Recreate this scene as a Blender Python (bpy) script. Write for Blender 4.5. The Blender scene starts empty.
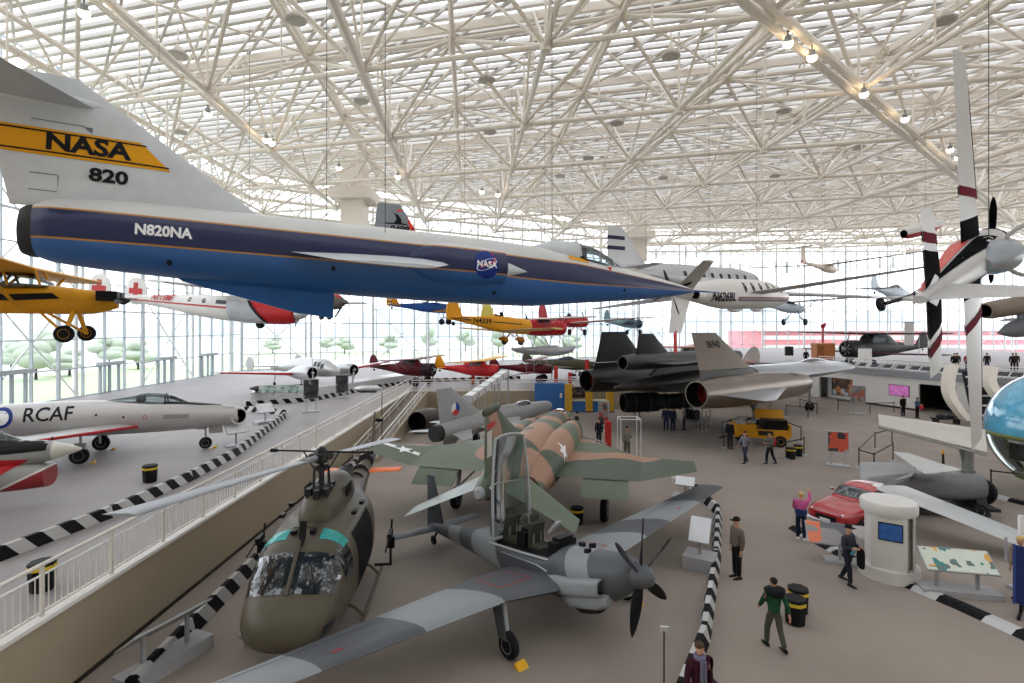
import bpy, bmesh, math, random
from mathutils import Vector as V, Matrix, Quaternion
from mathutils.bvhtree import BVHTree
R = math.radians
random.seed(7)
SC = bpy.context.scene
COL = SC.collection
FP, HY, CX, CH = 540.0, 327.0, 512.0, 7.4      # focal length in pixels, horizon row, centre column, eye height

def G(x, y, z=0.0):
    "point of the place at height z seen at pixel x, y"
    d = FP * (CH - z) / (y - HY)
    return V(((x - CX) * d / FP, d, z))

def Q(x, y, d):
    "point of the place at distance d seen at pixel x, y"
    return V(((x - CX) * d / FP, d, CH - (y - HY) * d / FP))

# ------------------------------------------------------------------ materials
def lin(h):
    if not isinstance(h, str):
        return tuple(h)
    h = h.lstrip('#')
    o = []
    for i in (0, 2, 4):
        c = int(h[i:i + 2], 16) / 255
        o.append(c / 12.92 if c <= .04045 else ((c + .055) / 1.055) ** 2.4)
    return tuple(o)

def newmat(name):
    m = bpy.data.materials.new(name)
    m.use_nodes = True
    nt = m.node_tree
    b = nt.nodes['Principled BSDF']
    return m, nt, b

MC = {}
def mat(name, col, rough=.5, metal=0., var=.06, scale=3., alpha=1., emit=0., coat=0., spec=None):
    "plain paint with a slight procedural unevenness"
    if name in MC:
        return MC[name]
    m, nt, b = newmat(name)
    c = lin(col)
    b.inputs['Roughness'].default_value = rough
    b.inputs['Metallic'].default_value = metal
    b.inputs['Coat Weight'].default_value = coat
    b.inputs['Specular IOR Level'].default_value = spec if spec is not None else .5 if (coat or metal) else .22
    if var > 0:
        tc = nt.nodes.new('ShaderNodeTexCoord'); nz = nt.nodes.new('ShaderNodeTexNoise')
        nz.inputs['Scale'].default_value = scale; nz.inputs['Detail'].default_value = 4
        nt.links.new(tc.outputs['Object'], nz.inputs['Vector'])
        mx = nt.nodes.new('ShaderNodeMix'); mx.data_type = 'RGBA'
        mx.inputs[6].default_value = tuple(x * (1 - var * 2) for x in c) + (1,)
        mx.inputs[7].default_value = tuple(min(1, x * (1 + var * 2)) for x in c) + (1,)
        nt.links.new(nz.outputs['Fac'], mx.inputs[0])
        nt.links.new(mx.outputs[2], b.inputs['Base Color'])
    else:
        b.inputs['Base Color'].default_value = c + (1,)
    if emit:
        b.inputs['Emission Color'].default_value = c + (1,)
        b.inputs['Emission Strength'].default_value = emit
    MC[name] = m
    return m

def glass(name, tint='#ffffff', opac=.12, rough=.03):
    "thin pane: mostly clear, a little mirror"
    if name in MC:
        return MC[name]
    m = bpy.data.materials.new(name); m.use_nodes = True
    nt = m.node_tree; nt.nodes.clear()
    out = nt.nodes.new('ShaderNodeOutputMaterial'); mx = nt.nodes.new('ShaderNodeMixShader')
    t = nt.nodes.new('ShaderNodeBsdfTransparent'); g = nt.nodes.new('ShaderNodeBsdfGlossy')
    t.inputs[0].default_value = lin(tint) + (1,); g.inputs['Roughness'].default_value = rough
    fr = nt.nodes.new('ShaderNodeLayerWeight'); fr.inputs['Blend'].default_value = opac
    nt.links.new(fr.outputs['Fresnel'], mx.inputs[0])
    nt.links.new(t.outputs[0], mx.inputs[1]); nt.links.new(g.outputs[0], mx.inputs[2])
    nt.links.new(mx.outputs[0], out.inputs[0])
    MC[name] = m
    return m

def camo(name, cols, scale=.5, seed=0., rough=.6, edges=None):
    "hard-edged patches of several paints"
    m, nt, b = newmat(name)
    tc = nt.nodes.new('ShaderNodeTexCoord'); mp = nt.nodes.new('ShaderNodeMapping')
    mp.inputs['Location'].default_value = (seed, seed * 1.7, seed * .3)
    nz = nt.nodes.new('ShaderNodeTexNoise'); nz.inputs['Scale'].default_value = scale
    nz.inputs['Detail'].default_value = 1.2; nz.inputs['Roughness'].default_value = .4
    nt.links.new(tc.outputs['Object'], mp.inputs[0]); nt.links.new(mp.outputs[0], nz.inputs['Vector'])
    cr = nt.nodes.new('ShaderNodeValToRGB'); cr.color_ramp.interpolation = 'CONSTANT'
    n = len(cols)
    edges = edges or [0] + [.5 + (i - (n - 2) / 2) * .09 for i in range(n - 1)]
    el = cr.color_ramp.elements
    while len(el) < n:
        el.new(.5)
    for i in range(n):
        el[i].position = edges[i]
    for i in range(n):
        el[i].color = lin(cols[i]) + (1,)
    nt.links.new(nz.outputs['Fac'], cr.inputs[0])
    nz2 = nt.nodes.new('ShaderNodeTexNoise'); nz2.inputs['Scale'].default_value = 5; nz2.inputs['Detail'].default_value = 5
    nt.links.new(tc.outputs['Object'], nz2.inputs['Vector'])
    mx = nt.nodes.new('ShaderNodeMix'); mx.data_type = 'RGBA'; mx.blend_type = 'MULTIPLY'; mx.inputs[0].default_value = .25
    nt.links.new(cr.outputs[0], mx.inputs[6]); nt.links.new(nz2.outputs['Fac'], mx.inputs[7])
    nt.links.new(mx.outputs[2], b.inputs['Base Color'])
    b.inputs['Roughness'].default_value = rough
    return m

def bands(name, co, stops, rough=.35, taper=None, span=4., metal=0.):
    """paint in bands. co = (a, b, c, d): the band coordinate a*x + b*y + c*z + d;
    stops = [(threshold, colour)...] from low to high; taper = (x0, x1, s1): the bands narrow to s1 between x0 and x1"""
    m, nt, b = newmat(name)
    N = nt.nodes.new; L = nt.links.new
    tc = N('ShaderNodeTexCoord'); sx = N('ShaderNodeSeparateXYZ'); L(tc.outputs['Object'], sx.inputs[0])
    dp = N('ShaderNodeVectorMath'); dp.operation = 'DOT_PRODUCT'; dp.inputs[1].default_value = co[:3]
    L(tc.outputs['Object'], dp.inputs[0])
    ad = N('ShaderNodeMath'); ad.operation = 'ADD'; ad.inputs[1].default_value = co[3]; L(dp.outputs['Value'], ad.inputs[0])
    val = ad.outputs[0]
    if taper:
        mr = N('ShaderNodeMapRange'); mr.inputs[1].default_value = taper[0]; mr.inputs[2].default_value = taper[1]
        mr.inputs[3].default_value = 1; mr.inputs[4].default_value = taper[2]
        L(sx.outputs[0], mr.inputs[0])
        dv = N('ShaderNodeMath'); dv.operation = 'DIVIDE'; L(val, dv.inputs[0]); L(mr.outputs[0], dv.inputs[1]); val = dv.outputs[0]
    m2 = N('ShaderNodeMapRange'); m2.inputs[1].default_value = -span; m2.inputs[2].default_value = span; L(val, m2.inputs[0])
    cr = N('ShaderNodeValToRGB'); cr.color_ramp.interpolation = 'CONSTANT'; el = cr.color_ramp.elements
    while len(el) < len(stops):
        el.new(.5)
    for i, s in enumerate(stops):
        el[i].position = 0 if i == 0 else (s[0] + span) / (2 * span)
    for i, s in enumerate(stops):
        el[i].color = lin(s[1]) + (1,)
    L(m2.outputs[0], cr.inputs[0])
    nz = N('ShaderNodeTexNoise'); nz.inputs['Scale'].default_value = 1.5; nz.inputs['Detail'].default_value = 5; L(tc.outputs['Object'], nz.inputs['Vector'])
    mx = N('ShaderNodeMix'); mx.data_type = 'RGBA'; mx.blend_type = 'MULTIPLY'; mx.inputs[0].default_value = .15
    L(cr.outputs[0], mx.inputs[6]); L(nz.outputs['Fac'], mx.inputs[7]); L(mx.outputs[2], b.inputs['Base Color'])
    b.inputs['Roughness'].default_value = rough; b.inputs['Metallic'].default_value = metal
    return m

# ------------------------------------------------------------------ mesh collector
def pchip(xs, ys, x):
    n = len(xs)
    if n == 2:
        return ys[0] + (ys[1] - ys[0]) * (x - xs[0]) / (xs[1] - xs[0])
    h = [xs[i + 1] - xs[i] for i in range(n - 1)]
    d = [(ys[i + 1] - ys[i]) / h[i] for i in range(n - 1)]
    m = [d[0]] + [0 if d[i - 1] * d[i] <= 0 else 2 * d[i - 1] * d[i] / (d[i - 1] + d[i]) for i in range(1, n - 1)] + [d[-1]]
    i = 0
    while i < n - 2 and x > xs[i + 1]:
        i += 1
    t = (x - xs[i]) / h[i]
    return ((1 + 2 * t) * (1 - t) ** 2 * ys[i] + t * (1 - t) ** 2 * h[i] * m[i]
            + t * t * (3 - 2 * t) * ys[i + 1] + t * t * (t - 1) * h[i] * m[i + 1])

class MB:
    def __init__(s):
        s.v = []; s.f = []; s.m = []
    def add(s, vs, fs, mi=0):
        o = len(s.v)
        s.v += [tuple(p) for p in vs]
        s.f += [tuple(i + o for i in f) for f in fs]
        s.m += mi if isinstance(mi, list) else [mi] * len(fs)
        return s
    def box(s, c, d, rot=None, mi=0):
        c = V(c); hx, hy, hz = d[0] / 2, d[1] / 2, d[2] / 2
        ps = [V((x, y, z)) for x in (-hx, hx) for y in (-hy, hy) for z in (-hz, hz)]
        if rot is not None:
            q = rot if isinstance(rot, Matrix) else Matrix.Rotation(rot, 3, 'Z')
            ps = [q @ p for p in ps]
        return s.add([c + p for p in ps], [(0, 1, 3, 2), (4, 6, 7, 5), (0, 4, 5, 1), (2, 3, 7, 6), (0, 2, 6, 4), (1, 5, 7, 3)], mi)
    def bbox(s, lo, hi, mi=0):
        return s.box([(a + b) / 2 for a, b in zip(lo, hi)], [abs(b - a) for a, b in zip(lo, hi)], None, mi)
    def beam(s, p0, p1, w, h, up=(0, 0, 1), mi=0):
        p0, p1 = V(p0), V(p1); d = (p1 - p0).normalized(); up = V(up)
        if abs(d.dot(up)) > .99: up = V((1, 0, 0))
        y = up.cross(d).normalized(); z = d.cross(y)
        vs = [p + y * a * w / 2 + z * b * h / 2 for p in (p0, p1) for a, b in ((-1, -1), (1, -1), (1, 1), (-1, 1))]
        return s.add(vs, [(3, 2, 1, 0), (4, 5, 6, 7), (0, 1, 5, 4), (1, 2, 6, 5), (2, 3, 7, 6), (3, 0, 4, 7)], mi)
    def tube(s, p0, p1, r0, r1=None, n=8, mi=0, caps=True):
        r1 = r0 if r1 is None else r1
        p0, p1 = V(p0), V(p1); d = (p1 - p0)
        if d.length < 1e-6: return s
        d.normalize()
        a = d.cross(V((0, 0, 1)) if abs(d.z) < .9 else V((1, 0, 0))).normalized(); b = d.cross(a)
        vs = []
        for p, r in ((p0, r0), (p1, r1)):
            vs += [p + (a * math.cos(2 * math.pi * i / n) + b * math.sin(2 * math.pi * i / n)) * r for i in range(n)]
        fs = [(i, (i + 1) % n, n + (i + 1) % n, n + i) for i in range(n)]
        if caps:
            fs += [tuple(range(n - 1, -1, -1)), tuple(range(n, 2 * n))]
        return s.add(vs, fs, mi)
    def path(s, pts, r, n=8, mi=0):
        pts = [V(p) for p in pts]
        rs = r if isinstance(r, (list, tuple)) else [r] * len(pts)
        rings = []; pa = None
        for i, p in enumerate(pts):
            d = (pts[min(i + 1, len(pts) - 1)] - pts[max(i - 1, 0)]).normalized()
            a = pa - d * pa.dot(d) if pa is not None else d.cross(V((0, 0, 1)) if abs(d.z) < .9 else V((1, 0, 0)))
            a.normalize(); pa = a; b = d.cross(a)
            rings.append([p + (a * math.cos(2 * math.pi * k / n) + b * math.sin(2 * math.pi * k / n)) * rs[i] for k in range(n)])
        return s.rings(rings, mi)
    def rings(s, rings, mi=0, close0=True, close1=True, mf=None):
        n = len(rings[0]); vs = [p for r in rings for p in r]; fs = []
        for j in range(len(rings) - 1):
            for i in range(n):
                fs.append((j * n + i, j * n + (i + 1) % n, (j + 1) * n + (i + 1) % n, (j + 1) * n + i))
        ms = [mi] * len(fs)
        if mf:
            for k, f in enumerate(fs):
                c = sum((V(vs[i]) for i in f), V()) / 4
                ms[k] = mf(c)
        if close0: fs.append(tuple(range(n - 1, -1, -1))); ms.append(mi)
        if close1: fs.append(tuple(range((len(rings) - 1) * n, len(rings) * n))); ms.append(mi)
        return s.add(vs, fs, ms)
    def loft(s, secs, n=28, sub=4, mi=0, hole0=None, hole1=None, hm=1, mf=None):
        """body along x. secs rows: x, zc, w, up, dn, e[, yc]; hole0/1 = (depth, inner ratio) opens an end"""
        secs = sorted([tuple(q) + (0,) * (7 - len(q)) for q in secs])
        xs = [q[0] for q in secs]; rows = []
        for i in range(len(xs) - 1):
            for k in range(sub):
                x = xs[i] + (xs[i + 1] - xs[i]) * k / sub
                rows.append([x] + [pchip(xs, [q[j] for q in secs], x) for j in range(1, 7)])
        rows.append(list(secs[-1]))
        def ring(r, sc=1., x=None):
            o = []
            for i in range(n):
                t = 2 * math.pi * (i + .5) / n; c, q = math.cos(t), math.sin(t); e = 2 / r[5]
                y = r[2] * math.copysign(abs(c) ** e, c) * sc
                z = (r[3] if q > 0 else r[4]) * math.copysign(abs(q) ** e, q) * sc
                o.append((r[0] if x is None else x, r[6] + y, r[1] + z))
            return o
        s.rings([ring(r) for r in rows], mi, hole0 is None, hole1 is None, mf)
        for hole, r, sg in ((hole0, rows[0], 1), (hole1, rows[-1], -1)):
            if hole:
                dp, ra = hole
                s.rings([ring(r), ring(r, ra)], mi, False, False)
                s.rings([ring(r, ra), ring(r, ra * .92, r[0] + sg * dp)], hm, False, True)
        return s
    def wing(s, rle, rte, tle, tte, t0=.12, t1=.1, up=(0, 0, 1), mi=0, n=7, tipmi=None):
        "tapered aerofoil panel between a root chord and a tip chord"
        up = V(up); prof = []
        for i in range(n + 1):
            x = .5 - .5 * math.cos(math.pi * i / n)
            prof.append((x, 1.1 * (1.48 * math.sqrt(x) - .63 * x - 1.758 * x * x + 1.421 * x ** 3 - .508 * x ** 4)))
        rings = []
        for le, te, t in ((rle, rte, t0), (tle, tte, t1)):
            le, te = V(le), V(te); ch = te - le; c = ch.length
            u = (up - ch * up.dot(ch) / ch.dot(ch)).normalized()
            rings.append([le + ch * x + u * c * t * y for x, y in prof] + [le + ch * x - u * c * t * y * .8 for x, y in reversed(prof[1:-1])])
        mid = [[a.lerp(b, k / 4) for a, b in zip(*rings)] for k in range(5)]
        if tipmi is None:
            s.rings(mid, mi)
        else:
            s.rings(mid[:4], mi); s.rings(mid[3:], tipmi)
        return s
    def lathe(s, prof, c=(0, 0, 0), axis=(0, 0, 1), n=20, mi=0, mis=None):
        "prof rows: radius, height along the axis"
        ax = V(axis).normalized(); a = ax.cross(V((0, 0, 1)) if abs(ax.z) < .9 else V((1, 0, 0))).normalized(); b = ax.cross(a); c = V(c)
        rings = [[c + ax * h + (a * math.cos(2 * math.pi * i / n) + b * math.sin(2 * math.pi * i / n)) * max(r, 1e-4) for i in range(n)] for r, h in prof]
        if mis:
            for j in range(len(rings) - 1):
                s.rings(rings[j:j + 2], mis[j], False, False)
            return s
        return s.rings(rings, mi)
    def prism(s, pts, d, mi=0):
        "closed outline of 3D points pushed by vector d"
        pts = [V(p) for p in pts]; d = V(d); n = len(pts)
        return s.add(pts + [p + d for p in pts], [tuple(range(n - 1, -1, -1)), tuple(range(n, 2 * n))] + [(i, (i + 1) % n, n + (i + 1) % n, n + i) for i in range(n)], mi)
    def ball(s, c, r, nu=12, nv=8, mi=0):
        c = V(c); rx, ry, rz = r if isinstance(r, (tuple, list)) else (r, r, r)
        rings = []
        for j in range(nv + 1):
            t = math.pi * j / nv - math.pi / 2
            rings.append([c + V((rx * max(math.cos(t), 1e-3) * math.cos(2 * math.pi * i / nu), ry * max(math.cos(t), 1e-3) * math.sin(2 * math.pi * i / nu), rz * math.sin(t))) for i in range(nu)])
        return s.rings(rings, mi)
    def xf(s, mtx):
        s.v = [tuple(mtx @ V(p)) for p in s.v]
        return s
    def build(s, name, mats, parent=None, ang=40, **props):
        me = bpy.data.meshes.new(name)
        me.from_pydata(s.v, [], s.f)
        for m in (mats if isinstance(mats, (list, tuple)) else [mats]):
            me.materials.append(m)
        me.polygons.foreach_set('material_index', s.m)
        bm = bmesh.new(); bm.from_mesh(me)
        bmesh.ops.remove_doubles(bm, verts=bm.verts, dist=1e-5)
        bmesh.ops.recalc_face_normals(bm, faces=bm.faces)
        bm.to_mesh(me); bm.free()
        if ang:
            me.polygons.foreach_set('use_smooth', [True] * len(me.polygons))
            me.set_sharp_from_angle(angle=R(ang))
        o = bpy.data.objects.new(name, me); COL.objects.link(o)
        o.parent = parent
        for k, v in props.items(): o[k] = v
        return o

def tag(o, label, cat, group=None):
    o['label'] = label; o['category'] = cat
    if group: o['group'] = group
    return o

def thing(name, label, cat, loc=(0, 0, 0), rz=0., group=None):
    o = bpy.data.objects.new(name, None); COL.objects.link(o)
    o.empty_display_size = .3
    o.location = loc; o.rotation_euler = (0, 0, rz)
    return tag(o, label, cat, group)

def struct(o):
    o['kind'] = 'structure'
    return o

def basis(f, roll=0.):
    f = V(f).normalized(); l = V((0, 0, 1)).cross(f).normalized(); u = f.cross(l)
    m = Matrix((f, l, u)).transposed()
    return m @ Matrix.Rotation(roll, 3, 'X')

def place(o, al, bl, aw, bw, roll=0.):
    "move a thing so that its local points al, bl come to the world points aw, bw"
    al, bl, aw, bw = V(al), V(bl), V(aw), V(bw)
    rot = basis(bw - aw, roll) @ basis(bl - al).transposed()
    sc = (bw - aw).length / (bl - al).length
    o.rotation_euler = rot.to_euler(); o.scale = (sc, sc, sc)
    o.location = aw - sc * (rot @ al)
    return o

def stand(o, p, head, sc=1.):
    o.location = p; o.rotation_euler = (0, 0, math.atan2(head[1], head[0])); o.scale = (sc,) * 3
    return o

def dup(root, label=None, group=None, name=None):
    r = root.copy(); COL.objects.link(r)
    if label: r['label'] = label
    if group: r['group'] = group
    for ch in list(root.children):
        c = ch.copy(); COL.objects.link(c); c.parent = r
        for g in list(ch.children):
            d = g.copy(); COL.objects.link(d); d.parent = c
    return r

# ------------------------------------------------------------------ lettering and marks that follow a surface
def text_mesh(body, size=1., bold=.0, sx=1.):
    cu = bpy.data.curves.new('lettering', 'FONT'); cu.body = body; cu.size = size; cu.offset = bold; cu.resolution_u = 3
    cu.align_x = 'CENTER'; cu.align_y = 'CENTER'
    o = bpy.data.objects.new('lettering', cu); COL.objects.link(o)
    bpy.context.view_layer.update()
    me = bpy.data.meshes.new_from_object(o.evaluated_get(bpy.context.evaluated_depsgraph_get()))
    vs = [(v.co.x * sx, v.co.y) for v in me.vertices]; fs = [tuple(p.vertices) for p in me.polygons]
    bpy.data.objects.remove(o); bpy.data.curves.remove(cu); bpy.data.meshes.remove(me)
    return vs, fs

def disc2(r, n=24, r0=0.):
    return [(r * math.cos(2 * math.pi * i / n), r * math.sin(2 * math.pi * i / n)) for i in range(n)], [tuple(range(n))]

def poly2(*pts):
    return list(pts), [tuple(range(len(pts)))]

def decal(name, shape, mats, parent, o, u, v, target=None, seg=.25, off=.012):
    """flat shape (2D verts, faces) laid at o along axes u, v, wrapped onto the surface of target seen along -(u x v)"""
    vs, fs = shape; o, u, v = V(o), V(u), V(v); nrm = u.cross(v).normalized()
    bm = bmesh.new()
    bv = [bm.verts.new(o + u * a + v * b) for a, b in vs]
    for f in fs:
        try: bm.faces.new([bv[i] for i in f])
        except ValueError: pass
    if target is not None:
        bmesh.ops.triangulate(bm, faces=bm.faces)
        for _ in range(4):
            es = [e for e in bm.edges if e.calc_length() > seg]
            if not es: break
            bmesh.ops.subdivide_edges(bm, edges=es, cuts=1)
            bmesh.ops.triangulate(bm, faces=bm.faces)
        ts = target if isinstance(target, (list, tuple)) else [target]
        V_, F_ = [], []
        for t in ts:
            k = len(V_); V_ += [p.co for p in t.data.vertices]; F_ += [[i + k for i in p.vertices] for p in t.data.polygons]
        bvh = BVHTree.FromPolygons(V_, F_)
        for p in bm.verts:
            hit = bvh.ray_cast(p.co + nrm * 6, -nrm)
            if hit[0] is None: hit = bvh.find_nearest(p.co)
            n = hit[1] if hit[1].dot(nrm) > 0 else -hit[1]
            p.co = hit[0] + n * off
    else:
        for p in bm.verts: p.co += nrm * off
    bm.normal_update()
    for f in bm.faces:
        if f.normal.dot(nrm) < 0: f.normal_flip()
    me = bpy.data.meshes.new(name); bm.to_mesh(me); bm.free()
    me.materials.append(mats)
    ob = bpy.data.objects.new(name, me); COL.objects.link(ob); ob.parent = parent
    return ob

# ------------------------------------------------------------------ common pieces of aircraft
def M_(n):
    return MC[n]
mat('black rubber', '#16161a', .75); mat('black paint', '#0d0d10', .45); mat('steel', '#9a9a9c', .35, .8)
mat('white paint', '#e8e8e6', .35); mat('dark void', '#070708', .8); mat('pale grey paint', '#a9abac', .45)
mat('chrome', '#cfcfd2', .15, 1.); mat('dark metal', '#2b2a2a', .5, .4); mat('red paint', '#b41f22', .35)
mat('yellow paint', '#e0a21c', .4); mat('silver', '#c6c6c8', .32, .75, .05, 1.2); mat('lamp warm', '#fff0d8', .4, 0, 0, emit=6.)
glass('clear canopy', '#d2dcde', .42, .12); glass('window glass', '#fbfdff', .06)

def wheel(mb, c, r, w, ax=(0, 1, 0), tire=0, hub=1):
    "tyre and hub about axis ax"
    mb.lathe([(r * .55, -w / 2 * .8), (r * .8, -w / 2), (r * .97, -w / 2 * .6), (r, 0), (r * .97, w / 2 * .6), (r * .8, w / 2), (r * .55, w / 2 * .8)], c, ax, 18, tire)
    mb.lathe([(r * .08, -w / 2 * .7), (r * .5, -w / 2 * .75), (r * .56, -w / 2 * .86), (r * .56, w / 2 * .86), (r * .5, w / 2 * .75), (r * .08, w / 2 * .7)], c, ax, 14, hub)

def wheel_part(parent, c, r, w, ax=(0, 1, 0), hub='pale grey paint', name='wheel'):
    m = MB(); wheel(m, c, r, w, ax)
    return m.build(name, [M_('black rubber'), M_(hub)], parent)

def prop(parent, c, r, nb, spin, mt, ms, a0=0., ch=.16, ax=(1, 0, 0), angs=None, slen=1.6):
    "propeller turning about ax at c with a spinner"
    c = V(c); ax = V(ax).normalized(); y = V((0, 0, 1)).cross(ax).normalized(); z = ax.cross(y)
    sp = MB().lathe([(spin, -spin * .4), (spin, 0), (spin * .86, spin * slen * .45), (spin * .5, spin * slen * .85), (.01, spin * slen)], c, ax, 18).build('spinner', ms, parent)
    for a in (angs or [a0 + 360 * i / nb for i in range(nb)]):
        d = y * math.cos(R(a)) + z * math.sin(R(a)); t = ax.cross(d)
        rg = []
        for k in range(9):
            q = k / 8; rr = spin * .6 + (r - spin * .6) * q
            cw = ch * (.45 + .55 * math.sin(math.pi * min(1, q * .9 + .12))) * (1 if k < 8 else .45); tw = R(58 - 42 * q)
            e1 = t * math.cos(tw) + ax * math.sin(tw); e2 = d.cross(e1); th = ch * (.22 - .16 * q)
            p = c + d * rr
            rg.append([p + e1 * cw * math.cos(2 * math.pi * i / 8) * .5 + e2 * th * math.sin(2 * math.pi * i / 8) * .5 for i in range(8)])
        MB().rings(rg).build('propeller_blade', mt, parent)

def cables(parent, pts, ztop, r=.008):
    "hanging wires from local points straight up to world height ztop"
    w = parent.matrix_basis; inv = w.inverted()
    for p in pts:
        a = w @ V(p); b = inv @ V((a.x, a.y, ztop))
        MB().tube(p, b, r / parent.scale.x, n=5).build('hanging_cable', M_('dark metal'), parent)
# ================================================================== camera, sky
cam = bpy.data.cameras.new('camera'); cam.sensor_width = 36; cam.lens = 36 * FP / 1024; cam.shift_y = -(341.5 - HY) / 1024
cam.clip_end = 2000; cam.clip_start = .05
co = bpy.data.objects.new('camera', cam); COL.objects.link(co); co.location = (0, 0, CH); co.rotation_euler = (R(90), 0, 0)
SC.camera = co
SC.view_settings.view_transform = 'Standard'; SC.view_settings.look = 'None'; SC.view_settings.gamma = 1
SC.view_settings.use_curve_mapping = False
SC.view_settings.exposure = 1.3
wd = bpy.data.worlds.new('overcast sky'); SC.world = wd; wd.use_nodes = True
wn = wd.node_tree; bg = wn.nodes['Background']
tc = wn.nodes.new('ShaderNodeTexCoord'); nz = wn.nodes.new('ShaderNodeTexNoise'); nz.inputs['Scale'].default_value = 2.5; nz.inputs['Detail'].default_value = 5
cr = wn.nodes.new('ShaderNodeValToRGB'); cr.color_ramp.elements[0].color = (.86, .92, 1, 1); cr.color_ramp.elements[1].color = (1, 1, 1, 1)
wn.links.new(tc.outputs['Generated'], nz.inputs['Vector']); wn.links.new(nz.outputs['Fac'], cr.inputs[0]); wn.links.new(cr.outputs[0], bg.inputs[0])
bg.inputs[1].default_value = 1.35
SC.cycles.use_denoising = True
SC.cycles.max_bounces = 8; SC.cycles.diffuse_bounces = 4; SC.cycles.glossy_bounces = 3; SC.cycles.transparent_max_bounces = 24
SC.cycles.caustics_reflective = False; SC.cycles.caustics_refractive = False
SC.cycles.sample_clamp_indirect = 8

# ================================================================== floors
def floor_mat(name, c0, c1, spk=60, rough=.9, tile=None):
    m, nt, b = newmat(name); N = nt.nodes.new; L = nt.links.new
    tc = N('ShaderNodeTexCoord'); n1 = N('ShaderNodeTexNoise'); n1.inputs['Scale'].default_value = .35; n1.inputs['Detail'].default_value = 5
    n2 = N('ShaderNodeTexNoise'); n2.inputs['Scale'].default_value = spk; n2.inputs['Detail'].default_value = 2
    L(tc.outputs['Object'], n1.inputs['Vector']); L(tc.outputs['Object'], n2.inputs['Vector'])
    ad = N('ShaderNodeMath'); ad.operation = 'MULTIPLY_ADD'; ad.inputs[1].default_value = .35; L(n2.outputs['Fac'], ad.inputs[0]); L(n1.outputs['Fac'], ad.inputs[2])
    cr = N('ShaderNodeValToRGB'); cr.color_ramp.elements[0].position = .35; cr.color_ramp.elements[1].position = .95
    cr.color_ramp.elements[0].color = lin(c0) + (1,); cr.color_ramp.elements[1].color = lin(c1) + (1,)
    L(ad.outputs[0], cr.inputs[0]); L(cr.outputs[0], b.inputs['Base Color']); b.inputs['Roughness'].default_value = rough
    return m
carpet = floor_mat('carpet', '#857a71', '#988d82')
concrete = floor_mat('polished concrete', '#878180', '#958f8d', 25, .6)
tanwall = mat('tan wall paint', '#a89a84', .6, var=.03, scale=.6)
cream = mat('cream steel', '#e9e0d3', .5, var=.02, scale=.4)
whitep = mat('white wall', '#e6e3de', .6, var=.02, scale=.5)
mull = mat('white mullion', '#c3cbd0', .4, var=.02)
mdark = mat('dark kick strip', '#34302c', .6)
HP = 1.6; XW = -9.2
YB = 47.5                                        # the raised floor turns the corner here
struct(MB().bbox((XW - .2, 1, -.3), (75, 60, 0)).build('floor', carpet))
m = MB(); m.prism([(-36, 1, .0), (XW, 1, .0), (XW, YB, .0), (24, YB + 2.5, .0), (24, 110, .0), (26, 110, 0), (-36, 72, 0)], (0, 0, HP))
struct(m.build('floor_raised', concrete, ang=0))
struct(MB().bbox((XW, 1, .1), (XW + .18, YB, HP + .12)).build('wall_left', tanwall, ang=0))
struct(MB().bbox((XW - .03, 1, HP + .12), (XW + .24, YB, HP + .2)).build('trim_1', whitep, ang=0))
struct(MB().bbox((XW, 1, 0), (XW + .2, YB, .1)).build('baseboard_left', mdark, ang=0))
m = MB(); m.prism([(XW + .1, YB - .2, 0), (24, YB + 2.3, 0), (24, YB + 2.55, 0), (XW + .1, YB + .05, 0)], (0, 0, HP + .12))
struct(m.build('wall_back', tanwall, ang=0))
# low ramp beside the wall, climbing towards the far corner
m = MB(); m.prism([(XW + .2, 30, 0), (XW + .2, YB - .3, 0), (XW + .2, YB - .3, HP), ], (1.5, 0, 0))
struct(m.build('floor_ramp', carpet, ang=0))
m = MB(); m.prism([(XW + 1.7, 29.5, 0), (XW + 1.7, YB - .3, 0), (XW + 1.7, YB - .3, HP + .25), (XW + 1.7, 29.5, .25)], (.14, 0, 0))
struct(m.build('wall_ramp', tanwall, ang=0))

# ================================================================== upper floor with rooms below (right)
mz = [(31.9, 58.2), (33.7, 53.3), (35.9, 47.6), (37.0, 44.9), (38.6, 41), (41.5, 36)]
ZM = 3.2
top = [(31.9, 58.2), (33.7, 53.3), (35.9, 47.6), (37.0, 44.9), (38.6, 41), (41.5, 36), (75, 36), (90, 110), (24, 110), (24, 62)]
struct(MB().prism([(x, y, ZM - .3) for x, y in top], (0, 0, .3)).build('floor_upper', concrete, ang=0))
m = MB(); g = MB()
for i in range(len(mz) - 1):
    (xa, ya), (xb, yb) = mz[i], mz[i + 1]
    a, b = V((xa, ya, 0)), V((xb, yb, 0)); d = (b - a).normalized(); n = V((-d.y, d.x, 0))
    if i == 2:                                    # doorway of the dark room
        m.beam(a + V((0, 0, 2.65)), b + V((0, 0, 2.65)), .2, .5)
    elif i == 0:
        m.beam(a.lerp(b, .0) + V((0, 0, ZM / 2 - .15)), a.lerp(b, .28) + V((0, 0, ZM / 2 - .15)), .2, ZM - .3)
        m.beam(a + V((0, 0, 2.55)), b + V((0, 0, 2.55)), .2, .7)
        m.beam(a.lerp(b, .28) + n * 1.2 + V((0, 0, 1.2)), b + n * 1.2 + V((0, 0, 1.2)), .2, 2.4)
    else:
        m.beam(a + V((0, 0, ZM / 2 - .15)), b + V((0, 0, ZM / 2 - .15)), .2, ZM - .3)
    g.beam(a - n * .12 + V((0, 0, ZM - .05)), b - n * .12 + V((0, 0, ZM - .05)), .3, .6)
m.beam((24, 62, ZM / 2 - .15), (31.9, 58.2, ZM / 2 - .15), .2, ZM - .3)
g.beam((24, 61.9, ZM - .05), (31.9, 58.1, ZM - .05), .3, .6)
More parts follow.
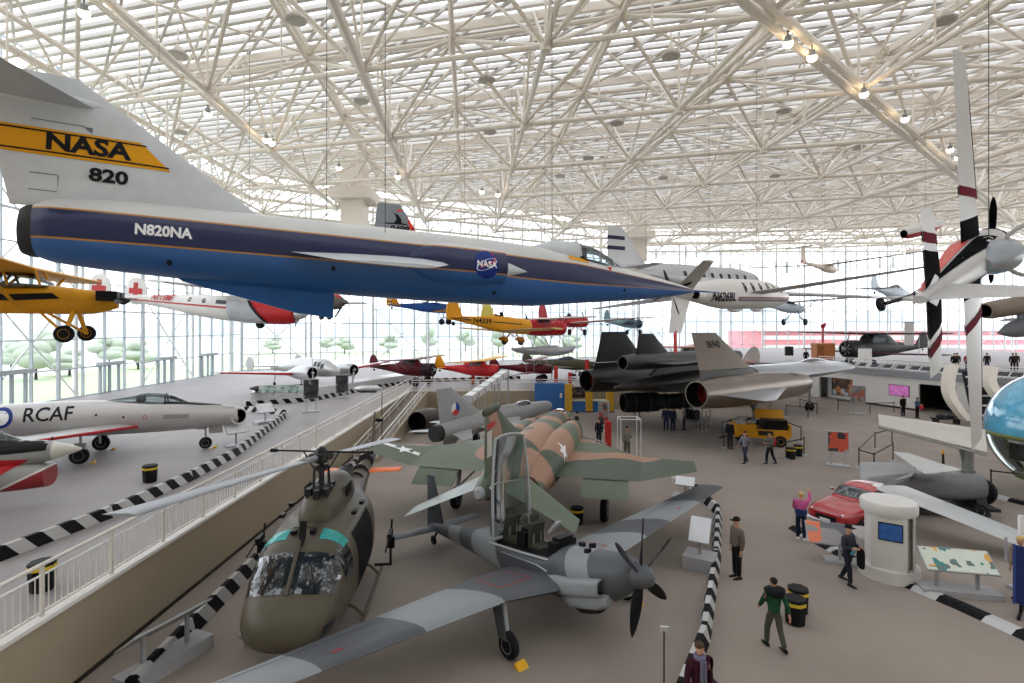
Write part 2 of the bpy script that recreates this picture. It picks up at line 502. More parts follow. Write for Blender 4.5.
struct(m.build('wall_right', whitep, ang=0))
struct(g.build('trim_2', mat('grey fascia', '#9b9da1', .5, var=.02), ang=0))
m = MB(); m.bbox((38.5, 41.5, 0), (46, 50, .01)); struct(m.build('floor_room', mat('blue room carpet', '#3f4c66', .9), ang=0))
m = MB(); m.beam((38, 62, 1.45), (47, 38, 1.45), .2, 2.9); m.beam((36.6, 49.2, 1.45), (42, 51.3, 1.45), .2, 2.9); m.beam((37.6, 44.6, 1.45), (44, 46.6, 1.45), .2, 2.9); struct(m.build('wall_room', mat('room back wall', '#4a4138', .8), ang=0))
bb = MB()
for i in range(len(mz) - 1):
    if i in (0, 2): continue
    a, b = V(mz[i] + (.08,)), V(mz[i + 1] + (.08,)); d = (b - a).normalized(); n = V((-d.y, d.x, 0)); bb.beam(a - n * .12, b - n * .12, .05, .16)
struct(bb.build('baseboard_right', mdark, ang=0))

# ================================================================== glass walls
ZR = 28.0
wg = glass('facade glass', '#fbfdff', .04)
def facade(k, p0, p1, z0, z1, dx, dz, heavy=4):
    p0, p1 = V(p0 + (0,)), V(p1 + (0,)); d = p1 - p0; L_ = d.length; d.normalize(); n = V((-d.y, d.x, 0))
    m = MB(); nx = round(L_ / dx); nzz = round((z1 - z0) / dz)
    for i in range(nx + 1):
        p = p0 + d * (L_ * i / nx); w = .2 if i % heavy == 0 else .1
        m.beam(p + V((0, 0, z0)), p + V((0, 0, z1)), w, .22, up=n)
    for j in range(nzz + 1):
        z = z0 + (z1 - z0) * j / nzz
        m.beam(p0 + V((0, 0, z)), p1 + V((0, 0, z)), .18, .1 if j % 3 else .16)
    o = struct(m.build('window_%d' % k, mull, ang=0))
    pn = MB().beam(p0 + n * .1 + V((0, 0, (z0 + z1) / 2)), p1 + n * .1 + V((0, 0, (z0 + z1) / 2)), .02, z1 - z0)
    pn.build('pane', wg, o, ang=0)
    # outer steel frame of columns and braces
    s = MB(); q = n * 1.6; nb = max(1, round(L_ / 8.6))
    for i in range(nb + 1):
        p = p0 + d * (L_ * i / nb) + q
        s.tube(p + V((0, 0, z0 - 1)), p + V((0, 0, z1)), .2, n=10)
        if i < nb:
            e = p0 + d * (L_ * (i + 1) / nb) + q
            for zz in (z0, z0 + 9, z0 + 18):
                h = min(9, z1 - zz)
                if i % 2 == 0: s.tube(p + V((0, 0, zz)), e + V((0, 0, zz + h)), .07, n=8); s.tube(e + V((0, 0, zz)), p + V((0, 0, zz + h)), .07, n=8)
                s.tube(p + V((0, 0, zz + h)), e + V((0, 0, zz + h)), .07, n=8)
    struct(s.build('trim_%d' % (k + 10), whitep))
facade(1, (-36, 4), (-36, 72), HP, ZR, 2.4, 2.35)
facade(2, (-36, 72), (26, 110), HP, ZR - 1, 2.0, 2.2)
facade(3, (26, 110), (112, 110), HP, 24.5, 2.3, 2.2)
# doors in the left glass wall
for k, y in enumerate((38.6, 48.0, 55.6, 63.5)):
    m = MB(); x = -35.8
    for yy in (-1.1, 0, 1.1): m.bbox((x - .06, y + yy - .09, HP), (x + .12, y + yy + .09, HP + 2.5))
    m.bbox((x - .1, y - 1.4, HP + 2.45), (x + .5, y + 1.4, HP + 2.75))
    o = struct(m.build('door_%d' % (k + 1), mat('grey door frame', '#b3babe', .4), ang=0))
    MB().bbox((x - .02, y - 1.0, HP + .05), (x + .02, y + 1.0, HP + 2.4)).build('pane', wg, o, ang=0)
# opening window frames high in the far glass wall
wf = mat('grey window frame', '#d3d8da', .4)
fx = 0
for x0, x1, y0, y1 in ((646, 666, 249, 259), (686, 707, 246, 257), (729, 751, 264, 274), (775, 798, 262, 273), (825, 851, 260, 271), (880, 906, 257, 268), (640, 640, 0, 0)):
    if x1 == x0: continue
    a, b = Q(x0, y0, 109.7), Q(x1, y1, 109.7)
    for (xx0, xx1) in ((a.x, (a.x + b.x) / 2), ((a.x + b.x) / 2, b.x)):
        fx += 1; m = MB()
        for z in (a.z, b.z): m.beam((xx0, 109.7, z), (xx1, 109.7, z), .16, .14)
        for x in (xx0 + .1, xx1 - .1): m.beam((x, 109.7, a.z), (x, 109.7, b.z), .14, .16)
        struct(m.build('window_%d' % (3 + fx), wf, ang=0))

# ================================================================== roof
BA, BC, B0 = V((10.6, -2.8, 0)), V((-.9, 11.2, 0)), V((12.4, 26, 0))
ZB, ZT, ZP = 22.4, 26.4, 27.7
def inside(p, mg=0.):
    if p.x < -34.6 - mg or p.y < -2 or p.y > 108 + mg or p.x > 95: return False
    if p.x < 26: return (p.y - 72) * 62 - (p.x + 36) * 38 < -60 + mg * 60
    return True
bars = MB(); hv = MB(); joints = MB(); webs = MB()
nodeB, nodeT = {}, {}
for i in range(-9, 11):
    for j in range(-7, 11):
        p = B0 + BA * i + BC * j; t = p + (BA + BC) / 2
        if inside(p): nodeB[i, j] = V((p.x, p.y, ZB))
        if inside(t): nodeT[i, j] = V((t.x, t.y, ZT))
for (i, j), p in nodeB.items():
    for di, dj in ((1, 0), (0, 1)):
        q = nodeB.get((i + di, j + dj))
        if q: (hv if (di == 0 and i in (-2, 3, -6)) else bars).tube(p, q, .3 if (di == 0 and i in (-2, 3, -6)) else .17, n=8, caps=False)
    q = nodeB.get((i + 1, j + 1))
    if q and i - j == 0:
        off = V((.22, -.3, 0))
        hv.tube(p + off, q + off, .26, n=8, caps=False); hv.tube(p - off, q - off, .2, n=8, caps=False); hv.beam(p + V((0, 0, -.35)), q + V((0, 0, -.35)), .3, .1)
    for di, dj in ((0, 0), (-1, 0), (0, -1), (-1, -1)):
        q = nodeT.get((i + di, j + dj))
        if q: webs.tube(p, q, .13, n=6, caps=False)
    # posts and light bracing above each lower node
    r = V((p.x, p.y, ZP)); webs.tube(p, r, .08, n=6, caps=False)
    for di, dj in ((1, 0), (0, 1)):
        q = nodeB.get((i + di, j + dj))
        if q:
            mid = (p + q) / 2; up = V((mid.x, mid.y, ZP - .2)); webs.tube(p, up, .09, n=6, caps=False); webs.tube(q, up, .09, n=6, caps=False); webs.tube(mid, up, .06, n=6, caps=False)
    joints.lathe([(.05, -.35), (.28, -.32), (.32, 0), (.25, .3), (.05, .35)], p, (0, 0, 1), 10)
for (i, j), p in nodeT.items():
    for di, dj in ((1, 0), (0, 1)):
        q = nodeT.get((i + di, j + dj))
        if q:
            bars.tube(p, q, .17, n=8, caps=False)
            bars.beam(p + V((0, 0, .8)), q + V((0, 0, .8)), .25, .5)
    for di, dj in ((1, 1), (1, -1)):
        q = nodeT.get((i + di, j + dj))
        if q: webs.tube(p + V((0, 0, .5)), q + V((0, 0, .5)), .09, n=6, caps=False)
    joints.lathe([(.05, -.3), (.3, -.25), (.3, .25), (.05, .3)], p, (0, 0, 1), 10)
struct(bars.build('trim_3', cream)); struct(hv.build('trim_4', cream)); struct(webs.build('trim_5', cream)); struct(joints.build('trim_6', cream))
# edge members of the roof
ed = MB()
for k, (dx, z) in enumerate(((.9, 22.6), (2.2, 24.2), (3.4, 25.6), (1.2, 26.6), (4.6, 26.9), (.6, 24.6))):
    ed.tube((-36 + dx, 0, z), (-36 + dx, 72 + dx * .6, z), .2, n=8)
    n_ = V((38, -62, 0)).normalized(); a, b = V((-36, 72, z)) + n_ * dx, V((26, 110, z)) + n_ * dx
    ed.tube(a, b, .2, n=8); ed.tube(b, (110, 110 - dx, z), .2, n=8)
for a, b in (((-36, 0), (-36, 72)), ((-36, 72), (26, 110)), ((26, 110), (110, 110))):
    a, b = V(a + (0,)), V(b + (0,)); d = (b - a); L_ = d.length; d.normalize(); n = V((d.y, -d.x, 0)); k = int(L_ / 3.2)
    for i in range(k):
        p, q = a + d * L_ * i / k, a + d * L_ * (i + 1) / k
        ed.tube(p + n * .9 + V((0, 0, 22.6)), q + n * 1.2 + V((0, 0, 26.6)), .09, n=6, caps=False); ed.tube(q + n * .9 + V((0, 0, 22.6)), p + n * 1.2 + V((0, 0, 26.6)), .09, n=6, caps=False)
        ed.tube(p + n * .9 + V((0, 0, 22.6)), q + n * 3.4 + V((0, 0, 25.6)), .09, n=6, caps=False); ed.tube(q + n * 4.6 + V((0, 0, 26.9)), p + n * 2.2 + V((0, 0, 24.2)), .09, n=6, caps=False)
struct(ed.build('trim_7', cream))
# translucent roof sheets on purlins
rm = bpy.data.materials.new('milky roof sheet'); rm.use_nodes = True; nt = rm.node_tree; nt.nodes.clear()
out = nt.nodes.new('ShaderNodeOutputMaterial'); mx = nt.nodes.new('ShaderNodeMixShader'); t = nt.nodes.new('ShaderNodeBsdfTransparent'); df = nt.nodes.new('ShaderNodeBsdfDiffuse')
t.inputs[0].default_value = (.96, .97, 1, 1); df.inputs[0].default_value = (.9, .9, .9, 1); mx.inputs[0].default_value = .22
nt.links.new(t.outputs[0], mx.inputs[1]); nt.links.new(df.outputs[0], mx.inputs[2]); nt.links.new(mx.outputs[0], out.inputs[0])
outl = [(-36, -4), (112, -4), (112, 110), (26, 110), (-36, 72)]
struct(MB().prism([(x, y, ZP + .5) for x, y in outl], (0, 0, .03)).build('ceiling', rm, ang=0))
def clipline(p, d):
    "part of a line inside the (convex) roof outline"
    t0, t1 = -400., 400.
    for k in range(len(outl)):
        a, b = V(outl[k] + (0,)), V(outl[(k + 1) % len(outl)] + (0,)); e = b - a; n = V((-e.y, e.x, 0))
        dn, pn = d.dot(n), (p - a).dot(n)
        if abs(dn) < 1e-9:
            if pn < 0: return None
            continue
        t = -pn / dn
        if dn > 0: t0 = max(t0, t)
        else: t1 = min(t1, t)
    return (p + d * t0, p + d * t1) if t1 - t0 > .5 else None
pu = MB(); da = BA.normalized(); na = V((-da.y, da.x, 0)); zz = V((0, 0, ZP + .2))
for k in range(-40, 135):
    c = clipline(V((20, 0, 0)) + na * k * 1.05, da)
    if c: pu.beam(c[0] + zz, c[1] + zz, .34, .3)
db = V((1, -1.15, 0)).normalized(); nb = V((-db.y, db.x, 0))
for k in range(-40, 45):
    c = clipline(V((20, 50, 0)) + nb * k * 2.6, db)
    if c: pu.beam(c[0] + zz - V((0, 0, .25)), c[1] + zz - V((0, 0, .25)), .16, .2)
struct(pu.build('trim_8', mat('grey purlin', '#d3cfc8', .5, var=.02, scale=.4), ang=0))
# box shafts hanging from the roof
for k, (x, y0, d, w) in enumerate(((355, 262, 66, 2.7), (637, 262, 95, 2.8))):
    b = Q(x, y0, d)
    struct(MB().bbox((b.x - w / 2, d - w / 2, b.z), (b.x + w / 2, d + w / 2, ZP)).bbox((b.x - w * .9, d - w * .9, ZB + .3), (b.x + w * .9, d + w * .9, ZB + 1.6)).build('trim_%d' % (20 + k), cream, ang=0))
# outside: apron, grass, trees, red and white hangar
gm = floor_mat('apron', '#b9bcb8', '#c9ccc8', 2); gr = floor_mat('grass', '#9aa584', '#aab495', 1.5)
def out_struct(o): return struct(o)
out_struct(MB().bbox((-400, -50, -.6), (400, 600, -.4)).build('ground', gm, ang=0))
out_struct(MB().bbox((-75, -20, -.39), (-42, 140, -.3)).bbox((-75, 140, -.39), (120, 165, -.3)).build('ground_lawn', gr, ang=0))

# walls behind and beside the viewer
struct(MB().bbox((-36, -7, 0), (112, -6.6, ZP)).build('wall_front', mat('hall wall', '#d9d2c6', .7, var=.02), ang=0))
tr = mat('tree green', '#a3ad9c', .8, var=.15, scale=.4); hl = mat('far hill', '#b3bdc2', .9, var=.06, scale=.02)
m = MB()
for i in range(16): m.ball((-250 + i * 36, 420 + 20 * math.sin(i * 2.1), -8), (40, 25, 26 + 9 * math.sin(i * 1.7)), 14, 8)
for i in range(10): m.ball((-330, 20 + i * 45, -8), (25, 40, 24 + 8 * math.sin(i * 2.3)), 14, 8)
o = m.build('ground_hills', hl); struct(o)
random.seed(3)
for i in range(23):
    x, y = (-62 - random.random() * 26, 40 + i * 6.5) if i < 12 else (-70 + (i - 12) * 11, 150 + random.random() * 26)
    h = 3.5 + random.random() * 4; m = MB()
    for k in range(5): m.ball((random.uniform(-1.4, 1.4), random.uniform(-1.4, 1.4), h * (.45 + .12 * k)), (2.2 - k * .25, 2.2 - k * .25, h * .2), 10, 7)
    t = thing('tree', 'pale leafy tree standing outside beyond the glass walls', 'tree', (x, y, -.35), group='trees outside the glass walls')
    m.build('foliage', tr, t); MB().tube((0, 0, 0), (0, 0, h * .5), .2, .12).build('trunk', M_('dark metal'), t)
# red and white building outside beyond the far right wall
m = MB(); m.bbox((70, 150, -.4), (190, 175, 6.2)); rb = thing('hangar', 'red and white striped building outside the far right glass wall', 'building', (0, 0, 0))
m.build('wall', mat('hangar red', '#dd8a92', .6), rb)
m = MB()
for z in (1.2, 3.9): m.bbox((69.8, 149.8, z), (190.2, 149.95, z + 1.1))
m.build('white_band', M_('white paint'), rb)
m = MB(); m.prism([(68, 149, 6.2), (192, 149, 6.2), (192, 163, 8.0), (68, 163, 8.0)], (0, 0, .3)); m.build('roof', mat('hangar roof', '#c9b9b9', .6), rb)
# ================================================================== white and blue research jet hanging at upper left
NAVY, BLUE, GOLD, WHT = '#14204c', '#2a5f9e', '#b97c24', '#cfcfcc'
def starfighter():
    t = thing('jet_aircraft', 'long white and blue jet with NASA 820 on its tail hanging in the foreground', 'aircraft')
    body = bands('jet bands', (0, 0, 1, 0), [(-9, BLUE), (-.16, GOLD), (-.125, NAVY), (.37, GOLD), (.405, WHT)], .3, (11.6, 16.2, .1), 4)
    m = MB().loft([(.2, 0, .42, .48, .42, 2), (.5, 0, .56, .62, .52, 2), (1.6, 0, .68, .72, .62, 2.2), (3.6, 0, .76, .76, .72, 2.2), (6, 0, .82, .8, .8, 2.2),
                   (8.6, 0, .80, .82, .82, 2.2), (10.2, 0, .62, .80, .8, 2.2), (11.4, 0, .54, .72, .68, 2.1), (12.6, 0, .46, .58, .56, 2), (13.8, 0, .36, .42, .44, 2), (15, 0, .22, .26, .28, 2), (16, 0, .09, .1, .11, 2), (16.3, 0, .03, .03, .03, 2)], 36, 5)
    fus = m.build('fuselage', body, t)
    MB().loft([(.06, 0, .40, .43, .41, 2), (.14, 0, .43, .47, .44, 2), (.26, 0, .45, .49, .46, 2)], 28, 2, hole0=(.6, .86)).build('exhaust_nozzle', [M_('dark metal'), M_('dark void')], t)
    MB().tube((16.25, 0, 0), (17.4, 0, .02), .035, .012).build('nose_probe', mat('probe blue', '#31508c'), t)
    wp = mat('jet white', '#c6c9cb', .35); gp = mat('jet grey', '#a9b0b6', .4)
    fin = MB().wing((4.1, 0, .55), (-.15, 0, .45), (.75, 0, 2.85), (-.7, 0, 2.85), .05, .05, (0, 1, 0)).build('tail_fin', wp, t)
    MB().loft([(-.75, 2.42, .05, .1, .1, 2), (-.3, 2.42, .12, .16, .16, 2), (.6, 2.42, .1, .14, .14, 2), (1.2, 2.42, .03, .04, .04, 2)], 12, 3).build('fin_fairing', wp, t)
    for s in (-1, 1):
        MB().wing((1.0, 0, 2.36), (-1.0, 0, 2.36), (.05, s * 1.85, 2.36), (-.75, s * 1.85, 2.36), .05, .04).build('stabilizer', gp, t)
        MB().wing((7.9, s * .55, .04), (4.3, s * .55, .0), (6.7, s * 2.9, -.36), (4.9, s * 2.9, -.38), .05, .04).build('wing', wp, t)
        MB().loft([(6.6, 0, .03, .1, .1, 2, s * .74), (7.6, 0, .3, .5, .45, 2, s * .74), (8.9, .02, .34, .46, .4, 2, s * .7), (9.15, .02, .33, .44, .38, 2, s * .7)], 20, 4, hole1=(.5, .93)).build('engine_intake', [body, M_('dark void')], t)
        MB().lathe([(.24, 0), (.16, .35), (.01, .85)], (9.0, s * .68, .02), (1, 0, 0), 16).build('intake_cone', wp, t)
    MB().prism([(2.2, -.07, -.55), (5.35, -.07, -.7), (5.35, -.07, -1.32), (4.6, -.07, -1.24), (2.5, -.07, -.72)], (0, .14, 0)).build('ventral_fin', mat('jet blue', BLUE, .35, var=.08), t)
    MB().loft([(10.4, .62, .16, .2, .2, 2), (11.0, .66, .3, .36, .3, 2), (11.7, .64, .33, .42, .3, 2)], 18, 4).build('canopy_fairing', wp, t)
    c = MB().loft([(11.7, .62, .33, .43, .2, 2), (12.4, .52, .31, .42, .2, 2), (13.0, .40, .22, .28, .2, 2), (13.5, .30, .1, .1, .1, 2)], 18, 4).build('canopy', M_('clear canopy'), t)
    fr = MB()
    for x, z, w, u in ((11.72, .63, .34, .44), (12.95, .42, .24, .3)):
        fr.path([(x, w * math.cos(R(a)), z + u * math.sin(R(a))) for a in range(0, 181, 15)], .022, 6)
    fr.build('canopy_frame', wp, c)
    MB().box((11.95, 0, .68), (.16, .34, .5)).box((12.2, 0, .5), (.5, .4, .14)).build('seat', M_('dark metal'), t)
    bl = mat('letter black', '#101014', .5, 0, 0); wl = mat('letter white', '#ececec', .5, 0, 0); ye = mat('jet yellow', '#dd9a17', .4, var=.03); rd = mat('letter red', '#c8202a', .5, 0, 0)
    U, W = (1, 0, 0), (0, 0, 1)
    for s in (1, -1):
        u = (s, 0, 0); q = lambda x: x * s
        o = (0, 0, 0)
        decal('fin_band', poly2((q(-.4), 1.38), (q(2.22), 1.38), (q(1.72), 1.86), (q(-.48), 1.86)), ye, t, o, u, W, fin, .3)
        for z in (1.43, 1.79):
            decal('fin_line', poly2((q(-.42), z), (q(2.2 - (z - 1.43) * 1.05), z), (q(2.18 - (z - 1.43) * 1.05), z + .03), (q(-.42), z + .03)), bl, t, o, u, W, fin, .3, .018)
        decal('lettering', text_mesh('NASA', .42, .016, 1.16), bl, t, (.93, 0, 1.63), u, W, fin, .3, .02)
        decal('lettering', text_mesh('820', .33, .012, 1.2), bl, t, (1.25, 0, 1.13), u, W, fin, .3, .02)
        decal('lettering', text_mesh('N820NA', .26, .01, .92), wl, t, (2.2, 0, .12), u, W, fus, .2, .015)
        e = decal('emblem', disc2(.32), mat('emblem blue', '#16307c', .4, 0, 0), t, (8.58, 0, .05), u, W, [fus] + [k for k in t.children if k.name.startswith('engine_intake')], .15, .02)
        decal('lettering', text_mesh('NASA', .2, .006), wl, e, (8.58, 0, .05), u, W, [e], .2, .008)
        decal('emblem_swoosh', poly2((q(-.3), -.13), (q(.05), .04), (q(.42), .2), (q(.1), .02), (q(-.05), -.06)), rd, e, (8.58, 0, .06), u, W, [e], .2, .006)
        decal('emblem_orbit', ([(q(.26 * math.cos(a) * k), .12 * math.sin(a) * k + .1 * math.cos(a)) for k in (1, .9) for a in [i * math.pi / 12 for i in range(24)]], [(i, (i + 1) % 24, 24 + (i + 1) % 24, 24 + i) for i in range(24)]), wl, e, (8.58, 0, .05), u, W, [e], .2, .005)
        decal('rescue_panel', poly2((q(11.3), .5), (q(11.95), .44), (q(11.95), .6), (q(11.3), .64)), ye, t, o, u, W, fus, .2)
        decal('warning_triangle', poly2((q(12.6), .42), (q(12.8), .4), (q(12.68), .3)), rd, t, o, u, W, fus, .2)
        for x, z in ((2.3, -.42), (5.2, -.3), (9.0, -.55), (13.2, -.2)):
            decal('vent', disc2(.05, 10), bl, t, (x, 0, z), u, W, fus, .2)
        for x0, z0, x1, z1 in ((.1, 2.0, .85, 2.0), (.85, 2.0, .98, 1.88), (.1, 1.05, .5, 1.05), (.5, 1.05, .5, .75), (.1, .75, .5, .75)):
            decal('panel_line', poly2((q(x0), z0 - .008), (q(x1) + (q(.016) if x0 == x1 else 0), z0 - .008), (q(x1) + (q(.016) if x0 == x1 else 0), z1 + .008), (q(x0), z0 + .008)), mat('panel grey', '#70757a', .5), t, o, u, W, fin, .5)
        decal('panel_line', poly2((q(7.7), -.3), (q(8.6), -.32), (q(8.6), -.3), (q(7.7), -.28)), mat('panel blue', '#1e4478', .5), t, o, u, W, fus, .3)
        decal('panel_line', poly2((q(8.5), -.75), (q(8.52), -.75), (q(8.62), -.32), (q(8.6), -.32)), mat('panel blue', '#1e4478', .5), t, o, u, W, fus, .3)
    place(t, (-.06, 0, 0), (16.3, 0, 0), Q(15, 230, 9.6), Q(694, 291, 17.3), 0)
    cables(t, [(6.3, -.6, .6), (5.2, .3, .7), (11, 0, .6)], ZB)
    return t
starfighter()
# ================================================================== olive helicopter
def huey():
    t = thing('helicopter', 'olive green helicopter with two-bladed rotor standing beside the tan wall', 'helicopter')
    ol = mat('olive drab', '#595345', .42, var=.1, scale=1.5); dk = M_('dark metal'); bk = M_('black paint')
    scr = mat('windscreen glass', '#23282b', .06, 0, .3, 1.5, coat=1.)
    m = MB().loft([(3.5, .98, .12, .1, .1, 2), (3.42, .98, .45, .3, .26, 2.3), (3.22, .98, .74, .5, .36, 2.4), (2.9, 1.0, .94, .66, .46, 2.5), (2.72, 1.02, 1.0, .72, .5, 2.6), (2.2, 1.12, 1.08, 1.06, .62, 2.8), (1.8, 1.16, 1.11, 1.22, .68, 3), (1.3, 1.2, 1.14, 1.27, .74, 3.2), (0, 1.2, 1.17, 1.3, .76, 3.3),
                   (-1.5, 1.2, 1.14, 1.28, .74, 3.2), (-2.3, 1.3, 1.0, 1.1, .7, 3), (-2.9, 1.5, .75, .75, .62, 2.6), (-3.6, 1.75, .5, .42, .45, 2.2), (-4.6, 1.85, .38, .34, .36, 2), (-8.0, 2.15, .17, .17, .17, 2)], 36, 4)
    fus = m.build('fuselage', ol, t)
    dh = MB().loft([(.95, 2.4, .12, .2, .1, 2), (.8, 2.4, .36, .42, .1, 2.4), (.3, 2.4, .5, .62, .1, 2.6), (-.5, 2.4, .55, .75, .1, 2.6), (-1.2, 2.4, .56, .8, .1, 2.5), (-2.0, 2.35, .48, .7, .1, 2.4), (-2.7, 2.25, .3, .5, .1, 2)], 24, 4).build('engine_cowling', ol, t)
    MB().lathe([(.24, 0), (.26, .5), (.22, .55)], (-2.5, 0, 2.6), (-1, 0, .25), 16).build('exhaust_pipe', dk, t)
    for k in range(5):
        for s in (-1, 1): MB().box((-.5 - k * .13, s * .565, 2.85), (.05, .03, .3)).build('cowl_louver', bk, dh)
    # windscreen, roof panes, side windows, doors
    X, Yv, Z = (1, 0, 0), (0, 1, 0), (0, 0, 1)
    nv = V((.8, 0, .6)); vv = V((-.6, 0, .8))
    for s in (-1, 1):
        w = decal('windscreen', poly2((s * .05, -.46), (s * .55, -.48), (s * .93, -.42), (s * 1.0, .0), (s * .88, .42), (s * .5, .47), (s * .05, .48)), scr, t, V((2.5, 0, 1.95)), Yv, vv, fus, .12, .012)
        decal('wiper', poly2((s * .55, -.36), (s * .58, -.36), (s * .32, .3), (s * .29, .3)), bk, w, V((2.5, 0, 1.95)), Yv, vv, fus, .12, .03)
        decal('roof_pane', poly2((1.25, s * .38), (1.72, s * .38), (1.64, s * .92), (1.3, s * .98)), mat('teal roof glass', '#2f9c98', .12, 0, .1), t, (0, 0, 0), X, Yv, fus, .15, .012)
        u = (1, 0, 0) if s < 0 else (-1, 0, 0); q = (lambda x: x) if s < 0 else (lambda x: -x)
        decal('door_window', poly2((q(1.45), 1.45), (q(2.1), 1.45), (q(2.0), 2.0), (q(1.85), 2.2), (q(1.45), 2.25)), scr, t, (0, 0, 0), u, Z, fus, .15)
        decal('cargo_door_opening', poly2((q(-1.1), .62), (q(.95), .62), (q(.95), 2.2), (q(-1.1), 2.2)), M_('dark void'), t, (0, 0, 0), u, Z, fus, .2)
        decal('chin_window', poly2((q(2.6), .72), (q(3.2), .75), (q(3.1), 1.05), (q(2.6), 1.1)), scr, t, (0, 0, 0), u, Z, fus, .15)
        decal('door_seam', poly2((q(1.15), .6), (q(1.17), .6), (q(1.17), 2.3), (q(1.15), 2.3)), bk, t, (0, 0, 0), u, Z, fus, .3)
        # skids
        sk = MB().path([(1.95, s * 1.27, .38), (1.75, s * 1.27, .16), (1.45, s * 1.27, .07), (.8, s * 1.27, .05), (-2.2, s * 1.27, .05)], .05).build('skid', ol, t)
        MB().box((1.9, s * 1.27, .3), (.22, .12, .12), Matrix.Rotation(R(-50), 3, 'Y')).build('skid_toe', M_('pale grey paint'), sk)
    for x in (.85, -1.5):
        MB().path([(x, -1.27, .06), (x, -1.05, .3), (x, -.6, .5), (x, .6, .5), (x, 1.05, .3), (x, 1.27, .06)], .045).build('cross_tube', ol, t)
    MB().beam((2.93, 0, 1.66), (1.9, 0, 2.42), .07, .05).build('windscreen_post', ol, t)
    MB().beam((1.75, 0, 2.42), (1.6, 0, 2.78), .16, .03).beam((1.95, .02, 2.36), (1.72, .02, 2.5), .1, .06).build('roof_antenna', bk, t)
    for x, y in ((1.5, .2), (1.5, -.25), (.2, .9), (.3, -.9), (-.6, .95), (-.6, -.95)):
        MB().box((x, y, 2.5), (.2, .12, .09)).build('roof_vent', bk, t)
    MB().box((1.0, -.1, 2.49), (.4, .5, .03)).build('roof_hatch', ol, t)
    # mast, controls and rotor
    MB().tube((0, 0, 2.9), (0, 0, 3.98), .075, n=12).lathe([(.1, 3.0), (.3, 3.06), (.3, 3.14), (.12, 3.2)], (0, 0, 0), (0, 0, 1), 14).lathe([(.1, 3.55), (.2, 3.6), (.2, 3.68), (.1, 3.72)], (0, 0, 0), (0, 0, 1), 14).build('rotor_mast', dk, t)
    for a in range(6):
        c, q = math.cos(R(a * 60 + 20)), math.sin(R(a * 60 + 20))
        MB().tube((c * .25, q * .25, 2.9), (c * .2, q * .2, 3.7), .025, n=6).build('control_rod', dk, t)
    for x, y in ((.3, .2), (.25, -.25), (-.35, .2), (-.3, -.25), (.45, 0)):
        MB().box((x, y, 3.02), (.2, .14, .3)).build('gearbox_part', dk, t)
    tip1, tip2, hub = V((6.34, -1.2, 4.6)), V((-5.8, 1.1, 3.2)), V((0, 0, 3.93))
    d1 = (tip1 - hub).normalized()
    hb = MB().box(hub, (.7, .35, .2), basis(d1)).lathe([(.16, -.15), (.2, 0), (.14, .2), (.03, .28)], hub, (0, 0, 1), 12).build('rotor_hub', dk, t)
    for tp in (tip1, tip2):
        d = (tp - hub).normalized(); side = V((0, 0, 1)).cross(d).normalized(); r = hub + d * .5
        b = MB().tube(hub + d * .2, hub + d * 1.0, .09, .06, 10)
        b.wing(r + d * .4 + side * .12, r + d * .4 - side * .16, tp + side * .15, tp - side * .4, .16, .1, (0, 0, 1)).build('rotor_blade', mat('blade grey', '#8d8f92', .4), t)
    sd = V((0, 0, 1)).cross(d1).normalized(); o = hub + V((0, 0, .14))
    MB().tube(o - sd * 1.4, o + sd * 1.4, .025, n=8).tube(o - sd * 1.42, o - sd * 1.25, .05, n=8).tube(o + sd * 1.25, o + sd * 1.42, .05, n=8).build('stabilizer_bar', bk, t)
    for s in (-1, 1): MB().tube(o + sd * s * .5, V((0, 0, 3.6)) + sd * s * .2, .02, n=6).build('control_rod', dk, t)
    # tail
    MB().wing((-7.6, 0, 2.1), (-8.5, 0, 2.0), (-8.5, 0, 3.75), (-9.1, 0, 3.75), .12, .1, (0, 1, 0)).build('tail_fin', ol, t)
    for s in (-1, 1):
        MB().wing((-5.6, s * .25, 2.0), (-6.3, s * .25, 2.0), (-5.65, s * 1.42, 2.02), (-6.3, s * 1.42, 2.02), .12, .1).build('stabilizer', mat('signal orange', '#e4713c', .45), t)
    MB().wing((-8.65, .3, 3.4), (-8.85, .3, 3.4), (-8.65, .3, 4.6), (-8.85, .3, 4.6), .1, .1, (0, 1, 0)).wing((-8.65, .3, 3.4), (-8.85, .3, 3.4), (-8.65, .3, 2.2), (-8.85, .3, 2.2), .1, .1, (0, 1, 0)).tube((-8.75, .05, 3.4), (-8.75, .35, 3.4), .07).build('tail_rotor', bk, t)
    for x in (-4.6, -5.4, -6.6): MB().lathe([(.01, -.02), (.3, -.02), (.3, .02), (.01, .02)], (x, 0, 1.9 + (-x - 4.6) * .085 + .1), (1, 0, 0.05), 14).build('boom_band', dk, t)
    # door guns on posts
    for s in (-1, 1):
        g = MB().tube((-.55, s * 1.75, .75), (-.55, s * 1.75, 1.55), .035).tube((-.55, s * 1.3, .75), (-.55, s * 1.78, .75), .04)
        g.box((-.45, s * 1.75, 1.62), (.5, .1, .16)).tube((-.2, s * 1.75, 1.64), (.45, s * 1.75, 1.5), .025).box((-.6, s * 1.75, 1.35), (.16, .2, .3)).tube((-.7, s * 1.75, 1.62), (-.85, s * 1.75, 1.9), .03)
        g.build('door_gun', bk, t)
    stand(t, (-5.1, 14.45, 0), (.09, -1))
    return t
huey()
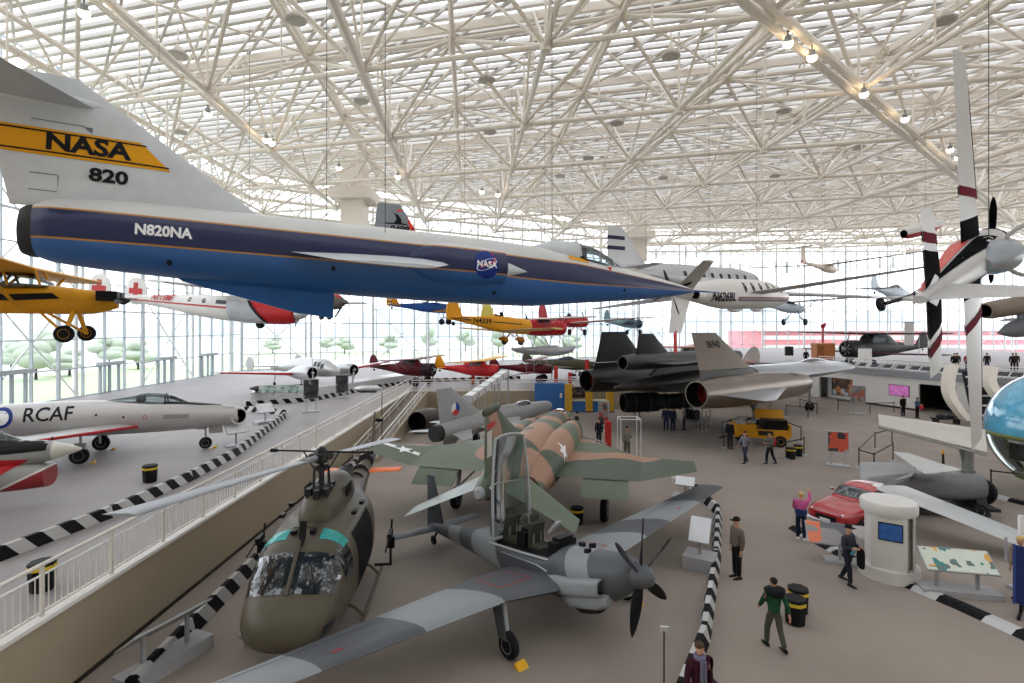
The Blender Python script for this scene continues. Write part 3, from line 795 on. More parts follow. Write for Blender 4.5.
# ================================================================== grey camouflaged propeller plane with raised canopy
def observer():
    t = thing('propeller_plane', 'grey camouflaged low-wing propeller plane with raised clear canopy in foreground', 'aircraft')
    DKG, LTG = '#505357', '#8b9092'
    cm = bands('fuselage camouflage', (1, .25, .5, -.6), [(-9, DKG), (-4.75, LTG), (-4.0, DKG), (-3.2, LTG), (-1.75, DKG), (1.15, LTG), (1.95, DKG)], .5, None, 7)
    lg = mat('camouflage light grey', LTG, .5, var=.06)
    dk = M_('dark metal'); bk = M_('black paint')
    fus = MB().loft([(2.78, 1.95, .26, .26, .26, 2), (2.6, 1.94, .38, .36, .42, 2.1), (2.2, 1.92, .5, .46, .62, 2.2), (1.5, 1.9, .58, .52, .72, 2.4), (.7, 1.88, .6, .54, .72, 2.5), (.35, 1.86, .59, .36, .7, 2.6), (-.5, 1.82, .56, .3, .66, 2.8), (-1.7, 1.76, .52, .3, .58, 2.8), (-1.95, 1.74, .5, .5, .55, 2.3), (-2.5, 1.7, .44, .5, .48, 2.1),
                     (-3.2, 1.58, .34, .34, .38, 2), (-4.4, 1.38, .24, .24, .27, 2), (-5.8, 1.15, .13, .16, .16, 2), (-6.25, 1.08, .06, .1, .1, 2)], 32, 4).build('fuselage', cm, t)
    # silencer and intake fairings on the nose
    for s in (-1, 1):
        MB().loft([(.5, 1.72, .06, .1, .1, 3, s * .55), (1.0, 1.72, .22, .2, .22, 3.5, s * .52), (1.9, 1.76, .24, .2, .22, 3.5, s * .5), (2.2, 1.78, .22, .18, .2, 3.5, s * .48)], 20, 3, hole1=(.25, .8)).build('intake_fairing', [lg, M_('dark void')], t)
        MB().loft([(.9, 1.4, .05, .08, .08, 3, s * .45), (1.3, 1.4, .2, .2, .2, 3, s * .42), (2.05, 1.42, .2, .2, .2, 3, s * .38), (2.3, 1.44, .12, .14, .14, 2, s * .36)], 20, 3).build('cowl_blister', lg, t)
    MB().loft([(.9, 1.15, .1, .1, .12, 2.5), (1.3, 1.12, .26, .15, .2, 2.5), (1.75, 1.15, .24, .15, .18, 2.5)], 18, 3, hole1=(.2, .85)).build('chin_intake', [dk, M_('dark void')], t)
    for x, y in ((.95, .2), (1.45, -.15), (1.2, .3)): MB().box((x, y, 2.44), (.14, .1, .12)).build('cowl_scoop', bk, t)
    prop(t, (2.85, 0, 1.95), 1.26, 6, .27, bk, cm, angs=(132, 85, 25, -40, -103), ch=.25, slen=1.35)
    # wings
    for s in (-1, 1):
        wc = bands('wing camouflage right', (.3, -1, 0, 0), [(-9, DKG), (2.3, LTG), (4.2, DKG), (6.2, LTG)], .5, None, 9) if s < 0 else bands('wing camouflage left', (-.5, 1, 0, 0), [(-9, LTG), (3.0, DKG), (4.4, LTG), (6.6, DKG)], .5, None, 9)
        MB().wing((1.25, s * .4, 1.35), (-1.0, s * .4, 1.3), (.75, s * 2.0, 1.4), (-.95, s * 2.0, 1.36), .15, .14).wing((.75, s * 2.0, 1.4), (-.95, s * 2.0, 1.36), (.3 if s < 0 else .05, s * 8.6, 1.36 if s < 0 else 1.82), (-.6 if s < 0 else -.85, s * 8.6, 1.34 if s < 0 else 1.8), .14, .1).build('wing', wc, t)
        w = [o for o in t.children if o.name.startswith('wing')][-1]
        rd = mat('marking red', '#b03a34', .5, 0, 0)
        for a in range(4):
            p = [(-.55, 1.0), (.35, 1.0), (.3, 1.9), (-.6, 1.9)]; (xa, ya), (xb, yb) = p[a], p[(a + 1) % 4]
            e = V((xb - xa, yb - ya)).normalized() * .014; nn = (-e.y, e.x)
            decal('walkway_line', poly2((xa + nn[0], s * (ya + nn[1])), (xb + nn[0], s * (yb + nn[1])), (xb - nn[0], s * (yb - nn[1])), (xa - nn[0], s * (ya - nn[1]))), rd, w, (0, 0, 0), (1, 0, 0), (0, 1, 0), w, .4)
        decal('wing_mark', poly2((.1, s * 5.6), (.16, s * 5.6), (.14, s * 5.8), (.08, s * 5.8)), rd, w, (0, 0, 0), (1, 0, 0), (0, 1, 0), w, .4)
        decal('aileron_line', poly2((-.48, s * 4.6), (-.46, s * 4.6), (-.5, s * 8.0), (-.52, s * 8.0)), mat('panel dark', '#3c3f42', .6), w, (0, 0, 0), (1, 0, 0), (0, 1, 0), w, .6)
        g = MB().tube((.55, s * 2.0, 1.25), (.8, s * 2.05, .3), .06).tube((.1, s * 2.0, 1.2), (.75, s * 2.05, .35), .03).build('gear_leg', M_('pale grey paint'), t)
        MB().prism([(.35, s * 2.2, 1.25), (.75, s * 2.2, 1.25), (.9, s * 2.2, .45), (.62, s * 2.2, .45)], (0, .02, 0)).build('gear_door', cm, g)
        wheel_part(t, (.82, s * 2.05, .3), .3, .2)
        c = MB().prism([(1.15, s * 2.05 - .14, 0), (1.35, s * 2.05 - .14, 0), (1.18, s * 2.05 - .14, .12)], (0, .28, 0)); tag(c.build('wheel_chock', mat('chock yellow', '#dba622', .5), None), 'yellow wheel chock at the %s main wheel of the grey camouflaged propeller plane' % ('near' if s < 0 else 'far'), 'chock', None)
        ck.append(bpy.context.scene.objects[-1] if False else COL.objects[-1])
        MB().wing((-5.35, s * .08, 1.2), (-6.0, s * .08, 1.2), (-5.5, s * 1.65, 1.22), (-6.0, s * 1.65, 1.22), .1, .1).build('stabilizer', cm, t)
    MB().wing((-5.2, 0, 1.2), (-6.45, 0, 1.05), (-5.95, 0, 2.85), (-6.45, 0, 2.85), .1, .1, (0, 1, 0)).build('tail_fin', mat('fin dark grey', '#45484c', .55), t)
    MB().tube((-5.4, 0, .6), (-5.68, 0, .2), .035).build('tail_strut', dk, t); wheel_part(t, (-5.7, 0, .15), .15, .09, name='tail_wheel')
    # cockpit
    ca = decal('cockpit_well', poly2((.45, -.42), (.45, .42), (-1.85, .38), (-1.85, -.38)), M_('dark void'), t, (0, 0, 0), (1, 0, 0), (0, 1, 0), fus, .2)
    sm = mat('seat olive', '#3b3d33', .8)
    for x in (-.3, -1.3):
        s = MB().box((x, 0, 2.12), (.45, .46, .16)).box((x - .25, 0, 2.42), (.14, .46, .7), Matrix.Rotation(R(12), 3, 'Y')).box((x - .3, 0, 2.85), (.1, .24, .2)).build('seat', sm, t)
        MB().box((x - .18, .13, 2.45), (.03, .06, .6)).box((x - .18, -.13, 2.45), (.03, .06, .6)).build('harness', mat('harness grey', '#6d6a60', .8), s)
    for x in (.45, -.75):
        MB().box((x, 0, 2.3), (.3, .7, .42)).box((x + .02, 0, 2.55), (.24, .5, .12)).box((x - .15, .2, 2.4), (.05, .12, .12)).build('instrument_panel', bk, t)
        MB().tube((x - .3, 0, 2.1), (x - .25, 0, 2.5), .02).build('control_stick', bk, t)
    MB().tube((-.3, .3, 2.45), (-.05, .34, 2.75), .07, n=12).tube((-.1, .34, 2.6), (.02, .35, 2.8), .03).build('sight_tube', M_('pale grey paint'), t)
    for s in (-1, 1): MB().path([(.5, s * .52, 2.14), (-.6, s * .53, 2.08), (-1.9, s * .5, 2.02)], .03).build('sill_rail', M_('pale grey paint'), t)
    MB().path([(.55, -.62, 1.9), (.2, -.64, 1.98), (-1.3, -.58, 1.92)], .022).build('side_rail', M_('steel'), t)
    # canopy standing up on its rear hinge
    zb, zt, hw = 2.15, 4.9, .68
    rg = []
    for k in range(9):
        q = k / 8; z = zb + (zt - zb) * q; w = hw * (1 - .25 * q ** 3); dp = .55 * math.sin(math.pi * min(1, .25 + .75 * (1 - q * .8)))
        dp = .5 * (1 - q ** 4 * .75)
        rg.append([(-1.7 - dp * math.sin(math.pi * i / 12) - .12 * q, .15 + w * math.cos(math.pi * i / 12), z) for i in range(13)])
    vs = [p for r in rg for p in r]; fs = [(j * 13 + i, j * 13 + i + 1, (j + 1) * 13 + i + 1, (j + 1) * 13 + i) for j in range(8) for i in range(12)]
    m = MB(); m.add(vs, fs); cg = m.build('canopy', M_('clear canopy'), t)
    f = MB(); f.path([r[0] for r in rg] + [V(rg[-1][0]).lerp(V(rg[-1][12]), k / 6) + V((0, 0, .09 * math.sin(math.pi * k / 6))) for k in range(1, 6)] + [r[12] for r in rg[::-1]], .04)
    f.tube(rg[0][0], rg[0][12], .05); f.path(rg[4], .025); f.path([r[6] for r in rg], .022); f.path(rg[0], .03)
    f.build('canopy_frame', M_('pale grey paint'), cg)
    MB().path([(-1.8, .15, 2.2), (-1.3, .25, 2.75), (-.95, .2, 2.85)], .012, 6).build('canopy_cord', M_('pale grey paint'), t)
    decal('registration', text_mesh('18006', .16, .004), mat('letter dim', '#2f3234', .6, 0, 0), t, (-5.95, 0, 1.75), (1, 0, 0), (0, 0, 1), [o for o in t.children if o.name.startswith('tail_fin')][0], .2)
    done = set()
    for o in t.children_recursive:      # the plane sits tail-down
        if o.name.split('.')[0] in ('wheel', 'tail_wheel', 'gear_leg', 'gear_door', 'tail_strut') or o.data in done: continue
        done.add(o.data)
        wing = o.name.split('.')[0] in ('wing', 'walkway_line', 'wing_mark', 'aileron_line')
        for v in o.data.vertices:
            x = v.co.x; v.co.z -= .075 * (2.85 - x)
            if not wing: v.co.z += -.3 * max(0, min(1, (2.75 - x) / 1.6)) + .45 * max(0, min(1, (-2.6 - x) / 3.2))
            if x < -3: v.co.x = -3 + (x + 3) * .9
    stand(t, (.98, 14.0, 0), (.64, -.768))
    return t
ck = []
ob = observer()
bpy.context.view_layer.update()
for c in ck:
    c.matrix_world = ob.matrix_world.copy()
# ================================================================== brown and green camouflaged fighter seen from behind
def phantom():
    t = thing('fighter_jet', 'tan and green camouflaged twin-engine fighter jet with drooped tailplanes', 'aircraft')
    cm = camo('tan green camouflage', ['#4a5544', '#a57d64', '#5f6a55'], .26, 6.4, .55, [0, .42, .53])
    gn = mat('faded green', '#667060', .5, var=.1, scale=1.5); sv = M_('pale grey paint')
    fus = MB().loft([(10.4, 1.85, .03, .03, .03, 2), (9.6, 1.87, .3, .3, .3, 2), (8, 1.92, .52, .55, .55, 2), (6.6, 2, .6, .72, .66, 2.1), (5.2, 2.02, .66, .8, .7, 2.2), (3.6, 2.02, .8, .84, .72, 2.3), (0, 2.02, .86, .86, .74, 2.3), (-2, 2.1, .74, .74, .7, 2.2), (-3.6, 2.3, .5, .52, .5, 2), (-5, 2.42, .32, .36, .34, 2), (-5.9, 2.45, .16, .2, .2, 2)], 32, 4).build('fuselage', cm, t)
    MB().loft([(-6.05, 2.45, .1, .12, .12, 2), (-5.85, 2.45, .17, .21, .21, 2)], 12, 2).build('tail_cone', sv, t)
    for s in (-1, 1):
        MB().loft([(5.0, 1.95, .3, .6, .55, 3, s * 1.0), (4, 1.98, .42, .72, .62, 2.6, s * .98), (1, 2.0, .52, .8, .7, 2.3, s * .92), (-1, 1.92, .5, .7, .68, 2.1, s * .8), (-2.4, 1.78, .46, .52, .55, 2, s * .62), (-3.0, 1.72, .42, .44, .46, 2, s * .6)], 26, 4, hole1=(.7, .9), hole0=(.7, .86)).build('engine_nacelle', [cm, M_('dark void')], t)
        MB().prism([(5.0, s * .7, 1.5), (6.1, s * .68, 1.55), (6.1, s * .68, 2.5), (5.0, s * .7, 2.6)], (0, s * .06, 0)).build('splitter_plate', cm, t)
        MB().wing((5.0, s * .9, 1.9), (-1.6, s * .9, 1.8), (1.25, s * 3.95, 1.92), (-1.65, s * 3.95, 1.85), .05, .05).build('wing', cm, t)
        MB().wing((1.35, s * 3.95, 1.92), (-1.65, s * 3.95, 1.85), (-.45, s * 5.65, 2.3), (-1.7, s * 5.65, 2.28), .05, .05).build('outer_wing', cm, t)
        MB().wing((-1.5, s * 2.15, 1.82), (-2.25, s * 2.15, 1.4), (-1.55, s * 3.6, 1.84), (-2.3, s * 3.6, 1.4), .08, .08).build('flap', gn, t)
        MB().wing((-2.9, s * .25, 2.35), (-4.9, s * .25, 2.3), (-4.4, s * 2.4, 1.45), (-5.35, s * 2.4, 1.43), .05, .05).build('tailplane', mat('tailplane silver', '#8f9690', .4, .2, .12, 1.5) if s > 0 else gn, t)
        g = MB().tube((-.2, s * 2.6, 1.5), (-.3, s * 2.7, .4), .08).tube((-.3, s * 2.0, 1.45), (-.3, s * 2.65, .8), .04).build('gear_leg', sv, t)
        wheel_part(t, (-.3, s * 2.72, .4), .4, .26)
        MB().box((3.0, s * 1.5, 1.0), (.06, .06, .5)).build('pylon', cm, t)
    MB().tube((7.0, 0, 1.4), (6.9, 0, .3), .07).build('gear_leg', sv, t)
    for s in (-1, 1): wheel_part(t, (6.9, s * .16, .28), .28, .14)
    MB().wing((-.6, 0, 2.75), (-5.5, 0, 2.6), (-4.2, 0, 4.4), (-5.45, 0, 4.4), .045, .05, (0, 1, 0)).build('tail_fin', cm, t)
    f = [o for o in t.children if o.name.startswith('tail_fin')][0]
    MB().loft([(-5.55, 4.45, .04, .08, .1, 2), (-5.2, 4.45, .1, .12, .14, 2), (-4.2, 4.45, .08, .1, .12, 2), (-3.9, 4.43, .02, .03, .03, 2)], 12, 3).build('fin_cap', mat('olive cap', '#454a3a', .5), f)
    decal('fin_stripe', poly2((-5.3, 3.95), (-4.65, 3.95), (-4.55, 4.1), (-5.3, 4.1)), mat('stripe red', '#b5352f', .5, 0, 0), f, (0, 0, 0), (1, 0, 0), (0, 0, 1), f, .4)
    decal('fin_panel', poly2((-5.3, 3.2), (-4.9, 3.2), (-4.9, 3.9), (-5.3, 3.9)), mat('fin pale', '#c9c2b6', .5, 0, 0), f, (0, 0, 0), (1, 0, 0), (0, 0, 1), f, .4)
    for x0, x1 in ((7.4, 6.0), (5.9, 4.3)):
        c = MB().loft([(x1, 2.5, .34, .3, .2, 2), ((x0 + x1) / 2, 2.46, .4, .34, .2, 2), (x0, 2.36, .3, .2 if x0 > 7 else .3, .2, 2)], 16, 4).build('canopy', mat('smoked canopy', '#30363a', .08, 0, 0, coat=1.), t)
        MB().path([(x1, .36 * math.cos(R(a)), 2.5 + .32 * math.sin(R(a))) for a in range(0, 181, 15)], .035, 6).build('canopy_frame', cm, c)
    wl = mat('letter white', '#ececec')
    star = [(.38 * (1 if i % 2 == 0 else .42) * math.sin(i * math.pi / 5), .38 * (1 if i % 2 == 0 else .42) * math.cos(i * math.pi / 5)) for i in range(10)]
    w = [o for o in t.children if o.name.startswith('outer_wing')][1]
    decal('star_insignia', (star + [(-.8, -.13), (-.35, -.13), (-.35, .13), (-.8, .13), (.35, -.13), (.8, -.13), (.8, .13), (.35, .13)], [tuple(range(9, -1, -1)), (10, 11, 12, 13), (14, 15, 16, 17)]), wl, w, (-.55, 4.7, 0), (0, 1, 0), (-1, 0, 0), w, .3, .02)
    nc = [o for o in t.children if o.name.startswith('engine_nacelle')][0]
    decal('star_insignia', (star, [tuple(range(9, -1, -1))]), wl, nc, (-.3, -1.2, 2.3), (1, 0, 0), (0, .5, .87), nc, .2, .02)
    decal('slogan', text_mesh('USAF', .35, .01), wl, nc, (2.2, -1.2, 2.4), (1, 0, 0), (0, .5, .87), nc, .2, .02) if False else None
    stand(t, (.7, 21.6, 0), (.25, .968), 1.1)
    return t
phantom()
# ================================================================== grey jet on the raised floor (left)
def wheels(t, pts, r, w, legtop, hub='pale grey paint', leg='pale grey paint'):
    for (x, y) in pts:
        MB().tube((x, y * .97, legtop), (x, y * .97, r), .05).build('gear_leg', M_(leg), t)
        wheel_part(t, (x, y + (.1 if y > 0 else -.1 if y < 0 else 0), r), r, w, hub=hub)
def sabre():
    t = thing('jet_fighter', 'bare silver jet fighter lettered RCAF with open nose intake on the raised floor', 'aircraft')
    sk = mat('bare metal jet', '#b9b6b4', .36, .45, .05, 1.0); bk = M_('black paint'); rd = mat('wing red', '#a8262a', .4)
    fus = MB().loft([(5.85, 1.55, .36, .38, .36, 2), (5.6, 1.55, .43, .45, .42, 2), (4.8, 1.58, .54, .54, .56, 2), (3.4, 1.64, .64, .66, .68, 2.1), (1.5, 1.7, .72, .74, .76, 2.1), (-.6, 1.74, .76, .8, .78, 2), (-2.8, 1.8, .68, .72, .66, 2), (-4.6, 1.86, .54, .56, .52, 2), (-5.6, 1.88, .42, .44, .42, 2)], 32, 4, hole1=(1.2, .84), hole0=(.6, .85)).build('fuselage', [sk, M_('dark void')], t)
    MB().lathe([(.34, 0), (.365, .04), (.375, .0), (.4, -.2)], (5.85, 0, 1.55), (1, 0, 0), 24).build('intake_lip', mat('lip pale', '#c9c6c0', .35), fus)
    MB().loft([(-.5, 0, .4, .4, .4, 2), (.1, 0, .43, .43, .43, 2), (.2, 0, .38, .38, .38, 2)], 26, 3, hole1=(.5, .85)).xf(Matrix.Translation((5.85, -.05, 1.5)) @ Matrix.Rotation(R(-58), 4, 'Z')).build('intake_collar', [mat('lip pale', '#c9c6c0', .35), M_('dark void')], t)
    MB().loft([(.3, 2.2, .1, .25, .1, 2), (1.4, 2.3, .3, .34, .2, 2), (2.3, 2.28, .36, .5, .2, 2), (3.0, 2.2, .33, .46, .2, 2), (3.8, 2.1, .18, .16, .1, 2)], 20, 4).build('canopy', M_('clear canopy'), t)
    f = MB(); f.path([(2.9, .35 * math.cos(R(a)), 2.2 + .49 * math.sin(R(a))) for a in range(0, 181, 15)], .035, 6); f.build('canopy_frame', bk, t)
    MB().box((1.9, 0, 2.4), (.3, .4, .5)).build('seat', M_('dark metal'), t)
    decal('antiglare_panel', poly2((2.9, -.34), (4.2, -.28), (5.2, -.12), (5.2, .12), (4.2, .28), (2.9, .34)), bk, t, (0, 0, 0), (1, 0, 0), (0, 1, 0), fus, .2)
    for s in (-1, 1):
        w = MB().wing((1.9, s * .5, 1.32), (-1.2, s * .5, 1.3), (-1.75, s * 5.6, 1.6), (-3.1, s * 5.6, 1.58), .1, .09).build('wing', sk, t)
        MB().path([(1.9, s * .6, 1.33), (-1.75, s * 5.6, 1.61)], .06).build('wing_leading_edge', rd, w)
        MB().wing((-4.2, s * .3, 2.1), (-5.5, s * .3, 2.1), (-5.4, s * 1.95, 2.4), (-6.1, s * 1.95, 2.4), .08, .08).build('stabilizer', sk, t)
        u = (1, 0, 0) if s < 0 else (-1, 0, 0)
        decal('lettering', text_mesh('RCAF', .78, .012, .92), mat('letter black', '#101014'), t, (-1.3, 0, 2.05), u, (0, 0, 1), fus, .2, .012)
        e = decal('roundel', disc2(.42), mat('roundel blue', '#22397c', .4), t, (-2.9, 0, 2.0), u, (0, 0, 1), fus, .2, .012)
        decal('roundel_centre', disc2(.29), M_('white paint'), e, (-2.9, 0, 2.0), u, (0, 0, 1), e, .2, .006)
        decal('warning_mark', ([(.09 * math.cos(a) * k, .09 * math.sin(a) * k) for k in (1, .7) for a in [i * math.pi / 8 for i in range(16)]], [(i, (i + 1) % 16, 16 + (i + 1) % 16, 16 + i) for i in range(16)]), rd, t, (2.2, 0, 1.75), u, (0, 0, 1), fus, .2)
        for x, z in ((.4, 1.95), (1.4, 1.8)): decal('vent', disc2(.05, 8), bk, t, (x, 0, z), u, (0, 0, 1), fus, .2)
        decal('gun_panel', poly2((2.9, 1.62), (3.9, 1.6), (3.9, 1.78), (2.9, 1.8)) if s < 0 else poly2((-2.9, 1.62), (-3.9, 1.6), (-3.9, 1.78), (-2.9, 1.8)), mat('gun panel grey', '#8d8b89', .4), t, (0, 0, 0), u, (0, 0, 1), fus, .2)
    MB().wing((-3.6, 0, 2.3), (-5.6, 0, 2.2), (-5.3, 0, 4.3), (-6.2, 0, 4.3), .09, .09, (0, 1, 0)).build('tail_fin', sk, t)
    wheels(t, [(0, -1.27), (0, 1.27)], .36, .24, 1.3); wheels(t, [(4.5, 0)], .28, .18, 1.1)
    for s in (-1, 1): MB().box((.05, s * 1.42, .6), (.4, .04, .6)).build('gear_door', sk, t)
    MB().box((4.9, .22, .85), (.6, .03, .35)).box((4.3, .0, .98), (.3, .3, .08)).build('nose_gear_door', sk, t)
    stand(t, (-18.8, 24.1, HP), (.93, .37))
    for nm, x, y, lb in (('nose', 4.85, 0, ''), ('near main', .45, -1.37, ''), ('far main', .45, 1.37, '')):
        p = t.matrix_basis @ V((x, y, 0))
        tag(MB().prism([(.12, -.12, 0), (-.1, -.12, 0), (.08, -.12, .12)], (0, .24, 0)).xf(Matrix.Translation(p) @ Matrix.Rotation(math.atan2(.37, .93), 4, 'Z')).build('wheel_chock', M_('chock yellow')), 'small yellow chock at the %s wheel of the silver RCAF jet' % nm, 'chock')
sabre()

# ================================================================== nose of the red and grey jet at the left edge
def crusader():
    t = thing('naval_jet', 'grey jet nose with red chin intake and red arrow at the left edge', 'aircraft')
    bd = bands('arrow jet bands', (-.5, 0, 1, 0), [(-9, '#8e1d24'), (-.14, '#d8d6d0'), (-.05, '#9d9d9a')], .4, None, 3)
    gy = mat('jet stone grey', '#9d9d9a', .4, var=.1); bk = M_('black paint'); rd = mat('arrow red', '#b02228', .4)
    up = MB().loft([(.0, -.02, .03, .03, .03, 2), (-.35, -.02, .16, .17, .17, 2), (-.75, -.03, .27, .28, .29, 2), (-1, -.03, .33, .34, .35, 2), (-2, -.05, .48, .45, .6, 2), (-3.6, -.05, .6, .55, .9, 2.1), (-6, -.1, .68, .7, 1.0, 2.2), (-10, -.1, .7, .8, 1.0, 2.2), (-14, 0, .6, .7, .8, 2), (-16, .1, .45, .5, .5, 2)], 32, 4, mf=lambda c: 1 if c.x > -.75 else 0).build('fuselage', [bd, mat('cone ivory', '#cfccc0', .4)], t)
    MB().loft([(-.85, -.78, .46, .34, .36, 2.6), (-1.0, -.78, .48, .38, .37, 2.6), (-2, -.72, .54, .5, .5, 2.4), (-4, -.7, .6, .6, .55, 2.2), (-6, -.7, .5, .6, .5, 2)], 28, 4).build('chin_intake', bd, t)
    decal('antiglare_panel', poly2((-.85, .04), (-2.8, -.02), (-2.8, .45), (-.85, .4)), bk, t, (0, 0, 0), (1, 0, 0), (0, 0, 1), up, .15, .012)
    c = MB().loft([(-1.55, .28, .1, .06, .1, 2), (-2.2, .34, .3, .3, .2, 2), (-3.0, .36, .36, .42, .2, 2), (-4.2, .4, .3, .3, .2, 2)], 18, 4).build('canopy', M_('clear canopy'), t)
    f = MB()
    for x, w, u in ((-2.15, .29, .3), (-2.95, .36, .42)): f.path([(x, w * math.cos(R(a)), .34 + u * math.sin(R(a))) for a in range(0, 181, 15)], .03, 6)
    f.path([(-1.5, -.1, .3), (-2.9, -.37, .36)], .03, 6); f.build('canopy_frame', M_('pale grey paint'), c)
    MB().box((-2.6, 0, .4), (.3, .3, .5)).build('seat', M_('dark metal'), t)
    decal('arrow', ([(-2.6, -.38), (-2.05, -.34), (-2.35, -.12), (-1.25, -.2), (-2.2, -.78), (-2.05, -.5), (-2.6, -.52)], [(0, 1, 5, 6), (1, 2, 3), (1, 3, 5), (3, 4, 5)]), rd, t, (0, 0, 0), (1, 0, 0), (0, 0, 1), [up] + [o for o in t.children if o.name.startswith('chin_intake')], .1, .02)
    MB().tube((-.8, 0, .3), (-.8, 0, .42), .02).build('nose_sensor', bk, t)
    for s in (-1, 1):
        MB().wing((-5, s * .5, .6), (-9, s * .5, .6), (-9, s * 5.2, .5), (-10.8, s * 5.2, .5), .06, .05).build('wing', gy, t)
        MB().wing((-13, s * .4, -.2), (-15.4, s * .4, -.2), (-15.4, s * 2.8, 0), (-16.4, s * 2.8, 0), .06, .05).build('stabilizer', gy, t)
    MB().wing((-11.5, 0, .5), (-15.8, 0, .4), (-14.8, 0, 3), (-16.2, 0, 3), .06, .05, (0, 1, 0)).build('tail_fin', gy, t)
    p = Q(82, 448, 17.6); gz = HP - p.z
    for x, y in ((-4.6, 0), (-9.5, 1.4), (-9.5, -1.4)):
        MB().tube((x, y, -.8), (x, y, gz + .3), .07).build('gear_leg', gy, t); wheel_part(t, (x, y + .12, gz + .33), .33, .2)
    stand(t, p, (.955, .296))
crusader()

# ================================================================== grey delta jet with tricolour roundel
def mig():
    t = thing('delta_jet', 'light grey delta-winged jet with red white and blue roundel on its fin', 'aircraft')
    gy = mat('mig grey', '#9c9d9d', .45, var=.09); sv = M_('pale grey paint')
    fus = MB().loft([(12.3, 1.85, .4, .4, .4, 2), (12.0, 1.85, .46, .46, .46, 2), (10, 1.85, .58, .58, .58, 2), (7, 1.85, .66, .66, .66, 2), (3, 1.85, .66, .66, .64, 2), (0, 1.82, .6, .6, .58, 2), (-1.0, 1.8, .52, .52, .52, 2)], 28, 4, hole1=(.5, .9), hole0=(.9, .88)).build('fuselage', [gy, M_('dark void')], t)
    MB().lathe([(.26, -.3), (.2, .1), (.02, .75)], (12.3, 0, 1.85), (1, 0, 0), 16).build('intake_cone', mat('cone dark', '#4a4b4c', .5), t)
    MB().loft([(9.6, 2.2, .1, .15, .1, 2), (9.2, 2.25, .3, .42, .2, 2), (8.4, 2.25, .32, .46, .2, 2), (7.6, 2.3, .28, .36, .2, 2)], 16, 4).build('canopy', mat('smoked canopy', '#30363a', .08), t)
    MB().loft([(8.0, 2.25, .28, .38, .2, 2), (5, 2.3, .26, .38, .2, 2), (2, 2.3, .2, .25, .2, 2), (.6, 2.25, .08, .1, .1, 2)], 16, 4).build('spine', gy, t)
    MB().lathe([(.53, 0), (.5, -.45)], (-1.0, 0, 1.8), (1, 0, 0), 24).build('exhaust_nozzle', M_('dark metal'), t)
    fin = MB().wing((3.6, 0, 2.3), (-.9, 0, 2.2), (.1, 0, 4.5), (-1.25, 0, 4.5), .06, .06, (0, 1, 0)).build('tail_fin', gy, t)
    for s in (-1, 1):
        MB().wing((7.4, s * .5, 1.75), (2.1, s * .5, 1.75), (2.7, s * 3.6, 1.65), (2.0, s * 3.6, 1.65), .05, .05).build('wing', gy, t)
        MB().wing((1.6, s * .5, 1.7), (-.4, s * .5, 1.7), (-.6, s * 2.3, 1.65), (-1.4, s * 2.3, 1.65), .06, .06).build('stabilizer', gy, t)
        u = (s, 0, 0)
        r = .4
        def sector(a0, a1):
            return [(0, 0)] + [(r * math.cos(R(a0 + (a1 - a0) * i / 8)), r * math.sin(R(a0 + (a1 - a0) * i / 8))) for i in range(9)], [tuple(range(10))]
        for (a0, a1), mm in (((90, 210), M_('white paint')), ((210, 330), mat('roundel red', '#c33030', .4)), ((330, 450), mat('roundel mid blue', '#2d4fa0', .4))):
            decal('roundel_sector', sector(a0, a1), mm, fin, (.5, 0, 3.1), u, (0, 0, 1), fin, .2, .012)
    MB().prism([(1.2, -.03, 1.3), (-.6, -.03, 1.3), (-.6, -.03, .9), (.5, -.03, .9)], (0, .06, 0)).build('ventral_fin', gy, t)
    wheels(t, [(4.6, -1.35), (4.6, 1.35)], .36, .22, 1.6); wheels(t, [(10.3, 0)], .26, .16, 1.4)
    stand(t, (-3.5, 30.3, 0), (.56, .83), .89)
mig()

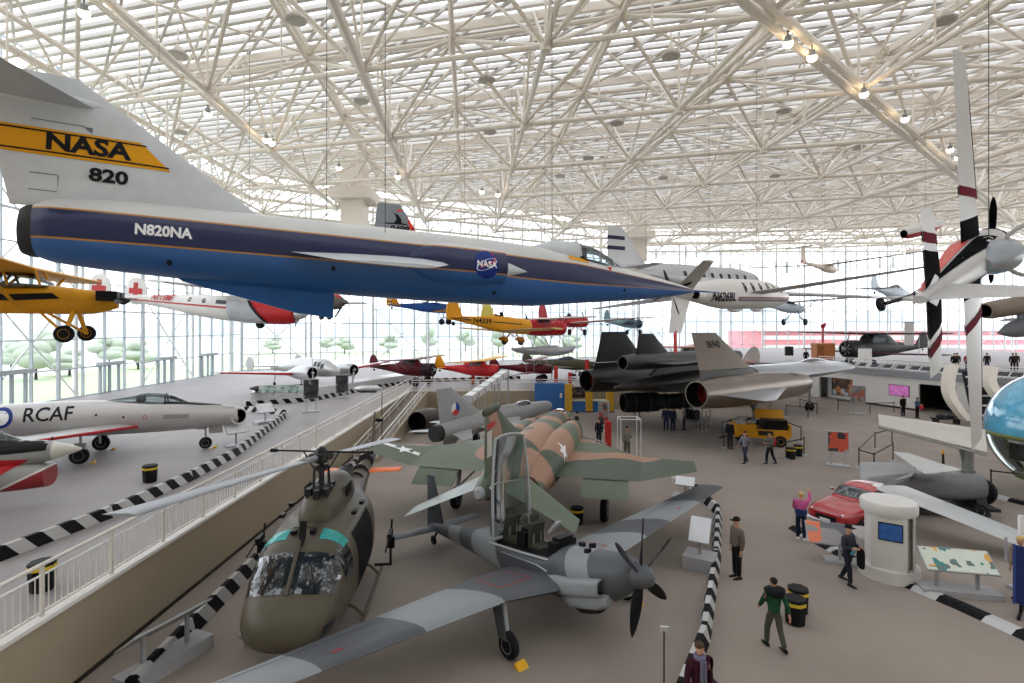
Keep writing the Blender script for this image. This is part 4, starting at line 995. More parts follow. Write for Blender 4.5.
# ================================================================== twin-engine black and titanium spy plane with drone on its back
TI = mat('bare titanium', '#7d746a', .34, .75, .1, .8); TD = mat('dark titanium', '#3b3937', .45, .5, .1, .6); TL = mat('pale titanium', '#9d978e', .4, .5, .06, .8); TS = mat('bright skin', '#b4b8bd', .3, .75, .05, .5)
def blackbird():
    t = thing('spy_plane', 'huge dark twin-engine jet with two tall fins carrying a drone on its back', 'aircraft')
    def fm(c): return 1 if c.x > 12 else 0
    fus = MB().loft([(-2.2, 3.5, .12, .1, .1, 2), (1, 3.5, .7, .55, .5, 1.9), (6, 3.5, 1.15, .8, .75, 1.9), (12, 3.5, 1.35, .85, .8, 1.8), (16, 3.5, 1.9, .85, .75, 1.5), (21, 3.55, 2.0, .85, .6, 1.4), (25, 3.6, 1.6, .7, .45, 1.4), (28, 3.6, .85, .4, .28, 1.5), (29.6, 3.58, .05, .04, .04, 2)], 32, 5, mf=fm).build('fuselage', [TD, TS], t)
    MB().loft([(20.0, 4.3, .2, .1, .1, 2), (22, 4.3, .5, .35, .2, 2), (24, 4.15, .4, .3, .2, 2), (25.2, 4.0, .1, .1, .1, 2)], 16, 4).build('canopy', mat('smoked canopy', '#30363a', .08), t)
    serial = mat('serial dark', '#33302d', .6)
    for s in (-1, 1):
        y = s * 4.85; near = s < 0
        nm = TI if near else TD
        def nf(c, near=near): return 0
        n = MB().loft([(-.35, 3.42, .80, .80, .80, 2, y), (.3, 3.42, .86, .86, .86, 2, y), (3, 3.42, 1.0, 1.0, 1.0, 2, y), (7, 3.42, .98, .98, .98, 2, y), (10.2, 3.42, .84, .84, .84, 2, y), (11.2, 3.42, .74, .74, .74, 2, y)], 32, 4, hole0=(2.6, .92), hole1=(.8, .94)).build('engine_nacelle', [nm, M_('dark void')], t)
        MB().lathe([(.56, -.6), (.48, 0), (.25, .8), (.02, 1.6)], (11.2, y, 3.42), (1, 0, 0), 20).build('inlet_spike', TI, n)
        MB().lathe([(.6, .5), (.68, .0), (.70, .06), (.62, .56)], (.6, y, 3.42), (1, 0, 0), 24).build('exhaust_ring', mat('red cover', '#7e2a22', .6), n)
        for k in range(3): decal('marking', poly2((9.0 + k * .3, .5), (9.15 + k * .3, .5), (9.15 + k * .3, .85), (9.0 + k * .3, .85)), serial, n, (0, y, 3.3), (1, 0, 0), (0, .4, .9), n, .2, .012)
        MB().wing((13.5, s * 1.1, 3.45), (.1, s * .8, 3.45), (9.2, s * 4.2, 3.45), (.1, s * 4.2, 3.45), .04, .04).build('inner_wing', TD, t)
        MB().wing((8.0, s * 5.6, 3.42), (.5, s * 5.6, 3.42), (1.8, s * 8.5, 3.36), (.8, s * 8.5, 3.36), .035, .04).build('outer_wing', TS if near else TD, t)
        cy = y - s * .15
        st = MB().wing((6.2, cy, 4.25), (.2, cy, 4.2), (5.6, cy - s * .12, 4.75), (.3, cy - s * .12, 4.75), .07, .07, (0, 1, 0)).build('fin_stub', TD, t)
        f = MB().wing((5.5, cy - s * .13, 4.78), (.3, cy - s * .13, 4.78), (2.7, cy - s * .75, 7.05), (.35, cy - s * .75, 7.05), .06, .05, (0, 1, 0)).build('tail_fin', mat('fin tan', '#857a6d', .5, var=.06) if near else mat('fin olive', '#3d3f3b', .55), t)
        decal('serial', text_mesh('06940', .6, .03, .85), serial, f, (2.1, 0, 6.3), (-s, 0, 0), (0, 0, 1), f, .3, .012)
    # landing gear
    for s in (-1, 1):
        MB().tube((8.9, s * 2.7, 3.2), (8.9, s * 2.7, .7), .14).tube((8.2, s * 2.3, 3.0), (8.9, s * 2.7, 1.2), .07).tube((8.9, s * 2.2, .42), (8.9, s * 3.2, .42), .1).build('gear_leg', M_('steel'), t)
        for k in (-.42, 0, .42): wheel_part(t, (8.9, s * 2.7 + k, .42), .42, .26)
        MB().box((8.9, s * 3.35, 2.0), (1.2, .05, 1.2)).build('gear_door', TI, t)
    MB().tube((21.5, 0, 3.1), (21.5, 0, .5), .1).build('gear_leg', M_('steel'), t)
    for s in (-1, 1): wheel_part(t, (21.5, s * .2, .34), .34, .18)
    stand(t, (8.45, 36, 0), (.834, .552))
    # the drone on its pylon: a thing of its own
    d = thing('drone', 'slim dark drone with a single black fin riding on the spy plane\'s back', 'aircraft')
    MB().loft([(-1.5, 5.05, .46, .46, .46, 2), (0, 5.08, .56, .56, .54, 2), (4, 5.12, .6, .56, .52, 1.8), (8, 5.15, .55, .5, .45, 1.8), (10.4, 5.18, .42, .42, .38, 2), (11.0, 5.18, .38, .38, .36, 2)], 24, 4, hole0=(.8, .88), hole1=(.4, .9)).build('fuselage', [mat('drone grey', '#454442', .4, .4), M_('dark void')], d)
    MB().lathe([(.26, -.3), (.2, .1), (.02, .7)], (11.0, 0, 5.18), (1, 0, 0), 16).build('intake_cone', TI, d)
    MB().wing((3.0, 0, 5.55), (-.3, 0, 5.5), (1.4, 0, 6.95), (.0, 0, 6.95), .06, .05, (0, 1, 0)).build('tail_fin', M_('black paint'), d)
    for s in (-1, 1):
        MB().wing((9.2, s * .4, 5.1), (.2, s * .4, 5.05), (1.2, s * 2.8, 5.05), (.4, s * 2.8, 5.05), .03, .03).build('wing', TD, d)
    MB().prism([(1.0, -.1, 4.1), (7.0, -.1, 4.1), (6.2, -.1, 4.75), (2.0, -.1, 4.75)], (0, .2, 0)).build('pylon', TD, d)
    stand(d, (8.45, 36, 0), (.834, .552))
    # engine on a display stand below
    e = thing('jet_engine', 'long black jet engine on a low stand beneath the spy plane', 'engine')
    MB().loft([(-2.6, 1.5, .72, .72, .72, 2), (-2.2, 1.5, .78, .78, .78, 2), (.2, 1.5, .76, .76, .76, 2), (.5, 1.5, .6, .6, .6, 2), (2.6, 1.5, .62, .62, .62, 2), (2.9, 1.5, .56, .56, .56, 2)], 28, 3, hole0=(1.2, .9), hole1=(.3, .85)).build('engine_body', [mat('engine black', '#1b1a19', .6), M_('dark void')], e)
    for x in (-1.8, -.6, 1.0, 2.2): MB().lathe([(.79 if x < 0 else .64, -.06), (.83 if x < 0 else .7, 0), (.79 if x < 0 else .64, .06)], (x, 0, 1.5), (1, 0, 0), 24).build('engine_flange', M_('dark metal'), e)
    for x in (-1.4, 1.6):
        MB().beam((x, -.7, .08), (x, .7, .08), .12, .16).beam((x, -.6, .1), (x, -.3, .95), .1, .1).beam((x, .6, .1), (x, .3, .95), .1, .1).build('stand_leg', M_('steel'), e)
    stand(e, (11.2, 42.6, 0), (.98, .18))
blackbird()
# ================================================================== small and distant aircraft
def light(nm, label, L, hw, hh, fm, wm, wing=None, up=None, nose='radial', fin=1.1, stab=1.3, gear=None, floats=None, cab='open', pm=None, finm=None, nb=2, tailw=True, prop_r=None, cowl=None, spat=None, strut=True, pa=55):
    """propeller aeroplane: nose at x = 0, tail at x = -L. wing/up = (z, x of leading edge, chord, half span, dihedral[, tip chord])"""
    t = thing(nm, label, 'aircraft')
    pm = pm or M_('dark metal'); cowl = cowl or fm
    cl = .16 * L
    fus = MB().loft([(-cl, 0, hw * .95, hh * .9, hh * .95, 2.4), (-.3 * L, .02, hw, hh, hh, 2.6), (-.45 * L, .02, hw * .9, hh * .95, hh * .9, 2.5), (-.7 * L, .06, hw * .5, hh * .6, hh * .5, 2.2), (-L, .14, .05, .1, .1, 2)], 20, 4).build('fuselage', fm, t)
    if nose == 'radial':
        r = hh * .98
        MB().loft([(-cl - .05, 0, hw * .96, hh * .92, hh * .96, 2.3), (-cl * .6, 0, r, r, r, 2), (-.12, 0, r * .95, r * .95, r * .95, 2), (-.02, 0, r * .82, r * .82, r * .82, 2)], 20, 3, hole1=(.25, .9)).build('cowling', [cowl, M_('dark void')], t)
        for k in range(7): MB().tube((-.2, .3 * r * math.cos(k * .9), .3 * r * math.sin(k * .9)), (-.2, .8 * r * math.cos(k * .9), .8 * r * math.sin(k * .9)), .09 * r, n=6).build('cylinder', M_('steel'), t)
        prop(t, (.03, 0, 0), prop_r or hh * 2.1, nb, .13 * hh / .5, pm, M_('steel'), 70, .12)
    else:
        MB().loft([(-cl - .05, 0, hw * .95, hh * .9, hh * .95, 2.4), (-cl * .5, -.02, hw * .85, hh * .75, hh * .85, 2.4), (-.05, -.02, hw * .4, hh * .4, hh * .45, 2)], 20, 3).build('cowling', cowl, t)
        prop(t, (.03, 0, 0), prop_r or hh * 2.1, nb, .16 if hh > .4 else .09, pm, cowl if hh > .4 else M_('dark metal'), pa, .12)
    for w, tagname in ((wing, 'wing'), (up, 'upper_wing')):
        if not w: continue
        z, x, c, sp, dh = w[:5]; tc_ = w[5] if len(w) > 5 else c * .8
        for s in (-1, 1):
            y0 = hw * .6 if abs(z) < hh * 1.02 else 0.
            MB().wing((x, s * y0, z), (x - c, s * y0, z), (x - (c - tc_) * .35, s * sp, z + dh), (x - (c - tc_) * .35 - tc_, s * sp, z + dh), .13, .1).build(tagname, wm, t)
    zt = (up or wing)
    if strut and zt and zt[0] > hh * .8:
        lowz = wing[0] if up else -hh * .7; ys = zt[3] * (.72 if up else .5)
        for s in (-1, 1):
            for dx in (.15, .75):
                MB().tube((zt[1] - zt[2] * dx, s * (ys if not up else ys), zt[0] + zt[4] * .6), (zt[1] - zt[2] * dx, s * (ys if up else hw * .9), lowz + (wing[4] * .7 if up else 0)), .035, n=6).build('wing_strut', fm if not up else M_('steel'), t)
            MB().tube((zt[1] - zt[2] * .3, s * hw * .5, zt[0]), (zt[1] - zt[2] * .5, s * hw * .8, hh * .7), .03, n=6).build('cabane_strut', M_('steel'), t)
    if cab == 'open':
        for k in ((-.42,) if not up else (-.36, -.5)):
            MB().lathe([(.01, 0), (hw * .62, .0), (hw * .62, .04), (hw * .5, .06), (.01, .03)], (k * L, 0, hh * .97), (0, 0, 1), 14).build('cockpit_rim', M_('black paint'), t)
            MB().add([(k * L + .3, -hw * .5, hh), (k * L + .3, hw * .5, hh), (k * L + .18, hw * .4, hh + .25), (k * L + .18, -hw * .4, hh + .25), (k * L + .32, -hw * .5, hh), (k * L + .32, hw * .5, hh), (k * L + .2, hw * .4, hh + .25), (k * L + .2, -hw * .4, hh + .25)], [(0, 1, 2, 3), (7, 6, 5, 4), (0, 4, 5, 1), (1, 5, 6, 2), (2, 6, 7, 3), (3, 7, 4, 0)]).build('windscreen', M_('clear canopy'), t)
    elif cab == 'cabin':
        top = zt[0] if zt[0] > hh * .8 else hh * 1.55
        MB().loft([(-.2 * L, hh * .6, hw * .6, .1, .1, 3), (-.27 * L, hh * .6, hw * .92, max(.15, top - hh * .62), .1, 3.5), (-.45 * L, hh * .6, hw * .9, max(.15, top - hh * .62), .1, 3.5), (-.62 * L, hh * .4, hw * .5, .1, .1, 2.5)], 18, 3).build('cabin', fm, t)
        c = [o for o in t.children if o.name.startswith('cabin')][0]
        for s in (-1, 1):
            u = (1, 0, 0) if s < 0 else (-1, 0, 0); q = (lambda x: x) if s < 0 else (lambda x: -x)
            for a, b in ((-.45, -.36), (-.35, -.26)):
                decal('window', poly2((q(a * L), hh * .75), (q(b * L), hh * .75), (q(b * L - .05), top - .1), (q(a * L), top - .1)), mat('dark window', '#3a4045', .08), t, (0, 0, 0), u, (0, 0, 1), c, .3)
    elif cab == 'bubble':
        MB().loft([(-.26 * L, hh * .7, hw * .5, .1, .1, 2), (-.36 * L, hh * .75, hw * .75, hh * .75, .1, 2), (-.5 * L, hh * .7, hw * .5, hh * .4, .1, 2), (-.58 * L, hh * .6, .05, .05, .05, 2)], 16, 4).build('canopy', mat('dark window', '#3a4045', .08), t)
    fm2 = finm or fm
    P_ = [(-.78 * L, .1), (-.86 * L, .28), (-.91 * L, .1 + fin * .66), (-.945 * L, .1 + fin * .93), (-.975 * L, .1 + fin), (-L, .1 + fin * .95), (-L - .2, .1 + fin * .72), (-L - .3, .1 + fin * .4), (-L - .24, .1), (-L - .08, 0)]
    MB().prism([(x, -.035, z) for x, z in P_], (0, .07, 0)).build('tail_fin', fm2, t)
    for s in (-1, 1):
        MB().wing((-.83 * L, s * .04, .14), (-L + .02, s * .04, .14), (-.9 * L, s * stab, .16), (-L - .02, s * stab, .16), .08, .07).build('stabilizer', wm if finm is None else fm2, t)
    if gear:
        x, y, z, r = gear
        for s in (-1, 1):
            MB().tube((x, s * hw * .6, -hh * .8), (x, s * y * .95, z), .05, n=8).tube((x - .6, s * hw * .6, -hh * .8), (x, s * y * .95, z), .03, n=6).build('gear_leg', fm, t)
            wheel_part(t, (x, s * y, z), r, r * .5, hub='yellow paint' if spat is None and wm.name == 'cub yellow' else 'pale grey paint')
            if spat: MB().loft([(x + r * 1.3, z + .03, .05, .05, .05, 2, s * y), (x + r * .7, z + .05, r * .42, r * .9, r * .6, 2, s * y), (x - r * .6, z + .08, r * .35, r * .8, r * .5, 2, s * y), (x - r * 2.2, z + .1, .02, .02, .02, 2, s * y)], 14, 4).build('wheel_spat', spat, t)
    if tailw: wheel_part(t, (-.96 * L, 0, -.18), .12, .07, name='tail_wheel')
    if floats:
        x0, x1, y, z = floats
        for s in (-1, 1):
            MB().loft([(x0, z + .25, .05, .05, .05, 2.5, s * y), (x0 - .6, z + .1, .3, .25, .28, 3, s * y), ((x0 + x1) / 2, z, .36, .3, .38, 3, s * y), (x1 + .6, z + .12, .22, .2, .2, 2.5, s * y), (x1, z + .2, .05, .06, .06, 2, s * y)], 18, 4).build('float', mat('float grey', '#a6a8ab', .4, .2), t)
            for xx in (x0 - .25 * (x0 - x1), x0 - .6 * (x0 - x1)):
                MB().tube((xx, s * hw * .7, -hh * .8), (xx + .2, s * y, z + .25), .04, n=6).build('float_strut', M_('steel'), t)
                MB().tube((xx - .9, s * hw * .7, -hh * .8), (xx + .2, s * y, z + .25), .03, n=6).build('float_strut', M_('steel'), t)
    return t

def bodyof(t): return [o for o in t.children if o.name.startswith('fuselage')][0]
def part(t, n): return [o for o in t.children if o.name.startswith(n)]
CY = mat('cub yellow', '#dc9a1e', .45, var=.05); SW = mat('light white', '#e2e0dc', .4); LR = mat('light red', '#b8272b', .4); LB = mat('light blue', '#2f5fae', .4); DR = mat('dark red', '#5d1a20', .4, var=.1); SG = mat('soft grey', '#9fa2a5', .4)
bl = M_('letter black')

# yellow high-wing plane at the left edge
t = light('light_plane', 'yellow high-wing light plane with fat black tyres hanging at the left edge', 6.6, .32, .34, CY, CY, wing=(.66, -1.5, 1.6, 5.35, .12, 1.4), nose='inline', gear=(-.85, .8, -.76, .19), cab='none', fin=1.1, pa=4, prop_r=.8)
c = MB().loft([(-1.3, .3, .26, .1, .1, 2.5), (-1.85, .3, .31, .36, .1, 3), (-3.0, .3, .3, .34, .1, 3), (-4.4, .25, .15, .1, .1, 2.4)], 18, 3).build('cabin', M_('clear canopy'), t)
for x, z in ((-1.4, .36), (-1.95, .66), (-2.9, .66)):
    for s in (-1, 1): MB().tube((x, s * .31, .3), (x - .1, s * .28, .66), .025, n=6).build('cabin_post', CY, t)
MB().box((-.2, .22, .1), (.4, .3, .22)).box((-.2, -.22, .1), (.4, .3, .22)).build('engine_cylinders', M_('black paint'), t)
MB().tube((-.12, -.24, .1), (-.02, -.24, .1), .08, n=10).tube((-.12, .24, .1), (-.02, .24, .1), .08, n=10).build('cylinder_heads', M_('steel'), t)
for s in (-1, 1):
    u = (1, 0, 0) if s < 0 else (-1, 0, 0); q = (lambda x: x) if s < 0 else (lambda x: -x)
    decal('side_stripe', poly2((q(-6.2), .12), (q(-1.9), .1), (q(-1.2), .14), (q(-1.45), .05), (q(-1.05), .02), (q(-1.9), -.04), (q(-1.85), .02), (q(-6.2), .08)), bl, t, (0, 0, 0), u, (0, 0, 1), [bodyof(t)] + part(t, 'cowling'), .25)
place(t, (0, 0, 0), (-6.6, 0, 0), Q(121, 301, 12.6), V((-15.1, 9.9, 8.0))); t.rotation_euler.rotate_axis('Z', 0)

# white and red twin-fin plane
t = light('ambulance_plane', 'white twin-finned plane with red nose and red cross hanging behind the big jet', 12.2, .62, .68, SW, SW, wing=(1.0, -3.0, 1.7, 5.0, .1), nose='inline', cab='none', fin=.1, stab=1.1, cowl=LR, pm=M_('steel'), tailw=False, strut=False, pa=80, prop_r=.7)
for s in (-1, 1):
    f = MB().lathe([(.01, -.05), (.8, -.04), (.84, 0), (.8, .04), (.01, .05)], (-11.9, s * 1.1, .55), (0, 1, 0), 24).build('twin_fin', SW, t)
    for ss in (-1, 1):
        decal('red_cross', ([(-.5, -.17), (.5, -.17), (.5, .17), (-.5, .17), (-.17, .17), (.17, .17), (.17, .5), (-.17, .5), (-.17, -.5), (.17, -.5), (.17, -.17), (-.17, -.17)], [(0, 1, 2, 3), (4, 5, 6, 7), (8, 9, 10, 11)]), LR, f, (-11.9, 0, .55), (-ss, 0, 0), (0, 0, 1), f, .5, .015)
b = bodyof(t)
for o in part(t, 'cowling'): pass
MB().loft([(-2.6, .05, .6, .62, .66, 2.4), (-1.9, .02, .62, .62, .66, 2.3), (-1.2, 0, .6, .6, .62, 2.2), (-.6, 0, .56, .56, .58, 2), (-.05, 0, .46, .46, .46, 2)], 22, 3).build('engine_cowl', LR, t)
MB().lathe([(.3, 0), (.3, .12), (.22, .42), (.02, .72)], (-.05, 0, 0), (1, 0, 0), 18).build('spinner_cone', M_('silver'), t)
for u in ((1, 0, 0), (-1, 0, 0)):
    q = (lambda x: x) if u[0] > 0 else (lambda x: -x)
    decal('lettering', text_mesh('N115MF', .46, .012), LR, t, (-8.4, 0, .3), u, (0, 0, 1), b, .12, .05)
    decal('side_stripe', poly2((q(-11.6), .04), (q(-3.6), .0), (q(-3.6), .1), (q(-11.6), .1)), LR, t, (0, 0, 0), u, (0, 0, 1), b, .3, .015)
    for x in (-6.4, -5.4): decal('round_window', disc2(.13, 12), mat('dark window', '#3a4045', .08), t, (x, 0, .32), u, (0, 0, 1), b, .3, .015)
    decal('cabin_window', poly2((q(-4.6), .22), (q(-3.9), .22), (q(-3.9), .42), (q(-4.6), .42)), mat('dark window', '#3a4045', .08), t, (0, 0, 0), u, (0, 0, 1), b, .3, .015)
    decal('windscreen', poly2((q(-3.7), -.75), (q(-3.9), .5), (q(-2.6), .5), (q(-1.5), -.55), (q(-2.3), -.72)), mat('pearl glass', '#b9bcc2', .1, 0, .15, 2.5), t, (0, 0, 0), u, (0, 0, 1), [b] + part(t, 'engine_cowl'), .2, .04)
    decal('windscreen_edge', poly2((q(-2.7), .5), (q(-2.5), .5), (q(-1.4), -.5), (q(-1.6), -.52)), bl, t, (0, 0, 0), u, (0, 0, 1), [b] + part(t, 'engine_cowl'), .2, .05)
wheel_part(t, (-2.2, 0, -.72), .2, .3)
place(t, (.6, 0, 0), (-12.2, 0, 0), Q(307, 315, 26), Q(114, 299, 29)); cables(t, [(-3, 0, .9), (-9, 0, .5)], ZB)

# brown nosed plane half hidden behind the big jet
t = light('hidden_plane', 'plane with brown cowl and red top half hidden below the big jet', 7, .45, .55, mat('brown grey paint', '#5d564f', .5), SG, wing=(-.3, -1.8, 1.5, 4.2, .2), gear=(-1.3, .3, -.95, .2), cab='bubble', cowl=mat('brown cowl', '#6a625a', .5), nose='inline')
decal('nose_flash', poly2((-1.0, -.3), (-.2, -.2), (-.2, .2), (-1.0, .3)), LR, t, (0, 0, 0), (1, 0, 0), (0, 1, 0), part(t, 'cowling'), .2)
place(t, (0, 0, 0), (-7, 0, 0), Q(344, 302, 30), Q(258, 292, 33))

# grey jet with black fin emblem
t = thing('grey_jet', 'grey jet with black emblem and orange edge on its fin above the big jet', 'aircraft')
fus = MB().loft([(0, 0, .3, .3, .3, 2), (.8, 0, .5, .5, .5, 2), (4, 0, .75, .85, .75, 2.2), (8, 0, .75, .9, .8, 2.2), (10.5, -.05, .5, .6, .6, 2), (12.3, -.1, .05, .05, .05, 2)], 22, 4, hole0=(.5, .88)).build('fuselage', [SG, M_('dark void')], t)
f = MB().wing((3.9, 0, .5), (-.1, 0, .5), (1.7, 0, 3.75), (.15, 0, 3.75), .06, .06, (0, 1, 0)).build('tail_fin', mat('fin mid grey', '#8a9095', .5), t)
for s in (-1, 1):
    MB().wing((7.5, s * .5, -.3), (2.5, s * .5, -.3), (4.0, s * 4.2, -.2), (2.6, s * 4.2, -.2), .06, .05).build('wing', SG, t)
    MB().tube((5.5, s * .9, -.6), (5.5, s * .9, -2.2), .07).build('gear_leg', SG, t); wheel_part(t, (5.5, s * 1.0, -2.4), .3, .2)
    u = (s, 0, 0); q = lambda x: s * x
    decal('fin_edge', poly2((q(3.6), 1.1), (q(2.85), 1.1), (q(2.5), 1.9), (q(2.2), 3.0), (q(2.55), 2.75)), mat('fin orange', '#e2482c', .4), f, (0, 0, 0), u, (0, 0, 1), f, .5, .015)
    decal('emblem', ([(q(a), z + .5) for a, z in ((.7, 1.9), (1.35, 1.94), (1.5, 2.2), (1.42, 2.45), (1.2, 2.66), (1.6, 2.5), (1.82, 2.25), (1.88, 1.95), (2.3, 1.9), (2.25, 1.84), (.75, 1.82))], [(0, 1, 9, 10), (1, 2, 6, 7), (2, 3, 5, 6), (3, 4, 5), (1, 7, 8, 9)]), bl, f, (0, 0, 0), u, (0, 0, 1), f, .4, .015)
    decal('emblem_mark', poly2((q(1.5), 3.25), (q(1.85), 3.27), (q(1.85), 3.39), (q(1.5), 3.39)), mat('fin orange', '#e2482c', .4), f, (0, 0, 0), u, (0, 0, 1), f, .4, .015)
    decal('lettering', text_mesh('HIGH ALT', .22, .008, 1.2), bl, f, (1.35, 0, 2.4), u, (0, 0, 1), f, .4, .015) if False else None
    decal('lettering', text_mesh('94987', .62, .02, 1.05), bl, f, (1.95, 0, 2.0), u, (0, 0, 1), f, .4, .015)
MB().loft([(8.2, .6, .2, .3, .2, 2), (9.2, .6, .4, .55, .2, 2), (10.6, .4, .2, .2, .2, 2)], 16, 3).build('canopy', mat('dark window', '#3a4045', .08), t)
place(t, (0, 0, 0), (12.3, 0, 0), Q(372, 256, 42), Q(545, 270, 44)); cables(t, [(4, 0, .9), (9, 0, .9)], ZB)

# blue trainer biplane
t = light('trainer_biplane', 'blue fuselage biplane trainer with yellow wings and striped rudder hanging', 7.2, .42, .52, LB, CY, wing=(-.35, -1.6, 1.4, 4.4, .15), up=(1.1, -1.2, 1.4, 4.6, .1), gear=(-1.3, .85, -1.35, .33), finm=CY, fin=1.2)
f = part(t, 'tail_fin')[0]
for k in range(6):
    for s in (-1, 1): decal('rudder_stripe', poly2((s * -7.5, .2 + k * .17), (s * -6.95, .2 + k * .17), (s * -6.95, .28 + k * .17), (s * -7.5, .28 + k * .17)), mat('stripe dark red', '#4a1a24', .5) if k % 2 else M_('white paint'), f, (0, 0, 0), (s, 0, 0), (0, 0, 1), f, .3, .014)
place(t, (0, 0, 0), (-7.2, 0, 0), Q(457, 309, 45), Q(389, 306, 42)); cables(t, [(-1.6, 0, 1.1), (-6, 0, .3)], ZB)

# yellow low-wing sport plane N4339
t = light('sport_plane', 'yellow open-cockpit low-wing plane lettered N4339 hanging under the big jet', 6.0, .36, .5, CY, mat('pale yellow wing', '#d9b878', .5), wing=(-.35, -1.2, 1.4, 4.2, .15), gear=(-1.25, .75, -.95, .24), spat=mat('spat orange', '#b8742a', .4), finm=CY, fin=1.15, pm=bl)
b = bodyof(t)
for u in ((1, 0, 0), (-1, 0, 0)):
    q = (lambda x: x) if u[0] > 0 else (lambda x: -x)
    decal('lettering', text_mesh('N4339', .42, .012, 1.1), bl, t, (-3.85, 0, .1), u, (0, 0, 1), b, .25, .015)
    for x0, x1 in ((-5.1, -4.6), (-3.1, -.9)): decal('side_stripe', poly2((q(x0), .07), (q(x1), .07), (q(x1), .13), (q(x0), .13)), bl, t, (0, 0, 0), u, (0, 0, 1), [b] + part(t, 'cowling'), .25, .015)
MB().wing((-2.7, 0, .3), (-3.9, 0, .2), (-3.1, 0, 1.1), (-3.7, 0, 1.1), .15, .1, (0, 1, 0)).build('headrest_fairing', mat('pale lemon', '#dcd06a', .5), t)
place(t, (0, 0, 0), (-6.0, 0, 0), Q(528, 327, 34), Q(450, 320, 30)); cables(t, [(-1.4, 0, .5), (-5, 0, .3)], ZB)

# red float plane, red monoplane, small blue plane
t = light('float_plane', 'red radial-engined float plane on grey floats hanging right of N4339', 7.0, .5, .6, LR, mat('wing cream', '#d7cfc2', .5), wing=(.75, -1.6, 1.5, 5.2, .1), cab='cabin', floats=(.4, -4.6, 1.0, -1.75), tailw=False)
place(t, (0, 0, 0), (-7, 0, 0), Q(563, 328, 40), Q(494, 330, 36)); cables(t, [(-2, 0, .8)], ZB)
t = light('red_monoplane', 'bright red monoplane with white-topped wings hanging behind the float plane', 6.6, .42, .5, LR, mat('wing pale red', '#c9a9a4', .5), wing=(-.1, -1.5, 1.6, 5.5, .35), fin=1.6, cab='open', gear=(-1.3, .8, -.9, .28))
place(t, (0, 0, 0), (-6.6, 0, 0), Q(585, 322, 48), Q(541, 322, 43)); cables(t, [(-2, 0, .5)], ZB)
t = light('blue_light_plane', 'small pale blue and navy light plane hanging below the big jet\'s nose', 5.6, .38, .45, mat('pale teal paint', '#7fa3ad', .4), SW, wing=(.55, -1.2, 1.2, 4.0, .1), cab='cabin', gear=(-1.1, .8, -.85, .26), cowl=mat('navy paint', '#20264a', .4), fin=1.2)
decal('side_flash', poly2((-3.6, -.1), (-.9, -.15), (-.9, .2), (-2.6, .2)), mat('navy paint', '#20264a', .4), t, (0, 0, 0), (1, 0, 0), (0, 0, 1), [bodyof(t)], .3, .015)
place(t, (0, 0, 0), (-5.6, 0, 0), Q(640, 324, 60), Q(606, 323, 56)); cables(t, [(-2, 0, .5)], ZB)

# airliner
def airliner():
    t = thing('airliner', 'silver propeller airliner with dark-banded fin hanging behind the jet\'s nose', 'aircraft')
    sv = mat('airliner silver', '#b9babb', .4, .35, .04, .6); dw = mat('dark window', '#3a4045', .08)
    fus = MB().loft([(0, 0, .15, .15, .15, 2), (-.5, .05, .8, .7, .7, 2), (-1.8, .15, 1.15, 1.15, 1.1, 2), (-4, .2, 1.25, 1.3, 1.25, 2), (-11, .2, 1.25, 1.3, 1.2, 2), (-15, .45, .8, .85, .7, 2), (-19, .75, .15, .3, .3, 2)], 26, 4).build('fuselage', sv, t)
    f = MB().wing((-14.8, 0, 1.0), (-19.2, 0, .9), (-17.6, 0, 4.0), (-19.1, 0, 4.0), .08, .07, (0, 1, 0)).build('tail_fin', sv, t)
    for s in (-1, 1):
        MB().wing((-4.6, s * .8, -.8), (-8.6, s * .8, -.8), (-7.6, s * 14, -1.9), (-9.2, s * 14, -1.9), .14, .1).build('wing', sv, t)
        MB().wing((-16.4, s * .3, .7), (-18.4, s * .3, .7), (-17.4, s * 4, .8), (-18.4, s * 4, .8), .09, .08).build('stabilizer', sv, t)
        n = MB().loft([(-2.6, -.6, .62, .62, .62, 2, s * 2.9), (-3.2, -.6, .7, .7, .7, 2, s * 2.9), (-5, -.7, .65, .65, .65, 2, s * 2.9), (-7.5, -.8, .2, .2, .2, 2, s * 2.9)], 20, 3, hole1=(.3, .9)).build('engine_nacelle', [sv, M_('dark void')], t)
        MB().lathe([(.3, 0), (.2, .3), (.02, .4)], (-2.6, s * 2.9, -.6), (1, 0, 0), 14).build('engine_hub', LR, n)
        u = (s, 0, 0); q = lambda x: s * x
        for z in (2.2, 3.0): decal('fin_band', poly2((q(-19.3), z), (q(-17.4), z), (q(-17.4), z + .3), (q(-19.3), z + .3)), mat('navy band', '#232a44', .5), f, (0, 0, 0), u, (0, 0, 1), f, .5, .015)
        w = (-s, 0, 0) if s > 0 else (1, 0, 0)
        for k in range(8): decal('window', poly2((-.2, -.2), (.2, -.2), (.2, .22), (-.2, .22)), dw, t, (-3.6 - k * 1.15, 0, .55), (1 if s < 0 else -1, 0, 0), (0, 0, 1), fus, .4, .015)
        decal('cockpit_window', poly2((-.3, -.2), (.3, -.2), (.2, .2), (-.3, .2)), dw, t, (-1.3, 0, .75), (1 if s < 0 else -1, 0, 0), (0, 0, 1), fus, .3, .015)
    place(t, (0, 0, 0), (-19, 0, .75), Q(757, 286, 61), Q(609, 268, 49)); cables(t, [(-6, 0, 1.4), (-15, 0, 1)], ZB)
airliner()

